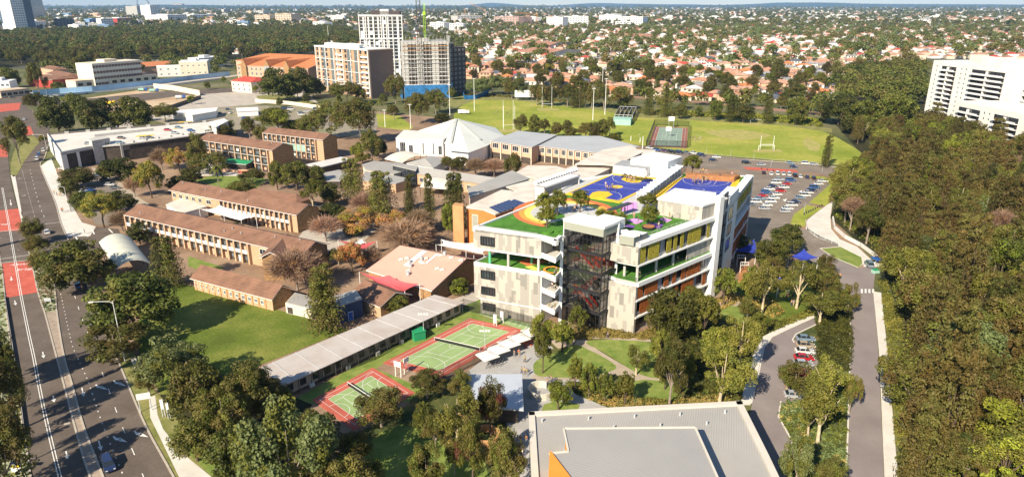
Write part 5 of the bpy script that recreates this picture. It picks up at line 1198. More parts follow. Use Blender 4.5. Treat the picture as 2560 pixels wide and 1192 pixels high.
block('beige_block','beige stepped block beside the blue construction fence','building',452,192,522,190,155,30,'cream_wall','apt_white',5,2,2,1.6,'glass_grey')
block('white_block','long low white block beside the beige stepped block','building',395,193,470,190,167,18,'apt_white','apt_white',4,2,2,1.6,'glass_grey',roofbox=False)
block('white_block','white flat-roofed house behind the beige stepped block','building',500,172,560,166,146,20,'apt_white','apt_white',4,2,2.4,1.6,'glass_grey')
gblk('long orange-roofed building behind the cream office',(352,168),(447,162),(450,152),9,3)
gable('brick_flats','red brick flats with brown roof by the road bend','flats',(66,196),(130,201),(128,188),8,2.6,'apt_red','tile_brown','apt_red',group=None,hip=6)
gable('brick_flats','tan flats with brown hip roof beside the red brick flats','flats',(112,184),(160,194),(190,186),9,3,'brick_pink','tile_brown','brick_pink',hip=6)
gable('brick_flats','distant flats with brown roof left of the cream office','flats',(98,170),(132,176),(140,168),8,3,'brick_pink','tile_brown','brick_pink',hip=6)
t,a,b,W_,L,dep = gable('red_roof_cottage','small cream cottage with red hip roof at the road junction','cottage',(575,203),(627,207),(632,197),10,3.6,'cream_wall','tile_red','cream_wall',hip=5); grid(t,W_(0,.6),W_(L,.6),1,9,4,2,1.6,2)
block('corner_shop','red and white corner shops at the left edge of the photo','shops',-30,238,30,236,205,20,'apt_white','apt_white',5,2,2.4,2,'glass_blue'); block('corner_shop','flat brown-roofed shop row at the left road junction','shops',4,246,76,238,228,16,'apt_tan','apt_tan',5,1,4,2.6,'recess_shade',roofbox=False)
slab('white_pavilion','white-roofed low pavilion behind the parking deck','pavilion',[(426,281),(455,275),(545,269),(540,278),(480,288)],5,'white_render','apt_white')
slab('white_pavilion','white shed at the edge of the car yard','shed',[(590,270),(645,268),(646,276),(592,279)],4,'white_render','apt_white')
# white waterfront apartments at right
def tower_right(label,px,ze_v,cols,rows,seed):
    t,q,h_ = block('white_apartments',label,'apartments',*px,ze_v,26,'apt_cream','apt_cream',0,rows)
    return t,q,h_
plain('apt_cream',(.74,.71,.64),.8,.05,.1)
def balconies(t,q,h_,s0,s1,rows,i=0,z0=2):
    A_,B_ = lerp(q[i],q[i+1],s0),lerp(q[i],q[i+1],s1)
    MB().wall(A_,B_,z0,h_-3,.1,0,-.12).build('recessed_glazing',MAT['glass'],t)
    for k in range(rows):
        z = z0+(h_-3-z0)*k/rows; MB().wall(A_,B_,z-.15,z+.15,1.8,0,-1.8).wall(A_,B_,z+.15,z+1.1,.08,0,-1.8).build('balcony',MAT['apt_white'],t)
        MB().box((*off2(lerp(A_,B_,.5),(unit(A_,B_).y,-unit(A_,B_).x),.9),z),(.3,1.7,2.8),math.atan2(unit(A_,B_).y,unit(A_,B_).x)).build('divider',MAT['apt_cream'],t)
t,q,h_ = tower_right('tall cream apartment tower with curved balconies at the right edge',(2306,300,2500,345),151,0,12,1)
balconies(t,q,h_,.13,.32,12); balconies(t,q,h_,.52,.9,12); grid(t,lerp(q[0],q[1],0),lerp(q[0],q[1],.12),3,h_-2,1,12,1.2,1.3); grid(t,lerp(q[0],q[1],.36),lerp(q[0],q[1],.48),3,h_-2,2,12,1.2,1.3)
MB().prism([lerp(q[0],q[1],.6),lerp(q[0],q[1],.85),off2(lerp(q[0],q[1],.85),(0,1),12),off2(lerp(q[0],q[1],.6),(0,1),12)],h_,h_+6).build('lift_core',MAT['apt_cream'],t)
t,q,h_ = tower_right('second cream apartment tower cut by the right edge of the photo',(2480,330,2640,372),148,0,12,2)
balconies(t,q,h_,.3,.75,12); 
t,q,h_ = tower_right('lower cream apartment wing with long balconies in front of the towers',(2372,348,2640,425),252,0,6,3)
balconies(t,q,h_,.04,.26,6); balconies(t,q,h_,.4,.62,6); grid(t,lerp(q[0],q[1],.28),lerp(q[0],q[1],.38),3,h_-2,2,6,1.2,1.3); balconies(t,q,h_,.75,.95,6)
# the skyline
SK = [('glass_tower','dark blue glass tower, leftmost of the skyline cluster','tower',8,76,40,78,-30,'tower_dark',5,18),('glass_tower','pale banded tower standing in front of the dark skyline towers','tower',42,79,76,77,-30,'apt_white',6,18),
 ('glass_tower','dark teal tower, rightmost of the skyline cluster','tower',84,54,116,52,-30,'tower_dark',5,16),('office_block','low blue office at the foot of the skyline towers','office',-10,58,28,58,34,'apt_blue',6,5),
 ('office_block','white podium building in front of the skyline towers','office',18,78,52,77,60,'apt_white',5,3),('office_block','dark curved office with terraces left of the yellow block','office',146,74,190,73,48,'apt_dark',5,5),('office_block','white office between the towers and the dark terraces','office',86,74,118,72,55,'apt_white',5,4),('office_block','small white office below the dark terraces','office',122,84,150,83,70,'apt_white',3,3),
 ('office_block','white office with a yellow stair on the skyline','office',256,70,286,69,47,'apt_white',5,4),('office_block','yellow block on the skyline beside the red building','office',252,69,262,69,46,'apt_yellow',2,4),('office_block','deep red brick block on the left skyline','office',296,67,336,65,46,'apt_red',5,4),('office_block','pale blue office on the left skyline','office',226,66,256,65,48,'apt_blue',4,4),
 ('office_block','grey unfinished twin tower with a crane on the left skyline','tower',346,45,375,44,16,'concrete',6,7),('office_block','bright white and blue skyline tower','tower',380,50,402,49,14,'apt_white',4,10),('office_block','pale twin towers near the left horizon','tower',432,22,456,22,10,'apt_tan',3,5),
 ('apartment_slab','white apartment slab right of the blue skyline tower','apartments',422,63,470,60,38,'apt_white',8,5),('apartment_slab','second white apartment slab above the dark woodland','apartments',476,52,536,50,38,'apt_white',9,4),('office_block','tan tiered office near the dark terraces','office',246,46,276,45,34,'apt_tan',4,4),
 ('apartment_slab','tan and white apartment block at the left of the mid skyline','apartments',640,60,676,61,38,'apt_tan',6,5),('apartment_slab','cream stepped apartment tower on the mid skyline','apartments',690,63,730,64,35,'apt_tan',6,6),('apartment_slab','white apartments with orange balconies left of the white tower','apartments',828,60,862,60,39,'apt_white',6,5),('apartment_slab','white flats below the orange-balcony apartments','apartments',783,70,812,71,55,'apt_white',4,3),('apartment_slab','tan low apartments on the mid skyline','apartments',748,50,776,50,40,'apt_tan',4,3),
 ('apartment_slab','white flats right of the unfinished tower','apartments',1075,72,1110,73,56,'apt_white',6,3),('apartment_slab','wide grey scaffolded block below the orange cranes','apartments',1144,62,1205,61,40,'concrete',8,5),('apartment_slab','small white flats left of the grey scaffolded block','apartments',1124,76,1158,77,59,'apt_white',5,3),('apartment_slab','red-brown and white apartments right of the grey block','apartments',1235,64,1296,66,42,'brick_red_white',8,5),
 ('apartment_slab','narrow white flats beside the yellow crane','apartments',1312,64,1338,65,43,'apt_white',4,5),('apartment_slab','bright white apartment slab, left of the central pair','apartments',1366,72,1406,73,43,'apt_white',8,6),('apartment_slab','bright white apartment slab, right of the central pair','apartments',1410,68,1470,68,41,'apt_white',9,6),('apartment_slab','white stepped apartments with a tall middle section','apartments',1497,62,1552,63,38,'apt_white',8,5),('apartment_slab','long white apartments at the right end of the white row','apartments',1552,66,1606,67,42,'apt_white',9,5),('apartment_slab','low white parking block in front of the white row','car park',1540,70,1582,70,54,'apt_white',5,3),
 ('white_hall','long white-roofed school building among the right suburb trees','building',2000,116,2062,116,105,'apt_white',5,1),('white_hall','white depot with a tower left of the tennis courts','building',1538,162,1578,163,143,'apt_white',4,2),('apartment_slab','white low flats behind the pool and trees','apartments',1160,66,1200,66,60,'apt_white',5,2)]
for k,(nm,lb,ct,u0,v0,u1,v1,vt,wl,c_,r_) in enumerate(SK):
    W0 = (V2(G(u1,v1))-V2(G(u0,v0))).length; h0 = ZAT(G(u0,v0),vt)
    block(nm,lb,ct,u0,v0,u1,v1,vt,W0*.5,wl,wl if wl != 'apt_red' else 'apt_white',c_,r_,W0/c_*.6,h0/r_*.5,'glass_blue' if wl in ('tower_dark','apt_blue') else 'glass_grey','white_trim' if wl != 'tower_dark' else 'apt_blue',seed=k)
rk = random.Random(77)
for k in range(56):
    if k < 34: u,v,h0 = rk.uniform(110,640),rk.uniform(38,78),rk.uniform(7,16)
    else: u,v,h0 = rk.uniform(640,1640),rk.uniform(34,62),rk.uniform(5,11)
    if any(abs(u-a) < b for a,b in ((950,75),(1065,60),(362,20),(391,14))): continue
    wpx = rk.uniform(12,32); W0 = (V2(G(u+wpx,v))-V2(G(u,v))).length; c_ = rk.choice(['apt_white','apt_white','apt_white','apt_tan','apt_cream','apt_blue','concrete'])
    block('skyline_block','pale mid-rise block standing among the trees of the left and centre skyline','building',u,v,u+wpx,v+rk.uniform(-.4,.4),v-h0,W0*.6,c_,c_,5,3,W0/5*.6,ZAT(G(u,v),v-h0)/3*.45,'glass_grey',seed=k,group='mid-rise blocks along the skyline')
RelMB.ORG = (0,0)
# long roofs of terraces among the houses
gable('terrace_block','long pink-roofed school building left of the far tennis court','building',(1270,116),(1360,118),(1362,104),8,4,'cream_wall','tile_terracotta','cream_wall'); gable('terrace_block','second pink-roofed school wing in front of the first','building',(1285,130),(1372,134),(1380,122),8,4,'cream_wall','tile_terracotta','cream_wall'); gable('terrace_block','wide terracotta-roofed building between two dark trees','building',(1530,93),(1635,94),(1635,85),7,4,'cream_wall','tile_terracotta','cream_wall')
RelMB.ORG = (0,0)
# ---- houses: the nearest three hundred stand as individuals, the rest of the suburb is one mass
HR = random.Random(7)
SUB = [(1168,196),(1240,215),(1400,226),(1540,242),(1700,256),(1960,268),(2060,262),(2280,232),(2300,150),(2700,150),(2700,66),(1150,66),(1160,100)]
SUBW = [G(u,max(v,20)) for u,v in SUB]
roofs = ['tile_terracotta']*3+['tile_pinkish']*7+['tile_grey']*3+['tile_red','tile_slate','roof_pale','tile_orange']
rname = {'tile_terracotta': 'terracotta','tile_pinkish': 'faded pink','tile_grey': 'grey','tile_red': 'bright red','tile_slate': 'dark slate','roof_pale': 'pale metal','tile_orange': 'orange'}
def house_meshes(kind,roof,wall):
    key = ('house',kind,roof,wall)
    if key in MAT: return MAT[key]
    w,d,h = [(13,10,3.3),(15,9,3.2),(11,10,6.2),(16,12,3.5)][kind]
    wl = _MB(); wl.box((0,0,0),(w,d,h)); r = _MB()
    def hip(cx,cy,ww,dd,z,ri):
        x,y = ww/2+.6,dd/2+.6; k = y if ww > dd else x
        e = [(cx-x,cy-y,z),(cx+x,cy-y,z),(cx+x,cy+y,z),(cx-x,cy+y,z)]
        if ww > dd: a,b = (cx-x+k,cy,z+ri),(cx+x-k,cy,z+ri); r.face([e[0],e[1],b,a]); r.face([e[1],e[2],b]); r.face([e[2],e[3],a,b]); r.face([e[3],e[0],a])
        else: a,b = (cx,cy-y+k,z+ri),(cx,cy+y-k,z+ri); r.face([e[0],e[1],a]); r.face([e[1],e[2],b,a]); r.face([e[2],e[3],b]); r.face([e[3],e[0],a,b])
        r.face([(p[0],p[1],z-.02) for p in e][::-1],1)
    hip(0,0,w,d,h,2.4)
    if kind in (0,1,3): wl.box((w*.25,-d/2-2,0),(w*.4,4.2,h-.03)); hip(w*.25,-d/2-1.6,w*.4,5,h+.03,1.7)
    if kind == 2: wl.box((-w/2-2,-1,0),(4,6,3)); hip(-w/2-1.6,-1,4.6,6,3.05,1.2)
    f = []
    for x in (-w*.3,0,w*.25): 
        yy = -d/2-.03 if x < w*.1 or kind == 2 else -d/2-4.13
        f.append((x,yy,.9))
        if kind == 2: f.append((x,yy,4))
    MAT[key] = (wl.mesh('wall',[MAT[wall]]),r.mesh('roof',[MAT[roof],MAT['white_trim']]),f); return MAT[key]
plain('house_white',(.66,.64,.6),.8,.08,.1); plain('house_cream',(.58,.49,.38),.8,.1,.1)
spots = []; far = []; HWIN = _MB().box((0,0,0),(1.7,.1,1.4)).mesh('window',[MAT['glass']])
ang = R(-14); ca,sa = math.cos(ang),math.sin(ang)
row = 0; y = -900
while y < 2600:
    x = -1800
    while x < 2400:
        wx,wy = x*ca-y*sa+HR.uniform(-3,3),x*sa+y*ca+700+HR.uniform(-3,3)
        if wy > 560:
            u,v = PX(wx,wy,0)
            if -60 < u < 2620 and inpoly(wx,wy,SUBW) and HR.random() < .74: (spots if wy < 1700 else far).append((wy,wx,u,v))
        x += HR.uniform(17,23)
    row += 1; y += 24 if row % 2 else 42
spots.sort(); NEAR_H = spots[:290]; REST_H = spots[290:]+far
HOUSEPTS = [(p[1],p[0]) for p in spots]
for wy,wx,u,v in NEAR_H:
    rf_ = HR.choice(roofs); k = HR.randrange(4); wl = HR.choice(['house_white','house_cream','house_cream','brick_pink'])
    mw,mr,mf = house_meshes(k,rf_,wl)
    side = 'far right' if u > 2050 else ('middle' if u > 1500 else 'left')
    t = thing('suburban_house',f"{'two-storey' if k == 2 else 'single-storey'} house, {rname[rf_]} roof, in the {side} suburb beyond the fields",'house',(wx,wy,0),ang+HR.choice([0,0,math.pi/2,math.pi,.1,-.1]),'houses of the suburb beyond the playing fields'); t.scale = (1.24,1.24,1.12)
    link('wall',mw,t); link('roof',mr,t); [setattr(link('window',HWIN,t),'location',p_) for p_ in mf]
def mass_houses(pts,name,label,s0=1.0,rfs=None,grow=0.0):
    V = []; Fc = []; Mi = []; mats = ['house_white','house_cream','apt_white','tile_terracotta','tile_pinkish','tile_grey','roof_pale','tile_red']
    for wx,wy in pts:
        sc = s0*(1+grow*HR.random()); w,d,h = HR.uniform(10,17)*sc,HR.uniform(8,12)*sc,HR.choice([3.3,3.3,6.2])*sc; a = ang+HR.choice([0,1.57,.3]); c,s = math.cos(a),math.sin(a)
        b = len(V); cor = [(-w/2,-d/2),(w/2,-d/2),(w/2,d/2),(-w/2,d/2)]
        for z in (0,h):
            for x_,y_ in cor: V.append((wx+x_*c-y_*s,wy+x_*s+y_*c,z))
        k = d/2
        for x_ in (-w/2+k,w/2-k): V.append((wx+x_*c,wy+x_*s,h+2.5*sc))
        Fc += [(b+i,b+(i+1) % 4,b+4+(i+1) % 4,b+4+i) for i in range(4)]; Mi += [HR.choice([0,1,2])]*4
        m_ = HR.choice([3,3,3,4,4,4,5,6,6,7] if rfs is None else rfs); Fc += [(b+4,b+5,b+9,b+8),(b+5,b+6,b+9),(b+6,b+7,b+8,b+9),(b+7,b+4,b+8)]; Mi += [m_]*4
    me = bpy.data.meshes.new(name); me.from_pydata(V,[],Fc)
    for q_ in mats: me.materials.append(MAT[q_])
    me.polygons.foreach_set('material_index',Mi); me.update(); tag(link(name,me),label,'houses',kind='stuff')
mass_houses([(p[1],p[0]) for p in REST_H],'suburb_houses','mass of pale and terracotta suburban roofs running to the skyline',1.18)
fp = []
for _ in range(5200):
    u = HR.uniform(-60,2620); v = 20+46*HR.random()**1.3
    p = G(u,v)
    if inpoly(u,v,[(-60,85),(700,92),(880,120),(1150,100),(1150,64),(2620,64),(2620,18),(-60,18)]): fp.append(p)
mass_houses(fp,'distant_houses','pale specks of distant houses and flats below the horizon',1.3,[3,4,5,6,6],1.5)
lp = [G(HR.uniform(640,1160),HR.uniform(66,128)) for _ in range(70)]+[G(HR.uniform(-20,640),HR.uniform(60,84)) for _ in range(40)]+[G(HR.uniform(560,600),HR.uniform(100,140)) for _ in range(4)]
mass_houses(lp,'woodland_houses','roofs scattered among the trees left of the white tower',1.15)
# ================================================================== vegetation
leaf_mat('leaf_dark',(0.0384,0.0503,0.0064),(0.0897,0.0958,0.0128)); leaf_mat('leaf_mid',(0.0698,0.083,0.00912),(0.146,0.147,0.019)); leaf_mat('leaf_olive',(0.0831,0.076,0.0142),(0.155,0.13,0.0258))
leaf_mat('leaf_gum',(0.108,0.119,0.0119),(0.218,0.199,0.0267)); leaf_mat('leaf_sage',(0.0818,0.11,0.0291),(0.164,0.19,0.0618)); leaf_mat('leaf_brown',(0.0808,0.0591,0.0122),(0.15,0.102,0.0213)); leaf_mat('leaf_bright',(0.139,0.192,0.00912),(0.28,0.293,0.019))
leaf_mat('leaf_yellow',(0.22,0.18,0.02),(0.36,0.27,0.03)); leaf_mat('leaf_autumn',(0.33,0.16,0.04),(0.48,0.25,0.07)); leaf_mat('leaf_red',(0.4,0.11,0.03),(0.52,0.2,0.06)); leaf_mat('leaf_dry',(0.25,0.15,0.09),(0.36,0.23,0.14))
leaf_mat('leaf_young',(0.0713,0.0926,0.00646),(0.202,0.196,0.0194)); leaf_mat('leaf_shrub',(0.22,0.17,0.03),(0.34,0.25,0.06)); leaf_mat('leaf_plum',(0.0945,0.0335,0.0171),(0.167,0.0575,0.0285))
plain('bark',(.12,.085,.06),.95,.3,1.5); plain('bark_pale',(.52,.42,.28),.85,.25,1.2); plain('bark_grey',(.26,.21,.17),.9,.2,1.5)
def leaf_quads(rs,cen,rad,n,size,flat=1.0,up=.25):
    """n leaf-sized faces on and just inside the surface of each clump; cen (k,3), rad (k,)"""
    k = len(cen); d = rs.normal(size=(k,n,3)); d /= np.linalg.norm(d,axis=2,keepdims=True)
    d[...,2] = np.where(rs.random((k,n)) < .3,np.abs(d[...,2]),d[...,2])
    rr = rad[:,None,None]*(1-.45*rs.random((k,n,1))**2)
    off = d*rr; off[...,2] *= flat
    c = (cen[:,None,:]+off).reshape(-1,3)
    nn = (d+rs.normal(size=d.shape)*.55+np.array([0,0,up])).reshape(-1,3); nn /= np.linalg.norm(nn,axis=1,keepdims=True)
    t = np.cross(nn,rs.normal(size=nn.shape)); t /= np.linalg.norm(t,axis=1,keepdims=True); b = np.cross(nn,t)
    s = size*(.6+.8*rs.random((len(c),1)))
    q = np.stack([c-t*s*.5,c-b*s*.32+t*s*.05,c+t*s*.55,c+b*s*.32],1)
    return q
def quad_mesh(name,q,mi,mats):
    n = len(q); me = bpy.data.meshes.new(name); me.vertices.add(n*4); me.vertices.foreach_set('co',q.reshape(-1).astype(np.float32))
    me.loops.add(n*4); me.loops.foreach_set('vertex_index',np.arange(n*4,dtype=np.int32)); me.polygons.add(n)
    me.polygons.foreach_set('loop_start',np.arange(0,n*4,4,dtype=np.int32)); me.polygons.foreach_set('loop_total',np.full(n,4,dtype=np.int32))
    for m in mats: me.materials.append(MAT[m])
    me.polygons.foreach_set('material_index',mi.astype(np.int32)); me.update(calc_edges=True); return me
def crown_mesh(kind,seed):
    rs = np.random.RandomState(seed)
    def dirs(k,zmin=-.5):
        o = []
        while len(o) < k:
            v = rs.normal(size=3); v /= np.linalg.norm(v)
            if v[2] > zmin: o.append(v)
        return np.array(o)
    if kind in ('round','dense','shrub'):
        k = 62; d = dirs(k,-.75); r = .62+.26*rs.random(k); cen = d*r[:,None]; rad = .17+.13*rs.random(k); mats = {'round': ['leaf_mid','leaf_dark','leaf_olive'],'dense': ['leaf_dark','leaf_mid','leaf_olive'],'shrub': ['leaf_mid','leaf_bright','leaf_dark']}[kind]; n,sz = 120,.085
        cen = np.vstack([cen,dirs(14,-1)*.35]); rad = np.concatenate([rad,np.full(14,.3)])
    elif kind in ('gum','forest','sage','palegum','autumn','yellow','red','plum','green'):
        nl_ = 8 if kind == 'palegum' else 12; lob = dirs(nl_,-.35)*np.array([.6,.6,.58]); k = 84 if kind != 'palegum' else 54
        cen = lob[rs.randint(0,nl_,k)]+rs.normal(size=(k,3))*.19; ln = np.linalg.norm(cen,axis=1); cen = np.where((ln > .86)[:,None],cen/ln[:,None]*.86,cen)
        rad = .14+.12*rs.random(k); n,sz = (150,.064)
        mats = {'gum': ['leaf_olive','leaf_mid','leaf_brown'],'forest': ['leaf_olive','leaf_brown','leaf_dark'],'sage': ['leaf_sage','leaf_sage','leaf_mid'],'palegum': ['leaf_gum','leaf_gum','leaf_mid'],
                'autumn': ['leaf_autumn','leaf_yellow','leaf_dry'],'yellow': ['leaf_yellow','leaf_gum','leaf_mid'],'red': ['leaf_red','leaf_autumn','leaf_olive'],'plum': ['leaf_olive','leaf_mid','leaf_plum'],'green': ['leaf_bright','leaf_mid','leaf_gum']}[kind]
    elif kind in ('casuarina','shaggy'):
        cen = []; rad = []
        for _ in range(11):
            a = rs.random()*6.28; r0 = .6*math.sqrt(rs.random()); top = 1-.6*r0*rs.random(); x,y = r0*math.cos(a),r0*math.sin(a)
            for j in range(7):
                t_ = j/6; cen.append((x*(1.1-.35*t_)+rs.normal()*.03,y*(1.1-.35*t_)+rs.normal()*.03,-.85+(top+.85)*t_)); rad.append(.26*(1-t_*.78)+.05)
        cen = np.array(cen); rad = np.array(rad); n,sz = 95,.058; mats = ['leaf_mid','leaf_olive','leaf_dark'] if kind == 'casuarina' else ['leaf_brown','leaf_olive','leaf_olive']
    elif kind == 'young':
        k = 44; d = dirs(k,-.7); cen = d*(.45+.4*rs.random(k))[:,None]; cen[:,:2] *= (1.1-.35*(cen[:,2:3]+1)/2); rad = .17+.1*rs.random(k); n,sz = 80,.11; mats = ['leaf_young','leaf_young','leaf_gum']
    elif kind == 'bare':
        k = 60; d = dirs(k,-.45); cen = d*(.35+.5*rs.random(k))[:,None]; rad = .12+.1*rs.random(k); n,sz = 60,.05; mats = ['leaf_dry','leaf_dry','leaf_autumn']
    q = leaf_quads(rs,cen,rad,n,sz,.85); mi = np.repeat(rs.choice([0,0,0,1,1,2],size=len(cen)),n)
    if kind == 'bare':
        # fine twigs: thin long faces from the middle out
        k = 2600; d = rs.normal(size=(k,3)); d[:,2] = np.abs(d[:,2])*.9-.1; d /= np.linalg.norm(d,axis=1,keepdims=True); r0 = .25+.55*rs.random((k,1)); ln = .16+.2*rs.random((k,1))
        a = d*r0; b = a+(d+rs.normal(size=d.shape)*.35)*ln; s = np.cross(d,rs.normal(size=d.shape)); s /= np.linalg.norm(s,axis=1,keepdims=True); w = .006
        q = np.vstack([q,np.stack([a-s*w*1.8,b-s*w,b+s*w,a+s*w*1.8],1)]); mi = np.concatenate([mi,np.full(k,3)]); mats = mats+['leaf_dry']
    return quad_mesh('crown',q,mi,mats)
def trunk_mesh(seed,mat,thick=.075,spread=.62,n=6):
    r = random.Random(seed); m = _MB(); lean = (r.uniform(-.1,.1),r.uniform(-.1,.1))
    k1 = (lean[0]*.4,lean[1]*.4,.42); m.bar((0,0,-.02),k1,(thick*2.1,thick*1.5),0,8)
    k2 = (lean[0],lean[1],.8); m.bar(k1,k2,(thick*1.5,thick*.9),0,8); m.bar(k2,(lean[0]*1.4,lean[1]*1.4,1.45),(thick*.9,thick*.3),0,6)
    for i in range(n):
        a = 6.28*i/n+r.uniform(-.4,.4); z0 = r.uniform(.4,.75); s = r.uniform(.6,1)*spread; p1 = (lean[0]*z0+math.cos(a)*s*.45,lean[1]*z0+math.sin(a)*s*.45,z0+.25); p2 = (lean[0]+math.cos(a)*s,lean[1]+math.sin(a)*s,z0+.25+r.uniform(.2,.5))
        m.bar((lean[0]*z0,lean[1]*z0,z0),p1,(thick*.85,thick*.55),0,6); m.bar(p1,p2,(thick*.55,thick*.2),0,5)
    m.sm = True; return m.mesh('trunk',[MAT[mat]])
CR = {}; KB = {'bare': 'bark_grey','palegum': 'bark_pale','gum': 'bark_grey','forest': 'bark_grey','sage': 'bark_grey'}
def get_crown(kind,i):
    if (kind,i) not in CR: CR[(kind,i)] = (crown_mesh(kind,hash_(kind)+i),trunk_mesh(i*7+hash_(kind),KB.get(kind,'bark')))
    return CR[(kind,i)]
def hash_(s): return sum((i+1)*ord(c) for i,c in enumerate(s))*13 % 9973
TR = random.Random(11); NVAR = 4
def tree_at(x,y,zb,r,a,zc,kind,name,label,group=None):
    t = thing(name,label,'tree' if kind != 'shrub' else 'shrub',(x,y,zb),0,group)
    c,tk = get_crown(kind,TR.randrange(NVAR)); rz = TR.uniform(0,6.28)
    oc = link('crown',c,t); oc.location = (0,0,zc-zb); oc.scale = (r,r,a); oc.rotation_euler = (0,0,rz)
    ot = link('trunk',tk,t); ot.scale = (min(r,5),min(r,5),zc-zb); ot.rotation_euler = (0,0,rz)
    return t
TREEPOS = []
def tree_box(u0,v0,u1,v1,kind,label,name='tree',zb=0.0,clear=.12,group=None):
    um,vm,zc = (u0+u1)/2,(v0+v1)/2,zb+5
    for _ in range(6):
        x,y = G(um,vm,zc); dp = y*math.cos(PITCH)+(CAMH-zc)*math.sin(PITCH); r = (u1-u0)/2*dp/FPX; el = math.atan2(CAMH-zc,y); hp = (v1-v0)/2*dp/FPX
        a = math.sqrt(max(hp*hp-(r*math.sin(el))**2,(.5*r)**2))/math.cos(el)*1.0; a = max(.55*r,min(a,2.4*r)); zc = zb+clear*2*a+a
    TREEPOS.append((x,y,r)); return tree_at(x,y,zb,r*1.12,a*1.12,zc,kind,name,label,group)
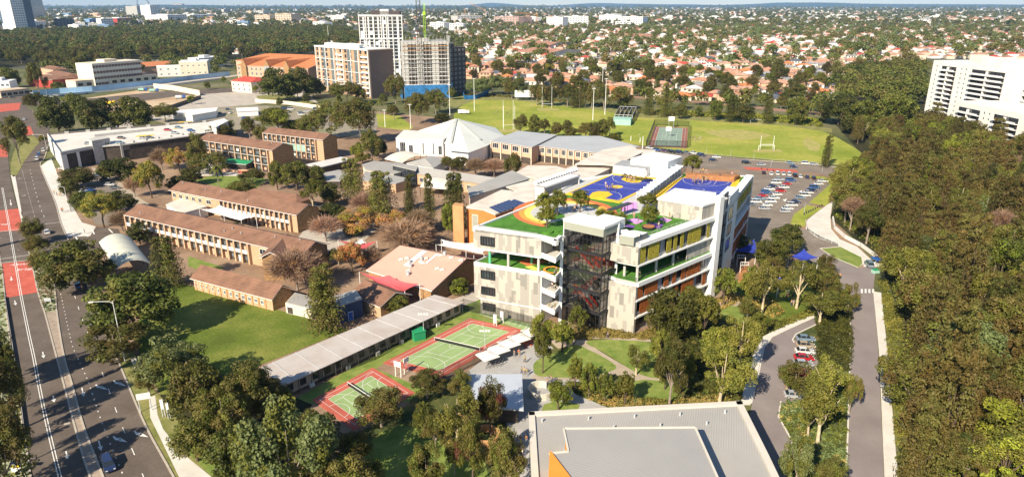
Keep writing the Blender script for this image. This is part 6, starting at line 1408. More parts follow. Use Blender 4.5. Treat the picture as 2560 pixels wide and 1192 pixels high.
for ln in '''gum|4,295,66,398|tall dark tree on the planted median at the left edge
gum|60,237,96,276|small dark tree between the far road lanes
gum|50,545,104,605|upper of three tall thin trees on the road median
gum|58,588,118,640|middle of three tall thin trees on the road median
gum|75,622,130,684|lowest of three tall thin trees on the road median
dense|118,603,272,730|big spreading dark tree overhanging the road beside the shade vault
dense|232,679,421,850|largest dark round tree behind the street lamp arm
casuarina|340,598,466,712|loose green tree right of the pale shade vault
gum|217,800,364,905|olive tree standing in front of the street lamp base
sage|357,838,508,985|greyish gum between the road and the shaded lawn corner
round|429,903,560,1062|round green tree beside the footpath bend
gum|495,960,612,1108|brownish green tree right of the footpath sign
gum|566,905,690,1050|brown-tinged gum with pale trunk at the end of the demountables
gum|616,950,722,1040|small brownish tree near the shaded end of the court
sage|600,1008,832,1290|largest pale green gum at the bottom of the photo
round|520,1075,640,1215|dark round tree left of the largest pale green gum
round|430,1040,540,1150|green tree by the lower footpath
gum|765,1142,940,1330|yellow-green crown cut by the bottom edge
dense|700,1030,850,1160|dark tree in deep shade beside the second court
gum|840,1080,930,1170|dark olive tree at the edge of the foreground lawn
gum|891,966,1012,1068|lone round olive tree over the lower court
gum|1023,924,1112,996|olive tree at the corner of the two courts
palegum|1085,970,1197,1102|yellow-green gum with white branches, left of the walkway roof
young|1038,1000,1078,1062|slim young tree beside the yellow-green gum
plum|1190,936,1262,1076|tall dark tree casting shade on the walkway roof
plum|1142,1050,1218,1205|tall thin tree in front of the curved timber wall
gum|1025,1108,1112,1245|reddish green tree on the foreground lawn
gum|1218,1078,1312,1235|dark tree beside the gym's left wall
gum|1110,1100,1160,1180|low olive tree on the foreground lawn edge
young|1418,888,1460,962|first young tree of the row below the lawn, leftmost
young|1450,903,1499,978|second young tree of the row below the lawn
young|1490,926,1540,992|third young tree of the row below the lawn
young|1538,930,1593,1000|last young tree of the row below the lawn, rightmost
green|1362,952,1433,1022|bright green small tree beside the curved cream wall
young|1333,808,1382,906|young tree at the plaza edge nearest the sails
young|1321,778,1384,850|young tree by the foot of the school balconies
young|1374,796,1438,864|young tree in front of the tower foot, lower left
young|1420,762,1472,824|young tree standing before the glass stair tower
round|1614,724,1738,850|big dark green tree against the orange screens
round|1700,716,1760,775|dark tree close behind the big dark green one
young|1728,731,1802,832|olive young tree left of the white pier
young|1626,820,1682,905|young tree below the big dark green one
gum|1638,850,1722,1002|tall gum with thin trunk above the gym roof
palegum|1735,860,1880,990|wide gum with a white forked trunk above the gym roof
young|1650,845,1714,910|small olive tree beside the tall gum
young|1750,812,1828,900|olive tree in the middle of the garden wood
young|1785,666,1847,748|round young tree right of the white pier foot
palegum|1808,780,1906,905|light olive gum beside the inner road bend
young|1853,660,1907,744|round young tree beside the timber deck
young|1876,772,1924,830|small round tree above the inner road
round|1930,558,2004,632|dark green tree in the car park shade
round|1890,600,1972,672|broad dark tree in front of the blue sail
palegum|1868,652,1960,762|tall gum with a leaning white trunk in the playground
palegum|1960,640,2045,745|tall gum with an orange trunk in the playground
gum|2045,636,2090,692|dark tree between the playground and the road
gum|2025,672,2100,750|dense olive tree at the playground edge by the road
palegum|2003,715,2112,798|yellow-green gum above the hedge corner
gum|2104,708,2148,778|dark tree at the zebra crossing
gum|1950,902,2036,992|gum over the parked red cars
palegum|2020,890,2128,1012|wide gum over the end of the parked cars
palegum|1998,945,2122,1082|widest yellow-green gum on the traffic island
gum|2112,925,2154,1028|dark crown overhanging the access road
sage|1955,1088,2038,1215|grey-green tree at the corner of the gym and road
gum|2040,1150,2120,1260|olive tree at the bottom of the traffic island
casuarina|731,672,905,822|big dark casuarina at the end of the lawn
shrub|1121,694,1171,736|round clipped shrub beside the new school
round|962,738,1021,784|grey-green bushy tree by the demountable roof
red|842,600,914,678|orange and red autumn tree over the courtyard
bare|905,618,952,668|small bare tree beside the autumn tree
bare|671,622,806,724|big reddish bare tree against the brick wing
round|671,404,709,468|round green tree, first of four below the brick block
round|706,404,770,470|broad green tree, second of four below the brick block
round|764,416,812,468|green tree, third of four below the brick block
palegum|752,450,808,512|pale-branched green tree beside the hall roof
dense|803,460,852,514|dark tree below the flat brown roof
casuarina|840,402,926,492|tall feathery tree in front of the grey roofs
casuarina|892,436,1007,540|largest feathery casuarina in the campus centre
casuarina|1003,444,1057,534|slim casuarina left of the cream barrel roof
casuarina|1046,446,1100,558|tall thin casuarina beside the cream barrel roof
casuarina|1086,442,1188,562|double-topped casuarina above the tan hall
shrub|1104,512,1134,580|bright green creeper tree beside the tan pier
bare|877,482,938,536|pale bare tree in front of the casuarinas
dense|800,508,862,548|low dark trees beside the second brick block
autumn|848,524,956,580|wide orange bare tree in the courtyard
autumn|945,522,1020,582|orange-leaved tree in the courtyard centre
bare|1016,524,1078,582|bare tree on the right of the courtyard
bare|948,566,1078,614|wide pale bare tree in front of the pink roof
shrub|877,356,910,394|green tree by the foot of the brick block
yellow|888,380,926,408|low yellow-green shrub tree beside the paved slope
gum|901,322,954,398|tall dark gum beside the church hall path
gum|780,252,868,338|wide dark gum left of the far lawn
gum|850,250,948,348|dense dark gum in the centre by the far lawn
green|640,285,748,320|bright green trees behind the brick block
gum|635,312,682,356|brownish trees at the roof end of the brick block
gum|1104,390,1146,424|small gum in front of the church hall
round|1130,392,1172,426|dense low gum beside the church hall
bare|1164,396,1214,440|bare pink tree in the church courtyard
bare|1208,398,1262,440|second bare pink tree in the church courtyard
gum|1260,380,1302,452|olive trees left of the cream hall
dense|98,244,178,336|dark tree mass nearest the road behind the parking deck
dense|160,236,222,304|dark tree beside the excavation
dense|205,250,292,332|broad dark tree behind the parking deck
dense|288,244,374,328|dark tree in front of the excavation pit
gum|70,160,112,236|brownish dark tree left of the brick flats
dense|0,170,46,218|dark tree at the far left edge
round|128,205,160,228|round tree in front of the tan flats
round|151,424,231,462|spreading green tree in the roadside car park
round|153,450,194,490|green tree next to the parked cars by the road
round|176,478,236,526|bright tree at the corner of the roadside car park
yellow|208,480,292,562|yellow-green tree, largest of the roadside car park
dense|264,478,336,532|dark round tree right of the roadside car park
yellow|337,398,404,486|tall yellow-green tree in front of the parking deck
dense|250,404,342,442|low dark shrubs below the parking deck wall
autumn|412,366,474,422|orange autumn tree beside the parking deck
bare|376,372,426,420|bare brown tree beside the parking deck
gum|466,333,513,421|tall dark tree at the end of the brick block
gum|476,384,566,430|olive tree in front of the brick block
bare|312,442,354,488|bare tree by the school driveway
bare|276,528,328,574|grey bare tree at the end of the longest block
dense|322,556,370,612|dark shrub at the end of the longest block
gum|604,294,642,346|olive tree between the brick blocks
gum|511,322,586,346|low brown trees behind the brick block roof
yellow|96,336,115,358|small yellow-green tree at the corner of the parking deck
dense|650,174,738,252|largest dark tree left of the tan apartments
dense|705,172,778,248|dark tree beside the tan apartments
dense|755,195,808,242|smaller dark tree at the foot of the tan apartments
gum|822,206,910,256|grey-green trees in front of the tan apartments
gum|962,186,1012,252|dark tree between the towers
gum|1012,235,1078,302|olive tree in front of the blue netting
gum|1058,222,1118,278|brownish tree in front of the blue netting
dense|966,262,994,288|small dark shrub at the construction site corner
dense|1088,284,1128,308|low dark bush on the edge of the field
sage|1166,196,1218,238|pale grey tree left of the blue hoarding
sage|1201,186,1262,232|pale grey-green tree right of the blue hoarding
gum|1257,196,1302,242|grey tree behind the scoreboard
sage|1280,196,1318,244|grey tree beside the scoreboard
gum|1324,210,1360,258|first dark tree right of the scoreboard
gum|1358,212,1404,260|second dark tree right of the scoreboard
gum|1400,210,1438,262|third dark tree of the line behind the goalposts
casuarina|1430,208,1470,264|fourth dark tree of the line behind the goalposts
gum|1462,212,1498,264|fifth dark tree of the line behind the goalposts
gum|1490,216,1530,268|sixth dark tree of the line beside the tall light
gum|1526,218,1582,270|dark tree left of the cricket nets
casuarina|1600,224,1646,282|upright tree right of the cricket nets
casuarina|1636,214,1692,284|tall upright tree in front of the railway
round|1688,260,1718,294|small round tree by the railway
round|1738,266,1757,290|smallest round bush by the railway
round|1772,250,1807,296|dark round tree on the embankment
casuarina|1804,240,1852,298|tall tree on the embankment
round|1834,262,1886,302|low green trees on the embankment
casuarina|1898,235,1945,302|tall trees left of the big fig
round|1968,244,2020,306|upright tree beside the palm
round|2052,240,2150,306|wide green fig at the corner of the oval
dense|2120,250,2210,330|wide yellow-green fig by the oval edge
round|2190,236,2290,330|broad green tree in front of the cream towers
gum|1285,284,1319,330|small gum between classroom roof and field
round|1321,288,1350,332|dark small tree left of the field hedge group
gum|1347,298,1374,334|olive small tree beside the field
gum|1376,306,1406,340|low olive tree behind the classroom roof
gum|1402,302,1432,342|second low olive tree behind the classroom roof
gum|1442,308,1488,344|wide dark tree behind the long classroom roof
dense|1485,300,1522,350|darkest tree behind the long classroom roof
gum|1512,294,1538,336|pale tall tree at the end of the field path
dense|1522,334,1552,352|low round bush beside the field path
casuarina|2054,345,2094,412|lone tall tree on the edge of the oval
dense|860,560,905,590|dark shrub tree beside the orange courtyard tree
bare|775,540,850,600|bare pinkish tree at the gable end of the second block
gum|640,595,700,640|small tree between the two long brick blocks
dense|560,560,610,585|low shrubs under the cream shade sail
gum|820,620,870,660|small tree right of the brick wing
bare|1030,570,1090,608|pale bare tree near the white garden wall
dense|700,520,760,560|dark hedge tree at the roof end of the low hall
gum|560,455,640,500|low trees along the courtyard lawn
gum|600,420,660,460|tree between the courtyard lawn and the brick block
round|450,420,505,460|round tree at the left of the courtyard lawn
dense|420,440,470,480|dark bushes at the courtyard garden
gum|380,260,440,300|grey-green tree at the edge of the pit
gum|540,300,590,330|tree at the far end of the parking deck
dense|700,300,760,340|dark trees above the three-storey block
gum|740,290,800,345|olive gum right of the three-storey block roof
dense|925,345,965,392|dark trees at the shaded path by the church hall
palegum|1560,862,1625,925|pale young gum on the right lawn edge
young|1640,900,1690,960|small garden tree beside the forked path
young|1700,760,1745,815|olive tree at the foot of the orange screens
gum|1905,640,1960,700|dense dark tree between the blue sails
dense|1830,590,1880,640|dark low tree at the far corner of the new school
gum|330,905,400,985|grey gum leaning over the footpath
dense|600,1110,700,1200|dark understorey tree left of the pale green gum
gum|900,1150,960,1240|olive tree at the bottom of the foreground lawn
gum|1055,1040,1120,1120|small gum between the court and the foreground lawn
round|1545,222,1572,270|dense upright tree at the corner of the cricket nets
gum|1342,214,1372,262|dark tree between the first and second behind the goalposts
casuarina|1416,208,1452,264|feathery tree inside the line behind the goalposts
gum|1448,206,1480,262|dark tree inside the line behind the goalposts
gum|1410,318,1445,345|low olive tree between two others behind the classroom roof
gum|1470,306,1500,348|dark tree joined to the darkest one behind the long roof
dense|1030,1010,1090,1085|dark shaded tree between the court and the yellow-green gum
gum|1120,925,1180,1000|tree at the left end of the walkway roof
palegum|1990,985,2070,1075|lower yellow-green gum on the traffic island
young|1700,880,1745,950|garden tree between the two tall gums
gum|1850,740,1890,800|small dense tree beside the crossing path'''.split('\n'):
    k_,bx_,lb_ = ln.split('|'); b_ = [float(q) for q in bx_.split(',')]
    tree_box(*b_,k_,lb_,'shrub' if k_ == 'shrub' or 'shrub' in lb_ or 'bush' in lb_ else ('bare_tree' if k_ == 'bare' else ('conifer' if k_ == 'casuarina' else 'tree')),clear=(.03 if k_ in ('shrub','dense') else (.3 if k_ in ('palegum','young') else .12)))
for ln in '''young|1334,478,1386,528|rooftop tree at the back left of the running track
young|1368,470,1421,526|wide rooftop tree behind the running track
young|1425,472,1476,520|rooftop tree beside the blue court corner
young|1340,514,1396,560|rooftop tree on the green mound
young|1592,483,1648,520|rear rooftop tree in front of the penthouse
young|1597,509,1653,556|rooftop tree in the round planter
shrub|1489,521,1518,548|first rooftop shrub beside the tower, leftmost
shrub|1509,525,1540,555|middle rooftop shrub beside the tower
shrub|1534,530,1568,562|largest rooftop shrub beside the tower, rightmost
young|1707,386,1757,428|rooftop tree behind the timber seating'''.split('\n'):
    k_,bx_,lb_ = ln.split('|'); b_ = [float(q) for q in bx_.split(',')]
    tree_box(*b_,k_,lb_,'rooftop_tree' if k_ == 'young' else 'rooftop_shrub',zb=24.1,clear=.25 if k_ == 'young' else .05)
# left roadside trees beyond the verge
for k,(bx_,lb_) in enumerate((((-50,820,30,965),'dark roadside tree at the left edge, topmost of three'),((-70,905,52,1075),'dark roadside tree at the left edge, middle of three'),((-80,1040,70,1230),'dark roadside tree at the left edge, lowest of three'))):
    tree_box(*bx_,'gum',lb_,'tree')
for k,(u_,v_,L_) in enumerate(((296,1050,19),(294,922,21),(205,882,19),(150,1074,13),(235,895,20),(60,600,12))):
    g_ = G(u_,v_); x_,y_ = g_[0]-(L_-1)*math.cos(R(SUN_TO)),g_[1]-(L_-1)*math.sin(R(SUN_TO)); h_ = L_*math.tan(R(SUN_EL)); tree_at(x_,y_,0,2.5,h_*.43,h_*.57,'casuarina' if k % 2 else 'gum','roadside_tree','slim tree at the left edge throwing a long shadow over the lanes','slim roadside trees at the left edge')
# palms
def palm(u,v,h,label,r=3.2):
    x,y = G(u,v); t = thing('palm_tree',label,'palm',(x,y,0)); RelMB.ORG = (x,y)
    MB().path([(x,y,0),(x+.2,y,h*.5),(x,y,h)],.35,0,8).build('trunk',MAT['bark_grey'],t)
    for i in range(16):
        a = 6.28*i/16+.2*(i % 3); e = .5-.5*(i % 3); m = MB(); pts = []
        for k in range(6):
            s = k/5; pts.append((x+math.cos(a)*r*s,y+math.sin(a)*r*s,h+r*(e*s-.85*s*s)))
        for k in range(5):
            p,q = pts[k],pts[k+1]; w = .35*r*math.sin(math.pi*(k+.8)/5.8)*.5; nx,ny = -math.sin(a)*w,math.cos(a)*w
            m.face([(p[0]-nx,p[1]-ny,p[2]-.25*w),p,q,(q[0]-nx*.9,q[1]-ny*.9,q[2]-.25*w)]); m.face([p,(p[0]+nx,p[1]+ny,p[2]-.25*w),(q[0]+nx*.9,q[1]+ny*.9,q[2]-.25*w),q])
        m.build('frond',MAT['leaf_mid'],t)
for q in ((547,468,10,'slender palm in front of the green entrance canopy',3.6),(472,452,2,'low palm on the courtyard lawn',2.6),(950,280,9,'palm beside the construction site',3.4),(2025,288,9,'thick palm beside the railway',5),(1853,222,10,'tall palm among the suburb houses',3.5),(1740,190,12,'thin palm in the middle of the suburb',3.2),(2130,318,6,'palm between the figs by the oval',5),(1966,200,10,'palm among the right-hand houses',3.5)): palm(*q)
RelMB.ORG = (0,0)
# ---- the wood on the right: every tree stands on its own
FOR = [G(u,v) for u,v in ((2330,262),(2300,310),(2160,318),(2085,318),(2100,332),(2135,352),(2172,400),(2160,440),(2110,462),(2094,500),(2090,550),(2120,580),(2210,640),(2222,700),(2256,800),(2272,1192),(2276,1500),(3300,1500),(3300,400),(2800,300))]
fr_ = random.Random(5); pts = []
y = 96
while y < 640:
    sp = 8.6 if y < 300 else 10.5; x = 60+(int(y) % 3)*2
    while x < 420:
        px_,py_ = x+fr_.uniform(-2.6,2.6),y+fr_.uniform(-2.6,2.6)
        u,v = PX(px_,py_,12)
        if inpoly(px_,py_,FOR) and -20 < u < 2680 and v < 1330: pts.append((px_,py_))
        x += sp
    y += sp
FP = sorted(pts,key=lambda p: p[1]); print('forest',len(FP))
def forest_tree(x,y):
    far_ = y > 330; k = fr_.choice(['forest','shaggy','shaggy','gum','casuarina','shaggy','forest','shaggy','gum','palegum','green' if fr_.random() < .5 else 'shaggy','bare' if fr_.random() < .5 else 'sage'] if not far_ else ['forest','gum','round','shaggy','green','palegum','yellow' if fr_.random() < .4 else 'gum'])
    r = 4+4.6*fr_.random()**1.4; a = r*fr_.uniform(.8,1.3)*(1.35 if k in ('casuarina','shaggy') else 1); hh = fr_.uniform(5,11)
    nm = {'forest': 'brownish olive','gum': 'dull olive','casuarina': 'feathery upright','shaggy': 'shaggy brown-green','bare': 'bare grey','sage': 'grey-green','yellow': 'yellowish','palegum': 'yellow-green','green': 'bright green','round': 'dark rounded'}[k]
    ar = 'beyond the oval' if y > 330 else ('beside the white ramp' if y > 220 else ('beside the access road' if y > 150 else 'nearest the camera'))
    tree_at(x,y,0,r,a,max(hh,a*1.05),k,'forest_tree',f'{nm} tree in the dense wood on the right, {ar}','trees of the wood on the right')
for x,y in FP[:300]: forest_tree(x,y)
# ---- masses of trees too many to count
def tree_mass(name,label,pts,sizes,nl,mats,seed,clumps=7,lsz=.34):
    rs = np.random.RandomState(seed); Q = []; M = []
    P_ = np.array([(p[0],p[1]) for p in pts]); S_ = np.array(sizes)
    d = rs.normal(size=(len(pts),clumps,3)); d /= np.linalg.norm(d,axis=2,keepdims=True); d[...,2] = np.abs(d[...,2])*.9-.25
    cen = d*(.35+.3*rs.random((len(pts),clumps,1)))*S_[:,None,None]; cen[...,0] += P_[:,0:1]; cen[...,1] += P_[:,1:2]; cen[...,2] = cen[...,2]*1.15+S_[:,None]*1.0
    rad = (S_[:,None]*(.42+.2*rs.random((len(pts),clumps)))).reshape(-1); cen = cen.reshape(-1,3); sz = np.repeat(S_,clumps*nl)[:,None,None]
    q = leaf_quads(rs,cen,rad,nl,1.0,.9); c = q.mean(1,keepdims=True); q = c+(q-c)*sz*lsz
    mi = np.repeat(rs.randint(0,len(mats),len(pts)),clumps*nl); mj = rs.randint(0,len(mats),len(q)); mi = np.where(rs.random(len(q)) < .2,mj,mi)
    o = link(name,quad_mesh(name,q,mi,mats),None); tag(o,label,'trees',kind='stuff')
if len(FP) > 300: tree_mass('forest_trees','remaining crowns of the wood around the cream apartment towers',FP[300:],[fr_.uniform(4.5,7) for _ in FP[300:]],60,['leaf_olive','leaf_mid','leaf_brown','leaf_dark'],3,9,.2)
fz = random.Random(21); WOOD = [(-60,90),(120,84),(300,78),(420,72),(560,66),(640,72),(880,76),(886,120),(790,130),(770,140),(720,142),(640,150),(590,146),(560,150),(420,150),(345,150),(235,162),(210,200),(150,176),(60,168),(-60,175)]
WW = [G(u,v) for u,v in WOOD]; wp = []
n_ = 0
while len(wp) < 2300 and n_ < 60000:
    n_ += 1; x,y = fz.uniform(-1700,-150),fz.uniform(640,2500)
    if inpoly(x,y,WW): wp.append((y,x))
wp.sort(); 
for y,x in wp[:110]: tree_at(x,y,0,fz.uniform(7,10),fz.uniform(7,10),fz.uniform(8,11),fz.choice(['gum','dense','forest','round']),'woodland_tree','dark woodland tree '+('at the far left behind the brick flats' if PX(x,y,0)[0] < 200 else ('directly behind the cream office' if PX(x,y,0)[0] < 420 else 'behind the beige block and the orange-roofed institution')),'near trees of the left woodland')
tree_mass('woodland','dense dark woodland belt across the left background',[(x,y) for y,x in wp[110:]],[fz.uniform(7,12) for _ in wp[110:]],34,['leaf_dark','leaf_dark','leaf_mid','leaf_brown'],4,8,.24)
sp_ = []; ns = 0
while len(sp_) < 3900 and ns < 90000:
    ns += 1; x,y = fz.uniform(-1100,2300),fz.uniform(560,3300)
    if inpoly(x,y,SUBW): sp_.append((y,x))
sp_ += [(540+fz.random()*60,x) for x in [fz.uniform(60,300) for _ in range(20)] if inpoly(x,570,SUBW)]
sp_.sort()
for y,x in sp_[:170]:
    k = fz.choice(['gum','dense','round','green','gum','forest','casuarina','yellow' if fz.random() < .3 else 'round']); r = fz.uniform(3.5,8)
    tree_at(x,y,0,r,r*fz.uniform(.8,1.3),r*1.3,k,'garden_tree',{'gum': 'olive gum','dense': 'dark dense tree','round': 'round green tree','green': 'bright green tree','forest': 'brownish tree','casuarina': 'upright dark tree','yellow': 'yellow-leaved tree'}[k]+(' in the left' if PX(x,y,0)[0] < 1450 else (' in the middle' if PX(x,y,0)[0] < 1800 else ' in the right'))+' part of the nearest suburban houses','garden trees of the suburb')
tree_mass('suburb_trees','garden and street trees thick among the suburban roofs',[(x,y) for y,x in sp_[170:]],[3.5+8*fz.random()**1.5 for _ in sp_[170:]],26,['leaf_mid','leaf_dark','leaf_olive','leaf_brown','leaf_sage','leaf_mid'],6,7,.3)
fpt = []
while len(fpt) < 9000:
    u,v = fz.uniform(-60,2620),18.5+50*fz.random()**1.1
    if inpoly(u,v,[(-60,85),(700,90),(880,100),(1150,90),(1150,66),(2620,70),(2620,18),(-60,18)]): fpt.append(G(u,v))
tree_mass('distant_trees','far tree canopy thinning to the blue horizon',fpt,[fz.uniform(5,10)*(1+p[1]/5200) for p in fpt],9,['leaf_mid','leaf_dark','leaf_olive','leaf_dark'],8,3,.6)
lpt = [G(fz.uniform(620,1160),fz.uniform(66,130)) for _ in range(420)]+[G(fz.uniform(-20,640),fz.uniform(60,80)) for _ in range(160)]+[G(fz.uniform(120,600),fz.uniform(160,190)) for _ in range(60)]+[G(fz.uniform(1600,2080),fz.uniform(262,284)+(u_*0)) for u_ in range(14)]
lpt += [G(fz.uniform(2080,2310),fz.uniform(168,262)) for _ in range(150)]
lpt = [p for p in lpt if all(math.hypot(p[0]-a,p[1]-b) > 30 for a,b in (G(860,230),G(950,195),G(1060,235),G(680,165),G(300,200)))]
tree_mass('background_trees','trees around the mid-distance apartments, left and right',lpt,[fz.uniform(6,10) for _ in lpt],34,['leaf_mid','leaf_dark','leaf_olive'],9,8,.24)
# shrubs along rail, campus edges
def scatter(poly,n,h,sz,mats,name,label,seed,cat='planting',z0=0.1):
    """ground cover: leaf-sized faces through a low layer over the surveyed area"""
    rs = np.random.RandomState(seed); W_ = [G(u,v) for u,v in poly]; xs = [p[0] for p in W_]; ys = [p[1] for p in W_]; c = []
    rr = random.Random(seed)
    while len(c) < n:
        x,y = rr.uniform(min(xs),max(xs)),rr.uniform(min(ys),max(ys))
        if inpoly(x,y,W_): c.append((x,y))
    c = np.array(c); rad = h*(.5+.6*rs.random(n)); cen = np.column_stack([c,z0+rad*.35]); q = leaf_quads(rs,cen,rad,26,sz,.8,.5)
    mi = np.repeat((np.sin(c[:,0]*.35)+np.cos(c[:,1]*.41)+rs.normal(size=n)*.8 > .2).astype(int)+(rs.random(n) < .12),26); mi = np.minimum(mi,len(mats)-1)
    tag(link(name,quad_mesh(name,q,mi,mats)),label,cat,kind='stuff')
scatter([(2042,800),(2058,775),(2125,768),(2125,880),(2119,930),(2040,900),(2050,850)],900,1.1,.4,['leaf_mid','leaf_dark','leaf_sage'],'hedge_planting','dense dark green ground cover between the parked cars and the access road',1)
scatter([(1946,1042),(1956,1006),(2020,1000),(2060,930),(2119,930),(2114,1250),(1990,1250),(1962,1150),(1981,1105)],800,.7,.35,['leaf_mid','leaf_sage','leaf_shrub'],'island_planting','mixed low planting on the traffic island',2)
scatter([(2190,700),(2216,700),(2232,752),(2258,810),(2275,1192),(2280,1400),(2262,1400),(2246,1192),(2220,880),(2204,731)],700,.7,.35,['leaf_gum','leaf_mid','leaf_sage'],'verge_planting','grassy planting along the white path at the edge of the wood',3)
scatter([(1395,835),(1480,818),(1590,838),(1640,820),(1640,850),(1500,845),(1440,850)],420,.8,.35,['leaf_shrub','leaf_shrub','leaf_mid'],'foundation_planting','golden brown shrubs along the foot of the new school',4)
scatter([(1412,958),(1500,955),(1590,1000),(1700,1000),(1840,985),(1850,1010),(1570,1036),(1500,1010),(1440,985)],700,.8,.35,['leaf_mid','leaf_shrub','leaf_sage'],'garden_planting','mixed garden bed between the lawn and the gym roof',5)
scatter([(1660,860),(1750,760),(1790,755),(1800,830),(1900,800),(1960,805),(1890,850),(1850,1000),(1720,1000),(1700,900)],1500,.8,.4,['leaf_mid','leaf_dark','leaf_shrub'],'garden_planting','shrubby planting under the garden gums right of the lawns',6)
scatter([(1785,758),(1830,738),(1860,748),(1800,775)],260,.9,.4,['leaf_shrub','leaf_shrub','leaf_autumn'],'foundation_planting','golden shrubs beside the white pier foot',7); scatter([(1870,735),(1920,740),(1960,780),(1940,800),(1890,780)],260,.8,.4,['leaf_shrub','leaf_mid','leaf_autumn'],'foundation_planting','golden shrubs around the crossing path',8)
scatter([(1970,800),(2040,770),(2060,770),(2036,786),(1972,812),(1915,835),(1920,815)],260,.8,.4,['leaf_mid','leaf_gum','leaf_sage'],'verge_planting','green planting strip above the curved inner road',9)
scatter([(1010,1060),(1130,1030),(1200,1060),(1210,1140),(1130,1115),(1080,1075)],600,.7,.35,['leaf_sage','leaf_shrub','leaf_plum'],'garden_planting','grey-green and rusty shrubs beside the foreground lawn',10)
scatter([(-60,640),(0,645),(3,661),(12,739),(27,869),(44,945),(56,1050),(77,1192),(-60,1192)],500,.5,.35,['leaf_sage','leaf_gum'],'verge_planting','pale sage ground cover at the left edge of the road',11); scatter([(82,656),(122,664),(137,731),(140,774),(113,781),(98,734)],220,.45,.3,['leaf_sage','leaf_dry'],'median_planting','pale sage and straw planting on the road median',12)
scatter([(560,1100),(640,1120),(820,1190),(900,1300),(700,1320),(560,1200)],300,.6,.4,['leaf_dark','leaf_mid'],'understorey','low undergrowth under the foreground gums',13)
scatter([(1090,292),(1130,240),(1290,246),(1540,270),(1620,288),(1960,304),(1960,290),(1640,276),(1560,262),(1290,240),(1130,232)],900,.9,.8,['leaf_mid','leaf_shrub','leaf_olive'],'embankment_scrub','scrub along the bank behind the playing fields',14)
scatter([(1640,276),(1960,292),(2060,300),(2050,318),(1900,302),(1660,286)],500,1.8,1.0,['leaf_mid','leaf_bright','leaf_dark'],'embankment_hedge','green hedge mass below the railway',15)

scatter([(2230,700),(2262,800),(2290,1192),(2290,1350),(2560,1350),(2460,900),(2330,700),(2260,620)],1500,2.2,.6,['leaf_olive','leaf_mid','leaf_bright'],'undergrowth','undergrowth filling the gaps at the edge of the wood',16,'undergrowth')
scatter([(2085,545),(2210,640),(2230,700),(2260,700),(2330,640),(2200,480),(2110,470)],900,2.0,.7,['leaf_olive','leaf_mid','leaf_bright'],'undergrowth','undergrowth behind the curved white wall',17,'undergrowth')

nw = [(150,330),(640,236),(700,240),(745,246),(810,232),(850,262),(905,262),(930,232),(560,212),(520,225),(480,262),(700,268),(768,262),(1180,246),(1130,250),(985,300),(960,262),(660,222),(440,290),(340,306),(120,300),(100,262)]
for k,(u,v) in enumerate(nw):
    x,y = G(u,v); r = fz.uniform(2.5,5.5); tree_at(x,y,0,r,r*1.1,r*1.4,fz.choice(['gum','dense','green','round']),'street_tree','small street tree between the site hoarding, car yard and apartment blocks','street trees of the northern roads')
# ================================================================== courts and fences
RelMB.ORG = (0,0)
plain('court_green',(.26,.36,.15),.85,.1,.2); plain('court_red',(.44,.11,.075),.85,.12,.2); plain('court_far',(.28,.12,.09),.85,.15,.2); plain('court_dull',(.22,.3,.24),.85,.1,.2)
def court(name,label,T,Lf,Bt,inset=2.6,green='court_green',red='court_red',net=True):
    T,Lf,Bt = (V2(G(*q)) for q in (T,Lf,Bt)); a = (Lf-T); b = (Bt-Lf); L,Wd = a.length,b.length; a.normalize(); b.normalize()
    t = thing(name,label,'sports court',(T.x,T.y,0)); RelMB.ORG = (T.x,T.y)
    f = lambda s,r: (T.x+a.x*s+b.x*r,T.y+a.y*s+b.y*r); rc = lambda s0,r0,s1,r1: [f(s0,r0),f(s1,r0),f(s1,r1),f(s0,r1)]
    MB().prism(rc(0,0,L,Wd),0,.13).build('surround',MAT[red],t); MB().prism(rc(inset,inset,L-inset,Wd-inset),.13,.15,bottom=False).build('playing_surface',MAT[green],t)
    m = MB(); z = .17; ln = lambda pts,w=.1: ribbon(m,pts,w,z)
    i,e = inset,inset*.45; ln([f(e,e),f(L-e,e),f(L-e,Wd-e),f(e,Wd-e),f(e,e)]); ln([f(i,i),f(L-i,i),f(L-i,Wd-i),f(i,Wd-i),f(i,i)]); ln([f(L/2,i),f(L/2,Wd-i)])
    q = Wd*.28; ln([f(i,q),f(L-i,q)]); ln([f(i,Wd-q),f(L-i,Wd-q)]); ln([f(L*.3,q),f(L*.3,Wd-q)]); ln([f(L*.7,q),f(L*.7,Wd-q)]); ln([f(L*.3,Wd/2),f(L*.7,Wd/2)])
    for c,s in ((e,1),(L-e,-1)):
        for rr in (Wd*.18,Wd*.4): ln([f(c+s*rr*math.sin(k/14*3.1416),Wd/2-rr*math.cos(k/14*3.1416)) for k in range(15)])
    ln([f(L/2+1.7*math.cos(k/16*6.2832),Wd/2+1.7*math.sin(k/16*6.2832)) for k in range(17)])
    m.build('court_line',MAT['white_line'],t)
    if net:
        n = MB(); n.bar((*f(L/2,i*.6),0),(*f(L/2,i*.6),1.15),.1).bar((*f(L/2,Wd-i*.6),0),(*f(L/2,Wd-i*.6),1.15),.1); n.build('net_post',MAT['steel'],t)
        n = MB().prism([f(L/2-.02,i*.6),f(L/2+.02,i*.6),f(L/2+.02,Wd-i*.6),f(L/2-.02,Wd-i*.6)],.2,1.0); n.build('net',MAT['net'],t); MB().bar((*f(L/2,i*.6),1.05),(*f(L/2,Wd-i*.6),1.05),.1).build('net_tape',MAT['white_line'],t)
    return f,L,Wd
m,t_,b_ = nodes('net',.9,.1); tr = t_.nodes.new('ShaderNodeBsdfTransparent'); mx = t_.nodes.new('ShaderNodeMixShader'); mx.inputs[0].default_value = .5; b_.inputs['Base Color'].default_value = (.02,.02,.02,1)
